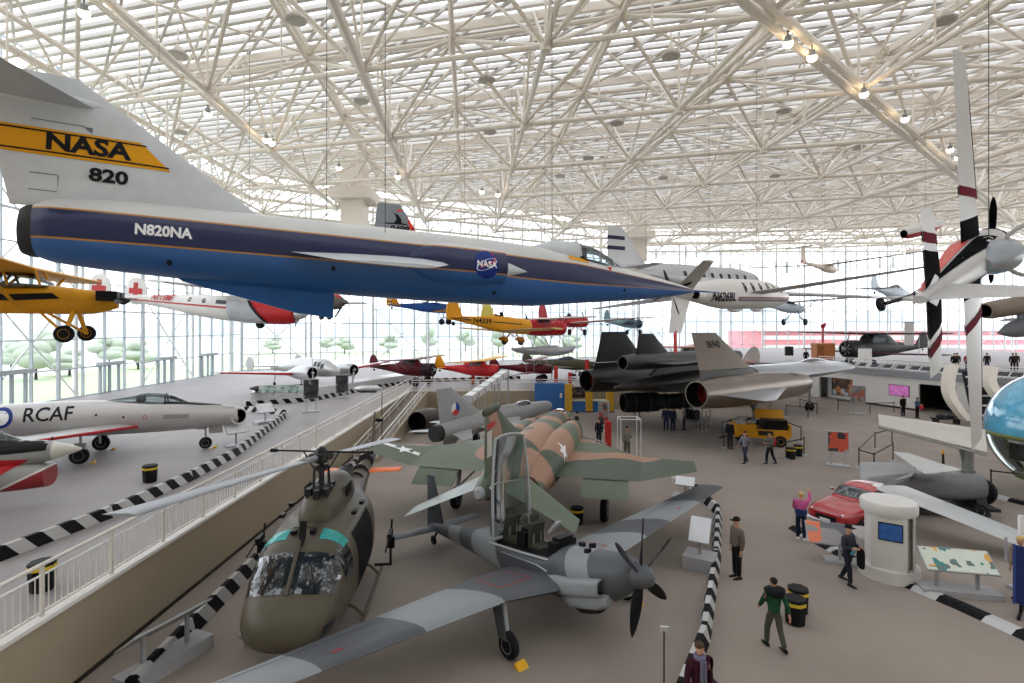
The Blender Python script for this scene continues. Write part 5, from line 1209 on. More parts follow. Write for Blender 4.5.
# white pusher plane N626BL with Y tail
def pusher():
    t = thing('business_plane', 'white pusher plane lettered N626BL with striped side and Y-shaped tail hanging', 'aircraft')
    wp = mat('pusher white', '#dcd9d4', .35, var=.03); dw = mat('dark window', '#3a4045', .08)
    fus = MB().loft([(0, -.1, .08, .08, .08, 2), (-.8, -.05, .4, .35, .35, 2), (-2.4, 0, .72, .72, .62, 2.1), (-4.5, .05, .82, .85, .72, 2.2), (-7.5, .05, .8, .82, .7, 2.2), (-10, .1, .55, .55, .45, 2), (-11.9, .15, .22, .22, .22, 2), (-12.2, .15, .12, .12, .12, 2)], 28, 4).build('fuselage', wp, t)
    for s in (-1, 1):
        w_ = MB().wing((-4.6, s * .6, .15), (-6.4, s * .6, .15), (-5.6, s * 8.6, .95), (-6.2, s * 8.6, .95), .13, .1).build('wing', mat('pusher wing', '#bdb9b2', .4), t)
        MB().wing((-10.9, s * .2, .2), (-12.4, s * .2, .2), (-12.1, s * 2.0, 1.35), (-13.0, s * 2.0, 1.35), .1, .09).build('tailplane', mat('pusher tail', '#aeaaa3', .4), t)
        u = (1, 0, 0) if s < 0 else (-1, 0, 0); q = (lambda x: x) if s < 0 else (lambda x: -x)
        for k, z in ((0, -.16), (1, -.28)): decal('side_stripe', poly2((q(-7.6), z), (q(-1.0), z), (q(-1.0), z + .1), (q(-7.6), z + .1)), mat('stripe rose', '#8d5558', .4) if k == 0 else mat('stripe grey', '#6d6f78', .4), t, (0, 0, 0), u, (0, 0, 1), fus, .3, .015)
        decal('lettering', text_mesh('N626BL', .55, .016, 1.0), bl, t, (-8.8, 0, -.08), u, (0, 0, 1), fus, .12, .05)
        for k in range(6): decal('window', ([(.16 * math.cos(a), .26 * math.sin(a)) for a in [i * math.pi / 6 for i in range(12)]], [tuple(range(12))]), dw, t, (-2.6 - k * .85, 0, .42), u, (0, 0, 1), fus, .3, .015)
        MB().loft([(-10.0, .0, .04, .05, .05, 2, s * .4), (-10.5, .0, .16, .18, .18, 2, s * .5), (-11.0, .02, .18, .2, .2, 2, s * .46)], 14, 3, hole0=None, hole1=None).build('engine_intake', wp, t)
        MB().lathe([(.02, 0), (.2, .02), (.2, -.05)], (-11.02, s * .46, .02), (-1, 0, 0), 14).build('exhaust', M_('dark void'), t)
    MB().wing((-10.6, 0, 0), (-12.2, 0, .05), (-11.5, 0, -1.7), (-12.5, 0, -1.7), .1, .09, (0, 1, 0)).build('ventral_fin', wp, t)
    prop(t, (-12.25, 0, .15), 1.1, 4, .16, M_('dark metal'), M_('steel'), 20, .16, ax=(-1, 0, 0))
    for x in (-4.0, -6.5): MB().loft([(x + .7, -.7, .05, .05, .05, 2), (x, -.72, .2, .1, .12, 2), (x - .7, -.7, .05, .05, .05, 2)], 12, 3).build('belly_fairing', wp, t)
    MB().box((-12.0, .0, -2.1), (.12, .1, 1.0)).build('warning_streamer', LR, t)
    place(t, (0, 0, 0), (-12.2, 0, .15), Q(788, 297, 34.5), Q(672, 292, 26)); cables(t, [(-4, 0, .8), (-9, 0, .5)], ZB)
pusher()

# sailplane, small plane, fighter, dart, far drone
t = thing('sailplane', 'cream sailplane with tall fin and long thin wings hanging far right', 'aircraft')
MB().loft([(0, 0, .04, .04, .04, 2), (-.6, .02, .3, .32, .3, 2), (-1.8, .05, .34, .42, .36, 2), (-3.2, .1, .2, .24, .22, 2), (-6.4, .2, .06, .08, .08, 2)], 18, 4).build('fuselage', mat('sailplane cream', '#ddd0bd', .4), t)
for s in (-1, 1):
    MB().wing((-1.7, s * .2, .35), (-2.7, s * .2, .35), (-1.9, s * 8, .8), (-2.3, s * 8, .8), .13, .1).build('wing', M_('sailplane cream'), t)
    MB().wing((-5.9, 0, 1.5), (-6.5, 0, 1.5), (-6.1, s * 1.3, 1.52), (-6.5, s * 1.3, 1.52), .1, .1).build('stabilizer', M_('sailplane cream'), t)
MB().wing((-5.6, 0, .2), (-6.6, 0, .1), (-6.0, 0, 1.6), (-6.6, 0, 1.6), .1, .1, (0, 1, 0)).build('tail_fin', M_('sailplane cream'), t)
MB().wing((-5.9, 0, .1), (-6.65, 0, .1), (-6.0, 0, .35), (-6.65, 0, .35), .13, .13, (0, 1, 0)).build('tail_band', LR, t)
MB().loft([(-.5, .25, .05, .05, .05, 2), (-1.1, .28, .22, .26, .1, 2), (-1.9, .3, .1, .1, .1, 2)], 12, 3).build('canopy', M_('clear canopy'), t)
place(t, (0, 0, 0), (-6.4, 0, .2), Q(836, 271, 52), Q(802, 262, 48)); cables(t, [(-2.2, 0, .4)], ZB)
t = light('white_light_plane', 'small pale low-wing plane with fixed gear hanging below N626BL', 5.6, .4, .42, mat('pale blue paint', '#b7c4d0', .4), SW, wing=(.5, -1.3, 1.2, 5.0, .2), nose='inline', cab='bubble', gear=(-1.3, .9, -1.1, .28), tailw=False, pm=bl)
place(t, (0, 0, 0), (-5.6, 0, 0), Q(803, 309, 58), Q(764, 307, 54)); cables(t, [(-2, 0, .5)], ZB)
t = light('silver_fighter', 'small silver propeller fighter hanging left of the aerobatic plane\'s tail', 7.0, .42, .5, mat('pale blue paint', '#b7c4d0', .4), SG, wing=(-.3, -2.0, 1.6, 4.2, .25), nose='inline', cab='bubble', nb=4, tailw=True)
place(t, (0, 0, 0), (-7.0, 0, 0), Q(908, 296, 63), Q(873, 290, 57)); cables(t, [(-2, 0, .5)], ZB)
t = thing('target_drone', 'small white and red bullet-shaped drone hanging high at the right', 'aircraft')
MB().loft([(0, 0, .3, .3, .3, 2), (.6, 0, .42, .42, .42, 2), (2.2, 0, .42, .42, .42, 2), (3.4, 0, .2, .2, .2, 2), (3.8, 0, .03, .03, .03, 2)], 20, 4, hole0=(.3, .85)).build('fuselage', [bands('drone bands', (0, 0, 1, 0), [(-9, '#b8272b'), (-.1, '#dcdad6')], .4), M_('dark void')], t)
for s in (-1, 1): MB().wing((2.2, s * .3, .05), (1.0, s * .3, .05), (1.2, s * 1.5, .05), (.7, s * 1.5, .05), .08, .08).build('wing', SW, t)
place(t, (0, 0, 0), (3.8, 0, 0), Q(904, 234, 36), Q(946, 222, 37)); cables(t, [(2, 0, .4)], ZB)
t = thing('pulsejet_drone', 'dark hanging aircraft with tan exhaust tube on top at the right edge', 'aircraft')
MB().loft([(0, 0, .34, .34, .34, 2), (.25, 0, .4, .4, .4, 2), (1.6, 0, .42, .42, .42, 2), (2.6, .02, .5, .5, .5, 2), (4.4, .02, .3, .3, .3, 2)], 20, 3, hole0=(.8, .86)).build('exhaust_tube', [mat('tan metal', '#7b6d60', .5), M_('dark void')], t)
MB().loft([(.6, -1.1, .05, .05, .05, 2), (1.6, -1.05, .4, .4, .4, 2), (4.5, -1, .6, .6, .6, 2), (8, -1, .4, .4, .4, 2), (9, -1, .05, .05, .05, 2)], 20, 3).build('fuselage', mat('drone dark grey', '#6f7276', .5), t)
MB().box((2.2, 0, -.5), (.7, .12, .5)).build('pylon', M_('drone dark grey'), t)
for s in (-1, 1): MB().wing((5.2, s * .4, -1), (4.0, s * .4, -1), (5.0, s * 2.6, -1), (4.0, s * 2.6, -1), .1, .1).build('wing', M_('drone dark grey'), t)
place(t, (0, 0, 0), (4.4, 0, .02), Q(985, 311, 29), Q(1060, 298, 30)); cables(t, [(2.6, 0, .5)], ZB)

# knife-edge aerobatic plane
def aerobat():
    t = thing('aerobatic_plane', 'red white and black striped aerobatic plane hung on its side at right', 'aircraft')
    wh = mat('aerobat white', '#b9b6b2', .35, var=.03); bk = mat('matte black', '#0c0c0e', .9, spec=.03); bur = mat('burgundy', '#6a1a28', .8, spec=.05); org = mat('salmon red', '#c2473f', .4)
    side = bands('aerobat side', (.12, 0, 1, .0), [(-9, '#c2473f'), (-.20, '#dcdad6'), (-.13, '#17171b'), (.02, '#cfccc8')], .35, (-4.5, -7, .6), 2)
    fus = MB().loft([(-.3, 0, .3, .32, .32, 2), (-1.2, 0, .36, .38, .4, 2.2), (-2.4, .02, .36, .38, .42, 2.3), (-3.6, .03, .3, .33, .33, 2.2), (-5.2, .04, .18, .2, .22, 2), (-6.5, .03, .06, .08, .08, 2)], 24, 4).build('fuselage', wh, t)
    decal('black_flash', poly2((-6.2, .05), (-2.2, .08), (-1.6, .29), (-2.4, .36), (-4.4, .16)), bk, t, (0, 0, 0), (1, 0, 0), (0, 0, 1), fus, .2, .012)
    decal('red_flash', poly2((-6.4, -.12), (-2.4, -.3), (-2.2, .02), (-6.3, .03)), org, t, (0, 0, 0), (1, 0, 0), (0, 0, 1), fus, .2, .014)
    decal('black_flash', poly2((6.2, .05), (2.2, .08), (1.6, .29), (2.4, .36), (4.4, .16)), bk, t, (0, 0, 0), (-1, 0, 0), (0, 0, 1), fus, .2, .012)
    decal('red_flash', poly2((6.4, -.12), (2.4, -.3), (2.2, .02), (6.3, .03)), org, t, (0, 0, 0), (-1, 0, 0), (0, 0, 1), fus, .2, .014)
    MB().loft([(-.35, 0, .33, .35, .35, 2), (-.1, 0, .28, .28, .28, 2), (0, 0, .2, .2, .2, 2)], 20, 3).build('cowling', bk, t)
    prop(t, (.02, 0, 0), .95, 2, .15, bk, bk, 3, .16)
    wx = -1.5
    for s in (-1, 1):
        MB().wing((wx, s * .3, -.05), (wx - 1.5, s * .3, -.05), (wx - .1, s * .75, -.05), (wx - 1.5, s * .75, -.05), .13, .13).build('wing_root', bk, t)
        MB().wing((wx - .1, s * .75, -.05), (wx - 1.5, s * .75, -.05), (wx - .45, s * 3.75, -.05), (wx - 1.4, s * 3.75, -.05), .13, .1).build('wing', wh, t)
        w = part(t, 'wing')[-1]; w = [o for o in t.children if o.name.split('.')[0] == 'wing'][-1]
        for face in (1, -1):
            v = (0, face * s, 0) if True else None
            u = (1, 0, 0); vv = (0, 1, 0) if face > 0 else (0, -1, 0); k = 1 if face > 0 else -1
            decal('wing_band', poly2((wx, k * s * 1.0), (wx - 1.55, k * s * 1.25), (wx - 1.55, k * s * 1.42), (wx, k * s * 1.17)), bur, w, (0, 0, 0), u, vv, w, .3, .014)
            decal('wing_stripe', poly2((wx - .16, k * s * 1.15), (wx - .26, k * s * 1.15), (wx - .58, k * s * 3.75), (wx - .5, k * s * 3.75)), bur, w, (0, 0, 0), u, vv, w, .4, .014)
        st = MB().wing((-5.35, s * .08, .05), (-6.2, s * .08, .05), (-5.6, s * 1.25, .05), (-6.25, s * 1.25, .05), .1, .09).build('stabilizer', wh, t)
        for face in (1, -1):
            vv = (0, 1, 0) if face > 0 else (0, -1, 0); k = 1 if face > 0 else -1
            decal('black_panel', poly2((-5.3, k * s * .05), (-6.3, k * s * .05), (-6.3, k * s * .68), (-5.3, k * s * .5)), bk, st, (0, 0, 0), (1, 0, 0), vv, st, .3, .012)
            decal('band', poly2((-5.3, k * s * .62), (-6.3, k * s * .8), (-6.3, k * s * .95), (-5.3, k * s * .77)), bur, st, (0, 0, 0), (1, 0, 0), vv, st, .3, .012)
    MB().wing((-5.2, 0, .05), (-6.5, 0, .05), (-5.8, 0, 1.2), (-6.5, 0, 1.2), .05, .05, (0, 1, 0)).build('tail_fin', wh, t)
    c = MB().loft([(-1.5, .3, .1, .08, .1, 2), (-2.0, .33, .3, .4, .1, 2), (-2.6, .34, .32, .44, .1, 2), (-3.5, .32, .1, .12, .1, 2)], 18, 4).build('canopy', mat('canopy shine', '#8f9499', .06, 0, .1, 2.), t)
    fr = MB(); fr.path([(-1.9 + .28 * math.sin(a), .5 * math.cos(a), .85 + .45 * math.sin(a)) for a in [i * math.pi / 14 for i in range(-8, 22)]], .04, 8)
    fr.build('canopy_hoop', wh, t)
    # tail spring with wheel
    MB().path([(-6.0, 0, -.05), (-6.4, 0, -.22), (-6.7, 0, -.34)], .03).path([(-5.8, 0, -.05), (-6.4, 0, -.26)], .02).build('tail_spring', M_('dark metal'), t)
    wheel_part(t, (-6.75, 0, -.38), .1, .08, ax=(0, .2, 1), name='tail_wheel')
    MB().prism([(-6.2, -.02, -.1), (-6.5, -.02, -.05), (-6.25, -.02, -.5)], (0, .04, 0)).build('tail_skeg', wh, t)
    A, B = Q(917, 300, 8.0), Q(992, 241, 12.3)
    place(t, (-6.5, 0, 0), (0, 0, 0), A, B, R(90))
    cables(t, [(-2, 0, .2)], ZB)
    return t
aerobat()

# ================================================================== aircraft on the raised floor at the back and on the upper floor
def electra():
    t = thing('silver_airliner', 'silver twin-engined plane with red leading edges at the back of the raised floor', 'aircraft')
    sv = mat('polished skin', '#b3b2b1', .3, .5, .04, .6); dw = mat('dark window', '#3a4045', .08)
    fus = MB().loft([(0, 1.9, .1, .1, .1, 2), (-.6, 1.95, .5, .45, .45, 2), (-2.4, 2.1, .75, .9, .75, 2.1), (-5, 2.1, .78, .9, .8, 2.1), (-8, 1.95, .5, .6, .5, 2), (-11, 1.8, .1, .15, .15, 2)], 26, 4).build('fuselage', sv, t)
    for s in (-1, 1):
        w = MB().wing((-2.2, s * .6, 1.6), (-5.2, s * .6, 1.55), (-3.4, s * 8.4, 2.2), (-4.6, s * 8.4, 2.2), .15, .1).build('wing', sv, t)
        MB().path([(-2.6, s * 2.8, 1.78), (-3.4, s * 8.4, 2.21)], [.1, .06]).build('leading_edge', LR, w)
        n = MB().loft([(-.7, 1.9, .52, .52, .52, 2, s * 2.1), (-1.1, 1.9, .62, .62, .62, 2, s * 2.1), (-2.4, 1.85, .6, .6, .6, 2, s * 2.1), (-4.6, 1.7, .15, .15, .15, 2, s * 2.1)], 20, 3, hole1=(.3, .9)).build('engine_nacelle', [sv, M_('dark void')], t)
        prop(t, (-.65, s * 2.1, 1.9), 1.35, 2, .15, M_('silver'), M_('steel'), 92 if s < 0 else 80, .2)
        MB().wing((-9.2, s * .1, 2.0), (-10.6, s * .1, 2.0), (-9.4, s * 2.6, 2.1), (-10.6, s * 2.6, 2.1), .1, .1).build('stabilizer', sv, t)
        MB().lathe([(.01, -.04), (.7, -.03), (.7, .03), (.01, .04)], (-10.3, s * 2.5, 2.3), (0, 1, 0), 18).build('twin_fin', sv, t)
        for k, (x, z) in enumerate(((-1.55, 2.62), (-2.0, 2.75), (-2.5, 2.8))): decal('cockpit_window', poly2((-.2, -.16), (.2, -.16), (.2, .16), (-.2, .16)), dw, t, (x, 0, z), (1 if s < 0 else -1, 0, 0), (0, .4 * s, .9), fus, .2, .015)
        MB().tube((-2.4, s * 2.1, 1.5), (-2.3, s * 2.1, .45), .08).build('gear_leg', M_('steel'), t); wheel_part(t, (-2.3, s * 2.1, .45), .45, .3)
    wheel_part(t, (-10.4, 0, .2), .2, .12, name='tail_wheel'); MB().tube((-10.4, 0, .3), (-10.2, 0, 1.8), .05).build('tail_strut', M_('steel'), t)
    h = V((.8, -.6)); c = V((-15.6, 47.3))
    stand(t, (c.x + .8 * .7, c.y - .6 * .7, HP), h)
electra()
def parked(t, px, y0, d, head, zf, sc=1.):
    "stand a light plane on its wheels: px is its nose column at distance d; head the nose direction"
    stand(t, ((px - CX) * d / FP, d, zf), head, sc); return t
def lower(t, dz):
    for o in t.children: o.location.z += dz
t = light('cabin_biplane', 'dark red high-wing cabin plane with black engine at the back left', 7.4, .55, .7, DR, DR, wing=(1.0, -1.6, 1.7, 5.4, .15), cab='cabin', gear=(-1.4, 1.2, -1.15, .42), cowl=mat('dark cowl', '#2c1518', .4), fin=1.3)
lower(t, 1.55); parked(t, 434, 366, 53.5, (.93, -.37), HP)
t = light('orange_wing_plane', 'red plane with yellow-orange high wing at the back of the raised floor', 7.0, .5, .62, LR, mat('orange wing', '#d9a24a', .5), wing=(.95, -1.4, 1.6, 5.6, .15), cab='cabin', gear=(-1.3, 1.1, -1.1, .4), finm=CY, fin=1.3)
lower(t, 1.5); parked(t, 500, 372, 53, (.93, -.37), HP)
t = light('racing_biplane', 'dark red open biplane beside the orange-winged plane', 6.6, .42, .5, DR, mat('maroon wing', '#6a2a2c', .5), wing=(-.3, -1.3, 1.3, 3.8, .1), up=(1.0, -1.0, 1.3, 3.8, .08), gear=(-1.1, .95, -1.0, .42), cab='open', fin=1.0)
lower(t, 1.42); parked(t, 552, 366, 56, (.95, -.3), HP)
t = light('olive_fighter', 'olive drab propeller fighter at the back behind the blue wall', 8.5, .48, .62, mat('fighter olive', '#4d4a39', .6, var=.1), mat('fighter olive', '#4d4a39'), wing=(-.35, -2.2, 2.0, 5.6, .4), gear=(-2.1, 1.4, -1.25, .38), cab='bubble', nose='inline', nb=3)
lower(t, 1.63); parked(t, 596, 360, 59, (.9, -.42), HP)
t = light('high_wing_transport', 'orange-winged transport plane behind the spy plane\'s near fin', 10, .8, .95, mat('transport grey', '#b9b6b0', .45), mat('coral wing', '#d98a72', .5), wing=(1.5, -2.2, 2.0, 8.0, .25), cab='cabin', gear=(-2.4, 1.5, -1.7, .45), fin=1.6)
lower(t, 2.15); stand(t, (16.5, 60, HP), (-.8, .6))
t = light('dark_biplane', 'large black biplane with burgundy lower wing on the upper floor', 12, .85, 1.0, mat('biplane black', '#2a2a2c', .45), mat('burgundy wing', '#5b2730', .5), wing=(-.5, -2.4, 1.9, 8.5, .2), up=(1.7, -2.0, 2.0, 9.0, .1), gear=(-2.2, 1.5, -1.5, .5), cab='cabin', fin=1.8, cowl=mat('biplane black', '#2a2a2c'))
for o in part(t, 'upper_wing'): o.data.materials[0] = M_('biplane black')
lower(t, 1.75); stand(t, (37.0, 60, ZM), (-.96, -.28))
# ================================================================== people
def skinned(chains, sub=1):
    "grow one continuous surface over joint chains [(point, radius or (rx, ry))...]; equal points are shared"
    keys = {}; vs = []; rs = []; es = []
    for ch in chains:
        prev = None
        for p, r in ch:
            k = tuple(round(c, 4) for c in p)
            if k not in keys: keys[k] = len(vs); vs.append(p); rs.append(r if isinstance(r, tuple) else (r, r))
            if prev is not None and prev != keys[k]: es.append((prev, keys[k]))
            prev = keys[k]
    me = bpy.data.meshes.new('skin'); me.from_pydata(vs, es, []); o = bpy.data.objects.new('skin', me); COL.objects.link(o)
    o.modifiers.new('skin', 'SKIN')
    for i, sv in enumerate(me.skin_vertices[0].data): sv.radius = rs[i]; sv.use_root = (i == 0)
    if sub:
        s = o.modifiers.new('sub', 'SUBSURF'); s.levels = sub; s.render_levels = sub
    bpy.context.view_layer.update()
    out = bpy.data.meshes.new_from_object(o.evaluated_get(bpy.context.evaluated_depsgraph_get()))
    bpy.data.objects.remove(o); bpy.data.meshes.remove(me)
    return out
def put(name, me, m, parent):
    me.name = name; me.materials.clear(); me.materials.append(m); me.polygons.foreach_set('use_smooth', [True] * len(me.polygons))
    o = bpy.data.objects.new(name, me); COL.objects.link(o); o.parent = parent; return o
SKIN = mat('skin', '#c39377', .55, var=.04); HAIR = {'dark': mat('dark hair', '#231a15', .7), 'blond': mat('blond hair', '#c7a56a', .7), 'grey': mat('grey hair', '#8d8a86', .7), 'brown': mat('brown hair', '#4a3426', .7)}
SHOE = mat('black shoe', '#141416', .5)
def cloth(c): return mat('cloth ' + c, c, .85, var=.08, scale=9)
def person(label, pos, face, top, legs, h=1.72, pose='stand', arms=('down', 'down'), hair='dark', cap=None, coat=False, phase=1, shoe=None, lean=0.):
    t = thing('person', label, 'person'); k = h / 1.75
    hipz = .93 if pose != 'sit' else .47
    P = lambda x, y, z: (x * k, y * k, z * k)
    legj = {}
    for s in (-1, 1):
        hip = V((0, s * .095, hipz))
        if pose == 'walk':
            f = s * phase; a = R(16) if f > 0 else R(-11); b = R(3) if f > 0 else R(-27)
        elif pose == 'sit': a, b = R(85), R(0)
        else: a, b = R(1 + s), R(-1)
        knee = hip + V((math.sin(a) * .43, s * .01, -math.cos(a) * .43)); ank = knee + V((math.sin(b) * .42, 0, -math.cos(b) * .42))
        legj[s] = (hip, knee, ank)
    low = min(legj[s][2].z for s in (-1, 1)) - .075
    dz = -low
    T = lambda v: V((v.x, v.y, v.z + dz)) * k
    pel = hipz + .04; tors = [(0, pel, .14), (lean * .3, pel + .13, .14), (lean, pel + .36, .165), (lean * 1.2, pel + .47, .1)]
    nk = V((lean * 1.3, 0, pel + .54)); sh = pel + .45
    armj = {}
    for s, a in zip((-1, 1), arms):
        S = V((lean, s * .185, sh))
        if a == 'down': E = S + V((-.02, s * .055, -.29)); W = E + V((.05, s * .0, -.25))
        elif a == 'swing_f': E = S + V((.12, s * .05, -.26)); W = E + V((.16, -s * .02, -.19))
        elif a == 'swing_b': E = S + V((-.14, s * .06, -.25)); W = E + V((-.06, s * .02, -.24))
        elif a == 'bent': E = S + V((.02, s * .06, -.28)); W = E + V((.22, -s * .09, .03))
        elif a == 'raise': E = S + V((.16, s * .08, .1)); W = E + V((.1, -s * .03, .24))
        else: E = S + V((.08, s * .06, -.26)); W = E + V((.15, -s * .12, .2))
        armj[s] = (S, E, W)
    hd = nk + V((.02, 0, 0))
    body = [[(T(V((x, 0, z))), r * .55 * k) for x, z, r in tors[:3]] + [(T(nk - V((0, 0, .06))), .05 * k), (T(nk), .05 * k), (T(hd + V((.02, 0, .08))), (.062 * k, .07 * k)), (T(hd + V((.01, 0, .16))), (.075 * k, .09 * k)), (T(hd + V((0, 0, .235))), (.06 * k, .07 * k))]]
    body.append([(T(hd + V((.01, 0, .16))), (.075 * k, .09 * k)), (T(hd + V((.112, 0, .125))), .012 * k)])
    for s in (-1, 1):
        body.append([(T(hd + V((.01, 0, .16))), (.075 * k, .09 * k)), (T(hd + V((-.005, s * .088, .14))), .014 * k)])
        S, E, W = armj[s]; d = (W - E).normalized(); pm = W + d * .085
        body.append([(T(V((tors[2][0], 0, tors[2][1]))), tors[2][2] * .55 * k), (T(S), .035 * k), (T(E), .036 * k), (T(W), .026 * k), (T(pm), (.036 * k, .018 * k))])
        side = d.cross(V((0, s, 0))); side = side.normalized() if side.length > .1 else V((1, 0, 0)); inn = d.cross(side)
        for q, ln in zip((-.024, -.008, .008, .024), (.07, .08, .075, .058)):
            body.append([(T(pm), (.036 * k, .018 * k)), (T(pm + side * q + d * .035), .0085 * k), (T(pm + side * q * 1.1 + d * (.035 + ln * .55) + inn * .012), .0085 * k), (T(pm + side * q * 1.1 + d * (.03 + ln * .9) + inn * .03), .008 * k)])
        body.append([(T(W), .026 * k), (T(W + d * .03 + side * .034), .011 * k), (T(W + d * .075 + side * .052), .009 * k)])
        hip, kn, an = legj[s]
        body.append([(T(V((0, 0, tors[0][1]))), tors[0][2] * .55 * k), (T(hip), .05 * k), (T(kn), .045 * k), (T(an), .034 * k)])
    b = put('body', skinned(body), SKIN, t)
    tc = [[(T(V((0, 0, pel - (.3 if coat else .08)))), .16 * k)] + [(T(V((x, 0, z))), (r * .98 * k, r * 1.12 * k)) for x, z, r in tors[:3]] + [(T(nk - V((0, 0, .07))), .085 * k), (T(nk - V((0, 0, .02))), .062 * k)]]
    for s in (-1, 1):
        S, E, W = armj[s]
        tc.append([(T(V((tors[2][0], 0, tors[2][1]))), (tors[2][2] * .98 * k, tors[2][2] * 1.12 * k)), (T(S), .088 * k), (T(E), .068 * k), (T(W), .05 * k)])
    put('jacket', skinned(tc), cloth(top), t)
    lc = [[(T(V((0, 0, pel + .06))), .135 * k), (T(V((0, 0, pel - .04))), .145 * k)]]
    for s in (-1, 1):
        hip, kn, an = legj[s]
        lc.append([(T(V((0, 0, pel - .04))), .145 * k), (T(hip - V((0, 0, .05))), .102 * k), (T(kn), .078 * k), (T(an), .066 * k)])
    put('trousers', skinned(lc), cloth(legs), t)
    for s in (-1, 1):
        an = legj[s][2]; c = T(an)
        MB().loft([(c.x - .08 * k, c.z - .05 * k, .03, .05, .02, 2.5, c.y), (c.x - .04 * k, c.z - .04 * k, .042, .06, .034, 2.6, c.y), (c.x + .08 * k, c.z - .045 * k, .045, .03, .03, 2.6, c.y), (c.x + .19 * k, c.z - .05 * k, .02, .02, .022, 2.4, c.y)], 14, 3).build('shoe', shoe or SHOE, t)
    c = T(hd + V((-.012, 0, .185)))
    hr = MB().ball(c, (.098 * k, .088 * k, .085 * k), 14, 8)
    if hair == 'long' : hr.ball(c - V((.045, 0, .12)) * k, (.06 * k, .085 * k, .15 * k), 12, 8)
    hr.build('hair', HAIR.get(hair, HAIR['brown']), t)
    if cap:
        MB().ball(T(hd + V((-.005, 0, .205))), (.108 * k, .098 * k, .08 * k), 14, 8).box(T(hd + V((.13, 0, .19))), (.11 * k, .13 * k, .015 * k)).build('cap', cloth(cap), t)
    fz = MB()
    for s in (-1, 1): fz.ball(T(hd + V((.088, s * .032, .165))), .011 * k, 8, 6)
    fz.build('eyes', M_('black paint'), t)
    MB().ball(T(hd + V((.086, 0, .085))), (.008 * k, .026 * k, .006 * k), 8, 6).build('mouth', mat('lips', '#8f4f45', .5), t)
    stand(t, pos, face)
    return t
A_ = person('man in black cap and grey-brown jacket standing with hands at his sides', G(737, 578), (-1, -.25), '#6b6058', '#17171b', 1.78, cap='#141417', hair='grey', arms=('down', 'down'))
B_ = person('person in green and black top walking away beside the stacked black bins', G(774, 648), (-.15, 1), '#1f4a33', '#4a4a40', 1.62, 'walk', arms=('swing_b', 'swing_f'))
o = MB().loft([(-.2, 1.36, .08, .03, .06, 2.4), (-.17, 1.37, .17, .06, .12, 2.4), (-.05, 1.38, .24, .08, .1, 2.6), (.1, 1.38, .2, .05, .08, 2.4), (.16, 1.38, .1, .03, .05, 2)], 16, 3).build('black_shoulders', cloth('#15171a'), B_); o.location = (0, 0, -.03)
C_ = person('woman in maroon coat with grey scarf at the bottom edge of the floor', G(699, 735), (.25, -1), '#3b1522', '#1c2236', 1.68, coat=True, hair='brown', arms=('down', 'down'))
MB().lathe([(.07, -.05), (.11, -.02), (.11, .03), (.08, .06)], (.02, 0, 1.43), (.1, 0, 1), 14).box((.15, .03, 1.2), (.03, .05, .42)).box((.15, -.04, 1.22), (.03, .05, .38)).build('scarf', cloth('#6f6a80'), C_)
MB().box((-.05, .3, .78), (.3, .1, .3)).build('handbag', cloth('#22242a'), C_)
D_ = person('woman in pink top raising an arm beside the red car', G(801, 540), (.55, .8), '#c45a8e', '#1b2138', 1.66, arms=('raise', 'bent'), hair='blond', shoe=M_('white paint'))
MB().loft([(-.16, .98, .14, .1, .12, 3), (0, 1.0, .2, .12, .14, 3), (.13, .98, .12, .1, .12, 3)], 14, 3).build('jacket_round_waist', cloth('#27335f'), D_)
E_ = person('man in dark jacket and black cap carrying a coat past the white round kiosk', G(848, 584), (.4, -.9), '#33343c', '#22262f', 1.72, 'walk', arms=('bent', 'bent'), cap='#131316', phase=-1)
MB().loft([(.16, .85, .05, .22, .3, 2.5, .18), (.26, .85, .11, .26, .36, 2.5, .2), (.34, .82, .04, .2, .3, 2.5, .2)], 14, 3).build('carried_coat', cloth('#141417'), E_)
MB().box((.2, -.06, 1.02), (.04, .14, .2), Matrix.Rotation(R(20), 3, 'Y')).build('blue_bag', cloth('#5aa0bf'), E_)
person('man in black standing left of the yellow cart', G(730, 449), (.8, .5), '#16161a', '#2b2a2c', 1.78, hair='dark')
person('man in grey-blue hooded top walking in front of the yellow cart', G(745, 463), (-.9, -.4), '#75757d', '#2d3743', 1.74, 'walk', arms=('swing_f', 'swing_b'))
p = person('person in grey with a red backpack walking in front of the yellow cart', G(770, 464), (-.95, -.2), '#5d5a58', '#1b1b20', 1.74, 'walk', arms=('bent', 'bent'), phase=-1)
MB().loft([(-.3, 1.2, .1, .2, .22, 3), (-.2, 1.2, .16, .24, .28, 3), (-.12, 1.2, .14, .22, .26, 3)], 14, 3).build('backpack', cloth('#9c1f2c'), p)
person('man in dark clothes near the tan fighter facing the dark display panel', G(577, 438), (.9, .2), '#1b1b20', '#202026', 1.75)
person('person in black and pale scarf beside the red post', G(599, 446), (-.6, -.7), '#19191d', '#26262c', 1.72, hair='brown')
person('person in grey flight suit inside the wire display frame', G(627, 458), (.3, -.9), '#77746c', '#5a564e', 1.78, arms=('down', 'bent'))
person('person in navy standing under the spy plane, left of three', G(666, 431), (.2, .95), '#1f2a46', '#1f2c4c', 1.76)
person('person in blue jeans standing under the spy plane, middle of three', G(673, 431), (-.3, .9), '#2c3350', '#23243a', 1.7)
person('person in pale grey standing under the spy plane, right of three', G(684, 430), (-.8, .5), '#6f7076', '#3a3b48', 1.68)
person('person in long black coat near the dark doorway of the white wall', G(903, 416), (.2, -1), '#141418', '#141418', 1.7, coat=True)
p = person('person in blue top with a red bag near the dark doorway', G(917, 418), (.4, -.9), '#3c5878', '#2a2026', 1.66, arms=('bent', 'bent'))
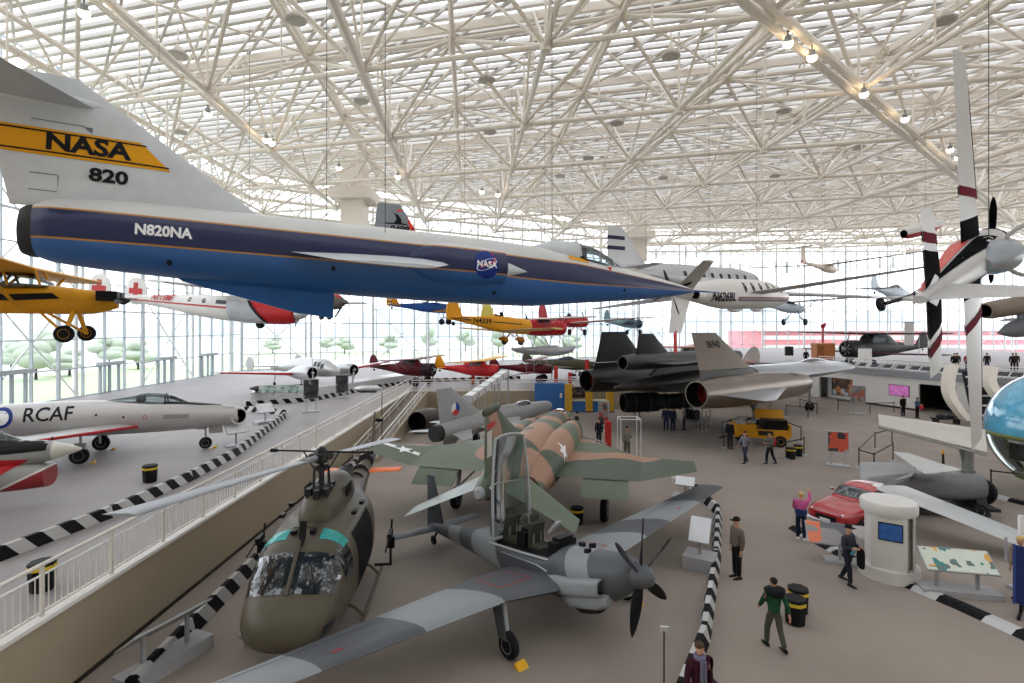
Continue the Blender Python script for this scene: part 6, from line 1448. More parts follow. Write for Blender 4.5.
MB().loft([(.2, .95, .1, .14, .16, 3), (.34, .93, .2, .18, .2, 3), (.46, .9, .1, .12, .14, 3)], 12, 3).build('red_bag', cloth('#b03a40'), p)
person('person in white shirt beside the dark bench at the foot of the white chute', G(958, 421), (.6, .7), '#d8d8d6', '#3a3a40', 1.7)
for i, (x, c, l, lb) in enumerate(((806, '#141417', '#1b1b1f', 'left of the wooden box'), (950, '#19191c', '#1d1d22', 'left of the white chute top'), (957, '#202024', '#222226', 'just above the white chute top'), (963, '#8e2030', '#1d1d22', 'in red right of the white chute top'), (987, '#1a1a1e', '#2a3350', 'right of the striped wing'), (1008, '#23201f', '#232327', 'second from the right edge'), (1016, '#2b2422', '#29272a', 'at the right edge'))):
    person('dark-clothed visitor on the upper floor %s' % lb if c[1] != '8' else 'visitor on the upper floor %s' % lb, V(((x - CX) * 52 / FP, 52 - (i % 2) * .5, ZM)) if x > 900 else V(((x - CX) * 60 / FP, 60, ZM)), (-.5, -.8), c, l, 1.7)
b = person('blond person behind the blue and red board at the right edge', G(1021, 600), (-.9, -.2), '#8d7f74', '#3a3a44', 1.72, hair='blond')
# ================================================================== barriers, rails, signs and other things on the floors
def stripes(name, p=.9, k=.8):
    m, nt, b = newmat(name); N = nt.nodes.new; L = nt.links.new
    tc = N('ShaderNodeTexCoord'); dp = N('ShaderNodeVectorMath'); dp.operation = 'DOT_PRODUCT'; dp.inputs[1].default_value = (1 / p, k * .3, k)
    L(tc.outputs['Object'], dp.inputs[0]); fr = N('ShaderNodeMath'); fr.operation = 'FRACT'; L(dp.outputs['Value'], fr.inputs[0])
    cr = N('ShaderNodeValToRGB'); cr.color_ramp.interpolation = 'CONSTANT'; cr.color_ramp.elements[0].color = lin('#101012') + (1,); cr.color_ramp.elements[1].position = .5; cr.color_ramp.elements[1].color = lin('#bdbdbb') + (1,)
    L(fr.outputs[0], cr.inputs[0]); L(cr.outputs[0], b.inputs['Base Color']); b.inputs['Roughness'].default_value = .6; b.inputs['Specular IOR Level'].default_value = .15
    return m
ST = stripes('barrier stripes'); STC = stripes('floor stripes', 1.3, 0)
def barrier(p0, p1, label, h=.34, w=.3, mt=None):
    p0, p1 = V(p0), V(p1); L_ = (p1 - p0).length
    m = MB().prism([(0, -w / 2, 0), (0, w / 2, 0), (0, w * .2, h), (0, -w * .2, h)], (L_, 0, 0))
    o = m.build('striped_barrier', mt or ST, None, 0); tag(o, label, 'barrier')
    stand(o, p0, p1 - p0); return o
pts = [G(-6, 562, HP), G(110, 517, HP), G(190, 480, HP), G(235, 456, HP), G(285, 417, HP)]
for i, lb in enumerate(('nearest the camera', 'right of the black bin', 'below the silver jet\'s nose wheel', 'by the white label stands')):
    barrier(pts[i], pts[i + 1], 'striped barrier on the raised floor, stretch ' + lb)
barrier(G(285, 415, HP), G(245, 411, HP), 'short striped barrier turning back by the label stands')
pl = [G(246, 406, HP), G(310, 401.5, HP), G(372, 389, HP), G(420, 382, HP), G(520, 379, HP)]
for i, lb in enumerate(('left part', 'middle part below the dark sign', 'right part', 'far end behind the tan wall corner')):
    barrier(pl[i], pl[i + 1], 'striped barrier along the foot of the white plinth, ' + lb)
barrier(G(128, 700), G(190, 634), 'striped barrier between the tan wall and helicopter, end nearest the camera', .4)
barrier(G(191, 633), G(256, 566), 'striped barrier between the tan wall and helicopter, far half', .4)
barrier(G(338, 482), G(372, 452), 'striped barrier behind the helicopter near the ramp', .4)
q = [G(680, 700), G(704, 640), G(716, 560), G(718, 514), G(692, 488)]
for i, lb in enumerate(('stretch by the woman in maroon', 'right of the propeller', 'beside the white label panel', 'stretch by its far wing tip')):
    barrier(q[i], q[i + 1], 'striped barrier right of the propeller plane, ' + lb, .36)
barrier(G(795, 528), G(838, 552), 'low striped floor barrier in front of the red car, left half', .1, .6, STC); barrier(G(839, 552.5), G(878, 573), 'low striped floor barrier in front of the red car, right half', .1, .6, STC)
barrier(G(893, 578), G(960, 606), 'low striped floor barrier under the long reader board', .1, .6, STC); barrier(G(961, 606.4), G(1035, 640), 'low striped floor barrier at the bottom right corner', .1, .6, STC)
barrier(G(975, 492), G(1040, 508), 'striped barrier on the floor behind the glass-nosed aircraft', .12, .5, STC)

# railing of the raised floor
rw = mat('rail white', '#d9d2c8', .4)
def railing(p0, p1, label, h=1.0, step=1.9, bal=.15):
    p0, p1 = V(p0), V(p1); L_ = (p1 - p0).length; t = thing('railing', label, 'railing')
    MB().tube((0, 0, h), (L_, 0, h), .04, n=10).build('handrail', rw, t); MB().tube((0, 0, h - .2), (L_, 0, h - .2), .022, n=8).build('middle_rail', M_('white paint'), t); MB().box((L_ / 2, 0, .08), (L_, .05, .04)).build('bottom_rail', rw, t)
    n = max(1, round(L_ / step))
    for i in range(n + 1): MB().box((L_ * i / n, 0, h / 2), (.07, .05, h)).build('post', rw, t)
    for i in range(n):
        m = MB(); k = max(1, round(L_ / n / bal))
        for j in range(1, k): x = L_ * (i + j / k) / n; m.box((x, 0, .04 + (h - .2) / 2), (.016, .016, h - .24))
        o = m.build('baluster_panel', rw, t, 0)
    stand(t, p0, p1 - p0); return t
railing((XW + .1, 5, HP + .2), (XW + .1, 25, HP + .2), 'white balustrade on top of the tan wall, half nearest the camera')
railing((XW + .1, 25.1, HP + .2), (XW + .1, YB, HP + .2), 'white balustrade on top of the tan wall, far half towards the corner', step=2.6)
railing((XW + .4, YB - .05, HP + .12), (12, YB + 1.2, HP + .12), 'white rail along the back edge of the raised floor', step=2.6, bal=.3)
t = thing('ramp_handrail', 'pair of white handrails climbing the ramp beside the tan wall', 'railing')
for x in (XW + .5, XW + 1.77):
    b = .25 if x > XW + 1 else 0
    MB().path([(x, 29.6, b + .85), (x, YB - .4, HP + b + .7)], .035).path([(x, 29.6, b + .5), (x, YB - .4, HP + b + .4)], .025).build('handrail', M_('white paint'), t)
    for i in range(7): y = 29.8 + i * 2.85; MB().tube((x, y, (y - 30) / 17.2 * HP - .1), (x, y, (y - 30) / 17.2 * HP + .85), .025, n=8).build('post', M_('white paint'), t)
bb = [V((x, y, ZM)) for x, y in mz]
for i, lb in enumerate(('at its left end', 'second stretch from the left', 'above the dark doorway', 'left of the white chute', 'right of the white chute')):
    a, b = bb[i], bb[i + 1]; d = (b - a).normalized(); n = V((-d.y, d.x, 0)); railing(a + n * 1.6 + V((0, 0, .02)), b + n * 1.6 + V((0, 0, .02)), 'white rail along the upper floor edge, ' + lb, step=1.8, bal=.45)
a0, n_ = bb[0], 0
pts = []
for i in range(len(bb) - 1):
    for k in range(5): pts.append((bb[i].lerp(bb[i + 1], (k + .5) / 5), (bb[i + 1] - bb[i]).normalized()))
rp = None
for p, d in pts[:22]:
    if rp is None:
        rp = thing('reader_panel', 'small slanted dark reader panel on the edge of the upper floor', 'sign', group='reader panels along the upper floor edge')
        MB().box((0, 0, .5), (.72, .5, .05), Matrix.Rotation(R(35), 3, 'X')).build('panel', mat('reader dark', '#3a3c42', .4), rp); MB().box((0, -.02, .46), (.78, .56, .04), Matrix.Rotation(R(35), 3, 'X')).build('panel_frame', M_('white paint'), rp)
        MB().box((0, 0, .22), (.1, .08, .44)).build('post', M_('white paint'), rp); o = rp
    else: o = dup(rp)
    n = V((-d.y, d.x, 0)); stand(o, p + n * .45 + V((0, 0, .02)), d)

# bins
def bin_(p, label):
    t = thing('waste_bin', label, 'bin', p)
    MB().lathe([(.17, 0), (.23, .02), (.26, .62), (.24, .64)], (0, 0, 0), (0, 0, 1), 8).build('body', mat('bin black', '#111113', .6), t)
    MB().lathe([(.255, .48), (.262, .48), (.264, .56), (.256, .56)], (0, 0, 0), (0, 0, 1), 8).build('tape_band', mat('tape yellow', '#d8b838', .5), t); return t
bin_(G(150, 482, HP), 'black bin with yellow tape on the raised floor below the silver jet'); bin_(G(42, 590, HP), 'black bin with yellow tape behind the balustrade at far left')
bin_(G(577, 524), 'small black bin on the floor under the tan fighter\'s tailplane'); bin_(G(795, 623), 'black bin with yellow tape in front of its twin beside the walker in green'); bin_(G(798, 612), 'black bin with yellow tape just behind its twin beside the walker in green')
bin_(G(791, 459), 'left of two small black bins by the yellow cart'); bin_(G(798, 456), 'right of two small black bins by the yellow cart')

# label stands and signs
def stand_sign(p, face, label, w=.9, d=.6, h=.85, tilt=35, top='label white', base=(.9, .5, .08), legs=1, cat='sign', name='label_stand', art=None, plinth='plinth grey'):
    t = thing(name, label, cat)
    for y in ([0] if legs == 1 else [-w * .28, w * .28]): MB().box((0, y, h / 2), (.06, .08, h)).build('leg', mat('stand grey', '#a3a4a6', .4), t)
    MB().box((0, 0, base[2] / 2), (base[1], base[0], base[2])).build('base', mat(plinth, '#a9a9ab', .5), t)
    rt = Matrix.Rotation(R(tilt), 3, 'Y')
    b = MB().box((0, 0, h), (d, w, .04), rt).build('panel_back', M_('stand grey'), t)
    f = MB().box(V((0, 0, h)) + rt @ V((0, 0, .025)), (d * .94, w * .96, .012), rt).build('panel_face', art or mat(top, '#dfe1e4', .4), t)
    stand(t, p, face); return t
def artmat(name, base, cols, sc=3.):
    "printed panel: a ground with boxes of colour"
    m, nt, b = newmat(name); N = nt.nodes.new; L = nt.links.new
    tc = N('ShaderNodeTexCoord'); vo = N('ShaderNodeTexVoronoi'); vo.distance = 'CHEBYCHEV'; vo.inputs['Scale'].default_value = sc * 1.3; vo.inputs['Randomness'].default_value = .75
    L(tc.outputs['Object'], vo.inputs['Vector']); sp_ = N('ShaderNodeSeparateColor'); L(vo.outputs['Color'], sp_.inputs[0])
    cr = N('ShaderNodeValToRGB'); cr.color_ramp.interpolation = 'CONSTANT'; el = cr.color_ramp.elements
    while len(el) < len(cols) + 1: el.new(.5)
    for k in range(len(cols) + 1): el[k].position = 0 if k == 0 else .45 + .55 * (k - 1) / len(cols)
    for k in range(len(cols) + 1): el[k].color = lin(([base] + cols)[k]) + (1,)
    L(sp_.outputs[0], cr.inputs[0]); L(cr.outputs[0], b.inputs['Base Color']); b.inputs['Roughness'].default_value = .4
    return m
stand_sign(G(236, 446, HP), (.75, -.65), 'white tilted label panel by the silver jet\'s nose wheel', 1.0, .75, .9, 40)
stand_sign(G(265, 423, HP), (.75, -.65), 'white tilted label panel on a white plinth behind the nose-wheel label', 1.0, .75, .9, 40, base=(1.2, .8, .15))
stand_sign(G(700, 567), (-.5, -.85), 'white tilted label panel on grey plinth right of the grey propeller', .62, .8, 1.15, 55, base=(.9, .8, .4))
stand_sign(G(685, 500), (-.4, -.9), 'grey label stand by the grey plane\'s far wing tip', .8, .5, .8, 35, base=(1.0, .7, .2))
stand_sign(G(840, 562), (-.35, -.93), 'orange and grey tilted reader board in front of the red car', 1.9, .8, .85, 38, legs=1, art=artmat('car board art', '#8e8b88', ['#5e5f63', '#d9734a', '#b9b6b0'], 1.6))
stand_sign(G(957, 593), (-.22, -.97), 'long pale picture reader board on two posts at lower right', 1.75, .75, .9, 35, base=(1.9, .6, .15), legs=2, art=artmat('long board art', '#ccd2c4', ['#5d6f66', '#cfd6c9', '#d9a548', '#2e7f7a'], 4))
stand_sign(G(166, 668), (-.62, .25), 'grey tilted reader board on a plinth at the bottom left', 1.75, .75, .95, 35, base=(1.9, .55, .3), legs=2, art=artmat('left board art', '#9fa79f', ['#70857a', '#b8bdb4'], 3))
def kiosk_sign(p, face, label, w, h, z0, art, nm='display_sign', letters=None):
    t = thing(nm, label, 'sign')
    for y in (-w * .3, w * .3): MB().tube((0, y, 0), (0, y, z0 + .05), .03, n=8).build('leg', M_('stand grey'), t)
    MB().box((0, 0, .04), (.6, w * 1.1, .08)).build('base', M_('plinth grey'), t)
    MB().box((0, 0, z0 + h / 2), (.12, w, h)).build('panel_frame', M_('stand grey'), t); MB().box((.063, 0, z0 + h / 2), (.012, w * .92, h * .94)).build('panel_face', art, t)
    if letters:
        for i, (tx, sz, z, c) in enumerate(letters): decal('lettering', text_mesh(tx, sz, .004), c, t, (.075, 0, z0 + z), (0, 1, 0), (0, 0, 1))
    stand(t, p, face); return t
dk_art = artmat('dark poster', '#2b2d30', ['#3f4246', '#8b8e90', '#202224'], 4)
kiosk_sign(G(311, 412, HP), (.4, -.92), 'dark poster sign on two legs on the raised floor before the silver plane', 1.0, 1.35, .9, dk_art)
kiosk_sign(G(342, 398, HP), (.3, -.95), 'dark poster sign standing against the white plinth right of its twin', 1.0, 1.5, .4, dk_art)
kiosk_sign(G(838, 466), (-.45, -.89), 'red and black poster sign on two legs and a base, middle of the right floor', 1.0, 1.1, .75, artmat('red poster', '#3b3c40', ['#c8573f', '#a8a5a0', '#c8573f'], 2.2))
kiosk_sign(G(858, 414), (-.5, -.86), 'grey poster sign on legs before the white wall', 1.1, 1.5, .9, artmat('grey poster', '#77787a', ['#94928e', '#a8604a'], 3))
kiosk_sign(G(604, 432), (-.8, -.6), 'dark poster board with a photo beside the red post', 1.0, 1.7, .5, artmat('photo poster', '#26282b', ['#6d6a66', '#8f3a30'], 2))
stand_sign(G(893, 404), (-.5, -.86), 'grey board leaning before the white wall left of the doorway', 1.1, 1.2, .8, 80)
t = thing('label_post', 'small white card on a thin black post at the bottom of the floor', 'sign')
MB().tube((0, 0, 0), (0, 0, 1.2), .015, n=8).lathe([(.01, 0), (.16, 0), (.14, .04), (.01, .05)], (0, 0, 0), (0, 0, 1), 14).build('post', M_('black paint'), t); MB().box((.02, 0, 1.25), (.02, .16, .2), Matrix.Rotation(R(30), 3, 'Y')).build('card', M_('white paint'), t)
stand(t, G(664, 690), (-.2, -.98))
# board at the right edge
t = thing('sign_board', 'navy and red board on black feet cut by the right edge', 'sign')
MB().box((0, 0, 1.0), (.06, 1.3, 1.5)).build('board', mat('board navy', '#1f2d5c', .5), t); MB().lathe([(.01, 0), (.5, 0), (.5, .012), (.01, .012)], (.035, .2, .62), (1, 0, 0), 24).build('red_disc', mat('board red', '#a82a30', .5), t)
for y in (-.5, .5): MB().beam((-.5, y, .04), (.5, y, .04), .06, .05).tube((0, y, .05), (0, y, .3), .03).build('foot', M_('black paint'), t)
for y in (-.62, .62): MB().box((.01, y, 1.0), (.05, .04, 1.55)).build('edge_strip', mat('edge blue', '#3b4f8a', .4), t)
stand(t, G(1048, 622), (-.75, -.66))

# posters and screens on the white wall
def on_wall(x, y0, y1, w, nm, label, cat, art, i):
    a, b = V(mz[i] + (0,)), V(mz[i + 1] + (0,)); d = (b - a).normalized(); n = V((d.y, -d.x, 0))
    k = (x - CX) / FP; s = (k * a.y - a.x) / (d.x - k * d.y); p = a + d * s + n * (.13 if i else -1.05); D = p.y
    z0, z1 = CH - (y1 - HY) * D / FP, CH - (y0 - HY) * D / FP
    t = thing(nm, label, cat); MB().box((0, 0, 0), (.06, w, z1 - z0)).build('frame', M_('dark metal'), t); MB().box((.035, 0, 0), (.01, w * .94, (z1 - z0) * .93)).build('picture', art, t)
    stand(t, (p.x, p.y, (z0 + z1) / 2), (n.x, n.y)); return t
on_wall(843, 379, 397, 4.2, 'wall_picture', 'orange and brown photo panel in the recess of the white wall', 'picture', artmat('photo art', '#5b3d2b', ['#c77f45', '#8a5a38', '#cfd6dc'], 1.4), 0)
on_wall(900, 385, 396, 1.8, 'wall_screen', 'lit purple and white wall screen beside the dark doorway', 'screen', mat('screen purple', '#b76aa8', .3, var=.4, scale=2.2, emit=.2), 1)

# stanchions
SM = M_('dark metal')
def stanchion(p, first=[None]):
    if first[0] is None:
        t = thing('stanchion', 'dark stanchion post with round foot holding a belt', 'stanchion', group='belt stanchions on the main floor')
        MB().lathe([(.17, 0), (.16, .03), (.03, .05), (.028, .95), (.04, .97), (.04, 1.02), (.01, 1.03)], (0, 0, 0), (0, 0, 1), 12).build('post', SM, t); MB().lathe([(.19, 0), (.18, .035), (.03, .052)], (0, 0, 0), (0, 0, 1), 14).build('foot', M_('stand grey'), t)
        first[0] = t
    else: t = dup(first[0])
    t.location = p; return t
def belts(pts, label, low=False, close=False):
    for p in pts: stanchion(p)
    m = MB(); L_ = list(zip(pts, pts[1:])) + ([(pts[-1], pts[0])] if close else [])
    for a, b in L_:
        for z in ((.95, .45) if low else (.95,)): m.beam(a + V((0, 0, z)), b + V((0, 0, z)), .015, .06)
    tag(m.build('barrier_belt', M_('black paint'), None, 0), label, 'barrier')
belts([G(724, 448), G(722, 437), G(738, 430), G(775, 432), G(801, 442), G(804, 455), G(786, 459)], 'black belts linking the stanchions round the yellow cart')
belts([G(786, 417), G(808, 419), G(817, 415), G(800, 410)], 'black belts round the spy plane\'s nose wheel')
belts([G(838, 411), G(870, 414.5), G(894, 414)], 'long black belt along the foot of the white wall')
belts([G(859, 467), G(875, 449), G(892, 444)], 'black belt of the far bay beside the glass-nosed aircraft')
belts([G(859, 468), G(874, 473), G(893, 461), ], 'black belt of the near bay beside the grey folded wings')
belts([G(991, 492), G(1040, 498)], 'black belt behind the glass-nosed aircraft')
for i in range(9): 
    t = stanchion(G(694 + (i % 5) * 4 + (i // 5) * 2, 424 + (i // 5) * 8 - (i % 3)))
    t['label'] = 'grey stanchion in the unused cluster under the spy plane'; t['group'] = 'stored stanchions under the spy plane'

# blue wall, yellow posts, screen
t = thing('blue_partition', 'bright blue partition box against the tan back wall', 'partition')
MB().bbox((2.0, 47.4, 0), (5.0, 47.9, 2.45)).build('panel', mat('partition blue', '#3f6fb0', .5), t); MB().bbox((4.2, 47.37, 1.2), (4.4, 47.4, 1.6)).build('notice', M_('white paint'), t)
MB().bbox((4.65, 47.37, .8), (4.85, 47.4, 1.3)).build('fire_box', mat('box orange', '#c98a3a', .5), t)
yp = None
for x in (568.5, 589, 610):
    p = Q(x, 408, 47.0); p.z = 0
    if yp is None:
        yp = thing('yellow_post', 'yellow square post of the blue counter, left of three', 'post'); MB().bbox((-.3, -.2, 0), (.3, .2, 2.45)).build('post', mat('post yellow', '#cf9f33', .5), yp); MB().bbox((-.32, -.22, 0), (.32, .22, .1)).build('foot', M_('dark metal'), yp); o = yp
    else: o = dup(yp, 'yellow square post of the blue counter, %s of three' % ('middle' if x < 600 else 'right'))
    o.location = p
for x0, x1, lb in ((572, 584, 'left'), (594, 607, 'right')):
    a, b = Q(x0, 0, 47.3), Q(x1, 0, 47.3)
    t = thing('blue_counter', 'low blue counter between the yellow posts, ' + lb, 'counter'); MB().bbox((a.x - .2, 47.0, 0), (b.x + .2, 47.4, .95)).build('body', M_('partition blue'), t); MB().bbox((a.x - .25, 46.9, .95), (b.x + .25, 47.45, 1.05)).build('counter_top', mat('counter pale', '#cfc7b6', .5), t)
    if lb == 'left': s = MB().bbox((a.x - .15, 47.2, 1.25), (b.x + .15, 47.3, 2.2)).build('screen_panel', artmat('pegboard art', '#15161a', ['#3b3c44', '#7a5c50'], 5), t)
# red posts at the back
for x, y, d, z0, h, lb in ((473, 0, 55, HP, 1.9, 'beside the orange-winged plane'), (556, 0, 52.6, HP, 2.0, 'left of the olive fighter'), (570, 0, 53.5, HP, 1.3, 'under the olive fighter\'s nose'), (587, 0, 58, HP, 2.3, 'right of the olive fighter'), (608, 0, 31.5, 0, 1.9, 'on the floor near the tan fighter')):
    p = V(((x - CX) * d / FP, d, z0))
    t = thing('red_post', 'red display post ' + lb, 'post', p); MB().bbox((-.18, -.12, .05), (.18, .12, h)).build('post', mat('post red', '#b8342c', .5), t); MB().bbox((-.3, -.25, 0), (.3, .25, .06)).build('foot', M_('dark metal'), t)
# white plinth and low exhibits on it
t = thing('plinth', 'long low white display plinth on the raised floor behind the striped barrier', 'plinth')
a, b, c = [p + V((-.3, .7, 0)) for p in (G(250, 404, HP), G(330, 396, HP), G(425, 380, HP))]
MB().prism([a, b, c, c + V((-.5, 4, 0)), b + V((-1, 4, 0)), a + V((-1.5, 4, 0))], (0, 0, .75)).build('body', mat('plinth white', '#d9d9d9', .4), t, 0)
for i, (x, w) in enumerate(((270, 2.0), (293, 1.6))):
    p = G(x, 397, HP + .75) + V((0, .6, 0)); stand_sign(p, (.3, -.95), 'grey info panel on the white plinth, ' + ('left' if i == 0 else 'right'), w, .6, .5, 60, base=(.4, .3, .03), art=artmat('info art %d' % i, '#8fa09a', ['#5d7a70', '#a8b0ae'], 3))
for k, (x, lb) in enumerate(((258, 'left end'), (365, 'right end'))):
    p = G(x, 394, HP + .75) + V((0, 1, 0)); t = thing('display_model', 'small silver and dark model on the white plinth, ' + lb, 'model', p)
    MB().loft([(-1.1, .3, .05, .05, .05, 2), (-.5, .3, .25, .22, .2, 2), (.6, .3, .25, .22, .2, 2), (1.1, .3, .05, .05, .05, 2)], 14, 3).build('body', M_('silver') if k else M_('dark metal'), t); MB().box((0, 0, .06), (1.2, .4, .12)).build('base', M_('dark metal'), t)
# white gangway and dark engine by the delta jet
t = thing('gangway', 'white ribbed gangway rising from behind the delta jet to the raised floor', 'gangway')
a, b = Q(468, 399, 41), Q(505, 373, 46.5); d = (b - a); m = MB().beam(a, b, .7, .5); m.build('tunnel', M_('white paint'), t, 0)
m = MB()
for k in range(7): m.beam(a.lerp(b, k / 6) - d.normalized() * .06, a.lerp(b, k / 6) + d.normalized() * .06, .78, .58)
m.build('rib', mat('rib grey', '#b9bcc0', .5), t, 0)
for k in (.1, .55, .95): p = a.lerp(b, k); MB().tube((p.x - .4, p.y, 0), (p.x - .4, p.y, p.z), .06).tube((p.x + .4, p.y, 0), (p.x + .4, p.y, p.z), .06).build('support', M_('stand grey'), t)
t = thing('jet_nozzle', 'dark brown jet exhaust section on the floor left of the delta jet', 'engine', G(425, 431))
MB().loft([(-1.3, .85, .72, .72, .72, 2), (-.4, .85, .78, .78, .78, 2), (1.0, .85, .66, .66, .66, 2), (1.4, .85, .6, .6, .6, 2)], 26, 3, hole0=(.9, .9)).build('casing', [mat('burnt brown', '#3e332c', .55, .4, .15, 2), M_('dark void')], t); MB().box((0, 0, .06), (1.8, 1.0, .12)).box((.6, 0, .15), (.1, .8, .2)).box((-.6, 0, .15), (.1, .8, .2)).build('cradle', M_('dark metal'), t); t.rotation_euler.z = R(75)

# yellow start cart
t = thing('start_cart', 'yellow wheeled start cart with raised lid under the spy plane', 'cart')
yc = mat('cart yellow', '#cf9222', .5, var=.1); dkm = M_('dark metal')
MB().box((0, 0, .75), (3.0, 1.5, .5)).box((-.9, 0, 1.1), (1.2, 1.4, .3)).build('body', yc, t); MB().box((.75, .0, 1.25), (1.3, 1.3, .6)).build('engine_block', M_('black paint'), t)
MB().box((.6, .45, 1.75), (1.6, .06, .6), Matrix.Rotation(R(-28), 3, 'X')).build('raised_lid', yc, t); decal('lid_text', text_mesh('START', .3, .01), M_('dark metal'), t, (.6, .3, 1.7), (1, 0, 0), (0, .47, .88)) if False else None
MB().box((1.55, 0, .95), (.12, 1.3, .7)).build('end_panel', yc, t); MB().box((-1.1, -.3, 1.32), (.5, .5, .15)).box((-.4, .2, 1.3), (.4, .5, .12)).build('control_panel', M_('pale grey paint'), t)
for x in (-1.0, 1.0):
    for s in (-1, 1): wheel_part(t, (x, s * .72, .34), .34, .24, hub='yellow paint')
MB().tube((-1.5, 0, .5), (-2.3, 0, .25), .05).build('tow_bar', dkm, t); MB().box((.2, -.77, .8), (.8, .03, .25)).build('vent_grille', dkm, t)
stand(t, G(764, 446) + V((0, .6, 0)), (.97, -.25), 1.05)
# ladder rails, wire frame, floor mat near the tan fighter
t = thing('ladder', 'pale metal ladder lying as a low rail beside the tan fighter\'s wing', 'ladder')
a, b = Q(572, 435, 32), Q(606, 450, 28.5); a.z = b.z = .75
for z in (0, .5): MB().tube(a + V((0, 0, z)), b + V((0, 0, z)), .04).build('side_rail', M_('pale grey paint'), t)
for k in range(7): p = a.lerp(b, k / 6); MB().tube(p - V((0, 0, .75 if k in (0, 3, 6) else 0)), p + V((0, 0, .5)), .03).build('rung', M_('pale grey paint'), t)
t = thing('wire_frame', 'tall thin white wire display frame around the grey suit', 'frame')
p0 = G(629, 459)
for dx in (-.55, .55):
    for dy in (-.5, .5): MB().tube(p0 + V((dx, dy, 0)), p0 + V((dx, dy, 2.3)), .02, n=6).build('upright', M_('white paint'), t)
for z in (.05, 2.3):
    for s in (-1, 1): MB().tube(p0 + V((-.55, s * .5, z)), p0 + V((.55, s * .5, z)), .02, n=6).tube(p0 + V((s * .55, -.5, z)), p0 + V((s * .55, .5, z)), .02, n=6).build('crossbar', M_('white paint'), t)
o = MB().box((0, 0, .03), (2.2, .7, .05)).ball((.5, .1, .08), (.35, .2, .08)).ball((-.5, -.1, .08), (.4, .2, .07)).build('tool_mat', mat('mat brown', '#3d332b', .9, var=.2), None); tag(o, 'dark cluttered mat on the floor beside the tan fighter\'s wing', 'mat'); stand(o, G(648, 461), (.9, -.45))
t = thing('floor_rail', 'low white rail on the floor beyond the tan fighter\'s wing tip', 'rail')
a, b = G(656, 468, .3), G(690, 486, .3); MB().tube(a, b, .04).build('bar', M_('white paint'), t)
for k in (0, .5, 1): p = a.lerp(b, k); MB().tube((p.x, p.y, 0), p, .025).build('post', M_('white paint'), t)

# round white kiosk with screen
t = thing('kiosk', 'round white information kiosk with a wall screen beside the red car', 'kiosk'); kw = mat('kiosk white', '#cfccc6', .5, var=.03)
MB().lathe([(.01, 0), (1.12, 0), (1.12, .38), (1.02, .4), (.01, .4)], (0, 0, 0), (0, 0, 1), 36).build('base', kw, t); MB().lathe([(.86, .4), (.86, 2.05)], (0, 0, 0), (0, 0, 1), 36).build('drum', kw, t)
MB().lathe([(.01, 2.0), (1.0, 2.0), (1.05, 2.06), (1.05, 2.3), (1.0, 2.36), (.01, 2.4)], (0, 0, 0), (0, 0, 1), 36).build('cap', kw, t)
MB().box((.6, 0, 1.2), (.6, 1.25, 1.6)).build('flat_front', kw, t); MB().box((.91, .05, 1.55), (.03, .85, .55)).build('screen_frame', M_('black paint'), t); MB().box((.93, .05, 1.55), (.01, .78, .48)).build('screen', mat('screen navy', '#24406a', .2, var=.45, scale=4, emit=.25), t)
MB().box((.2, .85, 1.2), (1.0, .1, 1.6)).build('side_panel', mat('kiosk side grey', '#b5b3ae', .5), t)
kp = G(902, 586); stand(t, kp + V((.1, .7, 0)), (-.55, -.83)); t.scale = (.7, .7, .95)

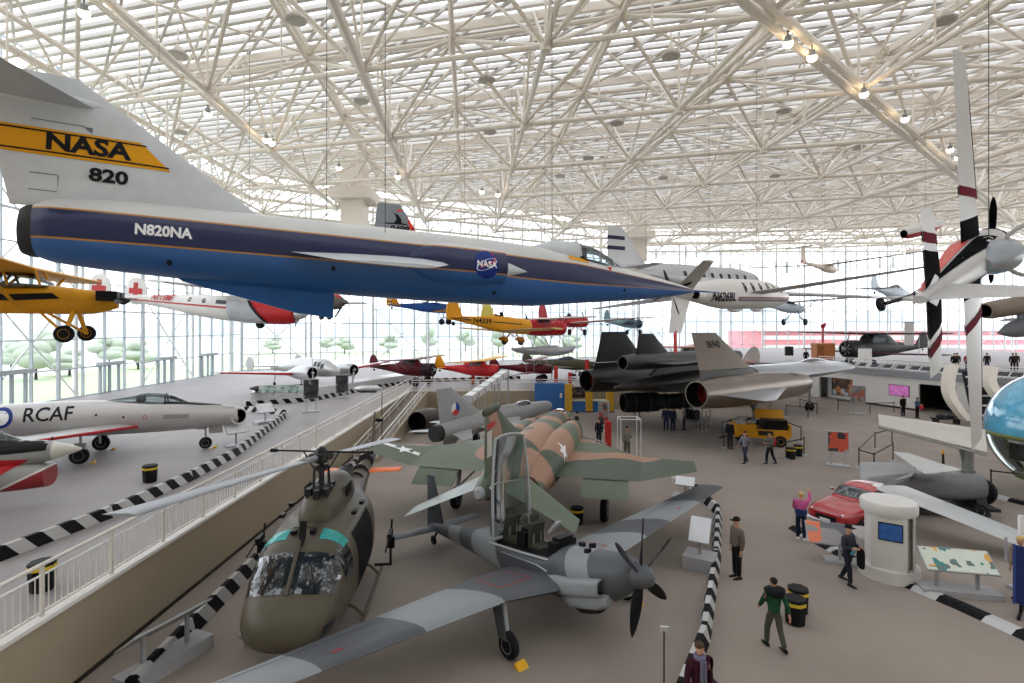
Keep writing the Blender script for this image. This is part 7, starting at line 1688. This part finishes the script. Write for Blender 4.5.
# red coupe
def car():
    t = thing('car', 'red two-door car with chrome bumper parked behind the reader board', 'car'); rp = mat('car red', '#a8141c', .25, coat=1.); gl = mat('car glass', '#2a3034', .08, 0, .4, 5, coat=1.); ch = M_('chrome'); bk = M_('black paint')
    b = MB().loft([(2.05, .5, .5, .12, .12, 3), (2.0, .52, .66, .2, .2, 3.5), (1.6, .55, .76, .27, .26, 4), (.6, .57, .8, .34, .28, 4), (-1, .57, .8, .36, .28, 4), (-1.7, .57, .72, .32, .26, 4), (-2.0, .55, .6, .2, .18, 3)], 28, 4).build('body', rp, t)
    c = MB().loft([(.75, .85, .6, .06, .1, 3.5), (.2, .86, .66, .42, .1, 3.5), (-.3, .86, .66, .5, .1, 3.5), (-1.0, .86, .62, .44, .1, 3.5), (-1.6, .85, .55, .08, .1, 3)], 24, 4).build('cabin', rp, t)
    decal('windscreen', poly2((-.56, -.22), (.56, -.22), (.5, .28), (-.5, .28)), gl, t, (.5, 0, 1.1), (0, 1, 0), (-.75, 0, .66), c, .12, .012)
    for s in (-1, 1):
        u = (1, 0, 0) if s < 0 else (-1, 0, 0); q = (lambda x: x) if s < 0 else (lambda x: -x)
        decal('side_window', poly2((q(-1.1), .96), (q(.35), .96), (q(.1), 1.22), (q(-.8), 1.22)), gl, t, (0, 0, 0), u, (0, 0, 1), c, .12)
        decal('door_seam', poly2((q(-.6), .4), (q(-.59), .4), (q(-.59), .9), (q(-.6), .9)), bk, t, (0, 0, 0), u, (0, 0, 1), b, .2)
        for x in (1.25, -1.2): wheel_part(t, (x, s * .7, .3), .3, .18)
        MB().lathe([(.01, .04), (.09, .03), (.11, 0), (.11, -.1)], (1.98, s * .5, .6), (1, 0, 0), 16).build('headlamp', mat('lamp glass', '#d8dadc', .1, .3), t); MB().box((.2, s * .88, .98), (.1, .1, .08)).build('mirror', ch, t)
    MB().path([(1.85, -.78, .36), (2.08, -.6, .36), (2.14, 0, .36), (2.08, .6, .36), (1.85, .78, .36)], .05).build('bumper', ch, t); MB().box((2.06, 0, .5), (.06, .7, .12)).build('grille', bk, t); MB().box((2.12, 0, .42), (.03, .34, .1)).build('number_plate', M_('white paint'), t)
    decal('roof_stripe', poly2((-.9, .3), (-.2, .3), (-.2, .5), (-.9, .5)), M_('white paint'), t, (0, 0, 0), (1, 0, 0), (0, 1, 0), c, .2)
    stand(t, (13.25, 20.6, 0), (-.87, -.49), 1.06); return t
car()
# folded grey wings and trailer behind the car
t = thing('folded_wings', 'pale grey folded aeroplane wings and tail on a low trailer behind the red car', 'aircraft part'); fg = mat('folded grey', '#9a9b9b', .4, .2, .06, 1.); fl = mat('folded light', '#b9bab8', .35, .2, .05)
MB().wing(Q(860, 462, 23), Q(861, 488, 22), Q(912, 462, 22.5), Q(913, 482, 21.5), .08, .08, (0, 1, 0)).build('tail_panel', fg, t)
MB().loft([(-2.5, 1.0, .1, .1, .1, 2.2), (-1.5, 1.05, .35, .35, .35, 2.4), (1, 1.1, .55, .5, .5, 2.6), (2.2, 1.15, .5, .45, .5, 2.4)], 20, 3).xf(Matrix.Translation((16.2, 21.5, 0)) @ Matrix.Rotation(R(-6), 4, 'Z')).build('tail_boom', mat('boom grey', '#77787a', .45), t)
MB().wing(Q(893, 452, 22), Q(908, 453, 22), Q(925, 474, 20), Q(962, 470, 20.5), .05, .03, (0, 0, 1)).build('upper_panel', fl, t)
MB().wing(Q(926, 474, 20), Q(916, 470, 20.5), Q(962, 470, 20.2), Q(950, 466, 20.8), .04, .04).build('hinge_panel', fl, t)
MB().wing(Q(876, 489, 19.3), Q(906, 486, 20.2), Q(1090, 574, 16.0), Q(1090, 558, 16.6), .09, .08).build('long_wing', fl, t)
MB().wing(Q(880, 488, 19.8), Q(912, 476, 21), Q(935, 470, 22.6), Q(918, 464, 22.8), .08, .07).build('inner_wing', fg, t)
for s, dx in ((-1, -.45), (1, .45)):
    d = MB().wing(Q(943, 465, 21.5) + V((-.05, 0, 0)), Q(943, 465, 21.5) + V((.07, 0, 0)), Q(943, 465, 21.5) + V((-.04, 0, .6 * s)), Q(943, 465, 21.5) + V((.04, 0, .6 * s)), .2, .15, (0, 1, 0), tipmi=1).build('propeller_blade', [M_('black paint'), M_('yellow paint')], t)
MB().box((16.5, 21.5, .35), (4.6, 1.2, .12), R(-6)).build('trailer_bed', M_('dark metal'), t)
for x in (14.9, 18.0):
    for y in (20.8, 22.2): wheel_part(t, (x, y, .3), .3, .18)
    MB().box((x, 21.5, .55), (.1, .9, .4)).build('cradle', M_('dark metal'), t)
p = Q(1006, 537, 17.0); MB().tube((p.x, p.y, 0), (p.x, p.y, p.z), .04).build('wing_prop', M_('stand grey'), t)
p = Q(890, 490, 19.6); MB().tube((p.x, p.y, 0), (p.x, p.y, p.z), .04).build('wing_prop', M_('stand grey'), t)

# glass-nosed aircraft at the right edge
t = thing('glass_nosed_aircraft', 'aircraft with big blue-tinted glass nose and open-edged wing at the right edge', 'aircraft'); gf = mat('frame green', '#6f7a4a', .5); wl_ = mat('wing pale', '#bdb8b0', .4, .15, .06)
c = V((23.6, 23.2, 2.95)); r_ = 2.55
blu = mat('sky blue glass', '#5aa6c6', .08, 0, .18, 1.2, coat=1.)
def shell(a0, a1, rr, n=24, m_=8):
    rings = []
    for j in range(m_ + 1):
        el = R(a0 + (a1 - a0) * j / m_)
        rings.append([c + V((math.cos(R(95 + 170 * i / n)) * math.cos(el), math.sin(R(95 + 170 * i / n)) * math.cos(el) * 1.0, math.sin(el))) * rr for i in range(n + 1)])
    vs = [p for q in rings for p in q]; k = n + 1
    return vs, [(j * k + i, j * k + i + 1, (j + 1) * k + i + 1, (j + 1) * k + i) for j in range(m_) for i in range(n)]
vs, fs = shell(-4, 84, r_); MB().add(vs, fs).build('upper_glazing', blu, t)
vs, fs = shell(-55, -6, r_); MB().add(vs, fs).build('lower_glazing', M_('clear canopy'), t)
f = MB(); f.path([c + V((math.cos(R(a)), math.sin(R(a)), -.09)) * r_ for a in range(95, 266, 8)], .09).build('glazing_rail', gf, t)
ed_ = [c + V((math.cos(R(95)) * math.cos(R(e)), math.sin(R(95)) * math.cos(R(e)), math.sin(R(e)))) * (r_ + .03) for e in range(-60, 89, 8)]; MB().path(ed_, .1).build('glazing_frame', gf, t)
MB().path([c + V((math.cos(R(a)) * .57, math.sin(R(a)) * .57, -.82)) * r_ for a in range(95, 266, 8)], .09).build('glazing_rail', gf, t)
MB().loft([(0, 0, 2.3, 2.4, 2.2, 2), (1.2, 0, 2.5, 2.55, 2.3, 2), (6, 0, 2.2, 2.3, 2.1, 2), (12, .2, 1.4, 1.5, 1.2, 2)], 30, 3).xf(Matrix.Translation(c + V((.9, 0, 0))) @ Matrix.Rotation(R(5), 4, 'Z')).build('fuselage', wl_, t)
for dx in (-.6, .5): MB().box(c + V((-.6, dx, -.9)), (.5, .5, .9)).box(c + V((-.35, dx, -.3)), (.14, .5, .8)).build('seat', M_('dark metal'), t)
MB().box(c + V((-1.4, 0, -1.0)), (.4, 1.4, .7)).build('instrument_panel', M_('black paint'), t)
wA, wB, wC, wD = Q(985, 430, 22.6), Q(987, 452, 21.2), Q(878, 415, 25.6), Q(879, 425, 24.2)
MB().wing(wA, wB, wC, wD, .12, .12).build('wing', wl_, t)
m = MB()
for k in range(12): p = wB.lerp(wD, (k + .5) / 12); e = (wB - wA).normalized(); m.box(p + e * .16 - V((0, 0, .02)), (.05, .34, .12), R(20)); 
m.tube(wB + (wB - wA).normalized() * .3, wD + (wD - wC).normalized() * .3, .04); m.build('open_ribs', mat('open rib grey', '#8d8a84', .5), t)  # ribs and edge tube in a darker grey than the wing
sx, sy = 18.9, 22.4
MB().tube((sx, sy, 2.55), (sx, sy, .75), .2, n=14).tube((sx, sy, 1.5), (sx, sy, 1.4), .26, n=14).tube((sx, sy, .8), (sx + .6, sy + .1, .55), .1).tube((sx - .4, sy, 2.6), (sx - .15, sy, 1.7), .05).build('gear_strut', mat('strut grey', '#8b8f8a', .4, .3), t)
wheel_part(t, (sx + .62, sy + .1, .56), .56, .4, ax=(.9, .45, 0))
m = MB(); p = G(957, 501); m.lathe([(.95, 0), (.9, .05), (.12, 1.2), (.1, 1.3), (.02, 1.32)], (0, 0, 0), (0, 0, 1), 4); o = m.build('jack_stand', mat('jack white', '#c9c9c6', .5), None, 20); tag(o, 'white pyramid jack stand on the floor under the glass-nosed aircraft', 'jack'); o.location = p + V((0, .3, 0)); o.rotation_euler.z = R(30)
o = MB().box((0, 0, .35), (.6, .12, .7), Matrix.Rotation(R(-15), 3, 'X')).box((0, .15, .02), (.6, .5, .04)).build('black_panel', mat('panel black', '#1a1a1c', .6), None, 0); tag(o, 'small black panel standing right of the white jack stand', 'sign'); stand(o, G(982, 517), (.9, .3))
t = thing('white_pole', 'thin white upright pole at the right edge beyond the long wing', 'pole', G(1021, 590)); MB().box((0, 0, 1.05), (.12, .08, 2.1)).build('pole', M_('white paint'), t); MB().box((0, 0, .04), (.5, .4, .08)).build('foot', M_('stand grey'), t)

# white chute, bench, wooden box, banner on the right
t = thing('chute', 'white curved ribbed slide coming down from the upper floor at right', 'slide'); wt = mat('chute cream', '#d9d2c4', .5)
def arc(pts, w, nm):
    n = 16; P = []
    for k in range(n + 1):
        u = k / n * (len(pts) - 1); i = min(int(u), len(pts) - 2); f_ = u - i
        a = pts[max(i - 1, 0)]; b = pts[i]; c_ = pts[i + 1]; d_ = pts[min(i + 2, len(pts) - 1)]
        P.append(.5 * ((2 * b) + (c_ - a) * f_ + (2 * a - 5 * b + 4 * c_ - d_) * f_ ** 2 + (3 * b - a - 3 * c_ + d_) * f_ ** 3))
    rg = [[p + V((-w / 2, 0, 0)), p + V((w / 2, 0, 0)), p + V((w / 2, .7, 0)), p + V((-w / 2, .7, 0))] for p in P]
    MB().rings(rg).build(nm, wt, t, 30)
arc([Q(956, 365, 41.5), Q(952, 380, 40.8), Q(953, 395, 40), Q(960, 408, 39.4), Q(971, 421, 39)], .55, 'side_wall'); arc([Q(995, 367, 41), Q(993, 380, 40.2), Q(997, 390, 39.5), Q(1003, 398, 39)], .6, 'side_wall')
m = MB(); m.beam(Q(973, 372, 41.6), Q(984, 420, 40), 1.4, .2); m.build('slide_bed', mat('chute dark', '#23262b', .7), t, 0)
for k in range(5): p = Q(973, 372, 41.3).lerp(Q(984, 420, 39.7), (k + .5) / 5); MB().box(p + V((0, -.15, 0)), (1.5, .1, .12)).build('rung', M_('white paint'), t)
t = thing('bench', 'dark cluttered bench at the foot of the white chute', 'bench', G(946, 424)); MB().box((0, 0, .42), (1.9, .7, .1)).build('seat', M_('dark metal'), t); MB().ball((-.4, 0, .6), (.35, .25, .18)).ball((.4, .1, .58), (.3, .25, .14)).build('bags', cloth('#3a3c40'), t)
for x in (-.8, .8): MB().box((x, 0, .2), (.08, .6, .4)).build('leg', M_('dark metal'), t)
t = thing('wooden_box', 'tall orange-brown wooden box with a red pole on the upper floor', 'box', V(((823 - CX) * 60.5 / FP, 60.5, ZM))); MB().bbox((-1.0, -.6, 0), (1.0, .6, 2.3)).build('body', mat('box wood', '#a8683a', .5, var=.12, scale=2), t); MB().bbox((-.95, -.64, .1), (-.2, -.6, 2.1)).build('door', mat('box door', '#8f5530', .5), t); MB().bbox((-1.05, -.65, 2.3), (1.05, .65, 2.4)).build('lid', mat('box lid', '#b98a5a', .5), t)
m = MB().tube((0, 0, 2.4), (0, 0, 4.1), .12); m.build('pole', mat('pole red', '#c06068', .5), t); MB().ball((0, 0, 4.3), .25).ball((.2, 0, 4.5), .18).build('pole_lamp', mat('lamp red', '#9a2030', .4), t)
t = thing('banner', 'white hanging banner left of the striped wing', 'banner', Q(909, 334, 60)); MB().box((0, 0, 0), (1.0, .06, 2.5)).build('cloth', mat('banner white', '#cfcfcc', .7), t); MB().tube((-.6, 0, 1.3), (.6, 0, 1.3), .05).tube((0, 0, 1.3), (0, 0, 18), .015).build('hanger', M_('stand grey'), t)
o = MB().box((0, 0, 0), (1.3, .15, 2.0)).build('info_board', M_('white paint'), None, 0); tag(o, 'white upright info board on the upper floor before the black biplane', 'sign'); o.location = V(((865 - CX) * 55 / FP, 55, ZM + 1.0))
o = MB().box((0, 0, 0), (1.0, .3, 1.2)).build('speaker_box', M_('dark metal'), None, 0); tag(o, 'dark speaker box hanging in front of the far glass wall', 'speaker'); o.location = Q(789, 351, 70)

# lamps in the roof
pd = thing('disc_lamp', 'grey octagonal disc lamp hanging in the white roof truss', 'lamp', group='disc lamps in the roof truss')
MB().lathe([(.03, .15), (.55, .12), (.62, 0), (.55, -.1), (.03, -.12)], (0, 0, 0), (0, 0, 1), 8).build('lamp_shade', mat('disc grey', '#b9b4ac', .5), pd); MB().tube((0, 0, .1), (0, 0, 1.6), .05, n=8).build('stem', cream, pd); MB().ball((0, 0, .35), (.25, .25, .3), 10, 6).build('housing', cream, pd)
dl = [(296, 20), (361, 101), (487, 80), (490, 132), (671, 56), (617, 123), (708, 154), (784, 111), (588, 158), (945, 20), (1014, 95), (859, 147), (775, 176), (391, 140), (178, 55), (663, 178), (560, 176), (915, 172), (180, 192 - 60)]
for i, (x, y) in enumerate(dl):
    o = pd if i == 0 else dup(pd); d = FP * (24.6 - CH) / (HY - y); o.location = Q(x, y, d)
sp = thing('spotlight', 'round spotlight glowing warm white under the roof truss', 'lamp', group='lit spotlights under the roof truss')
MB().lathe([(.02, .32), (.14, .3), (.2, .02), (.2, -.02)], (0, 0, 0), (0, 0, 1), 14).build('can', M_('stand grey'), sp); MB().ball((0, 0, -.08), (.24, .24, .22), 14, 8).build('lens', mat('lamp lit', '#ffe2b8', .4, 0, 0, emit=12.), sp); MB().tube((0, 0, .3), (0, 0, .55), .03).build('bracket', M_('dark metal'), sp)
for i, (x, y) in enumerate(((788, 42), (864, 93), (905, 118), (950, 149), (958, 157), (84, 11), (266, 139), (272, 142), (208, 113), (339, 167), (398, 176), (482, 191), (498, 194), (812, 56))):
    o = sp if i == 0 else dup(sp); d = FP * (ZB - .8 - CH) / (HY - y); o.location = Q(x, y, d); o.rotation_euler = (R(35), 0, math.atan2(o.location.x, o.location.y) * -1)
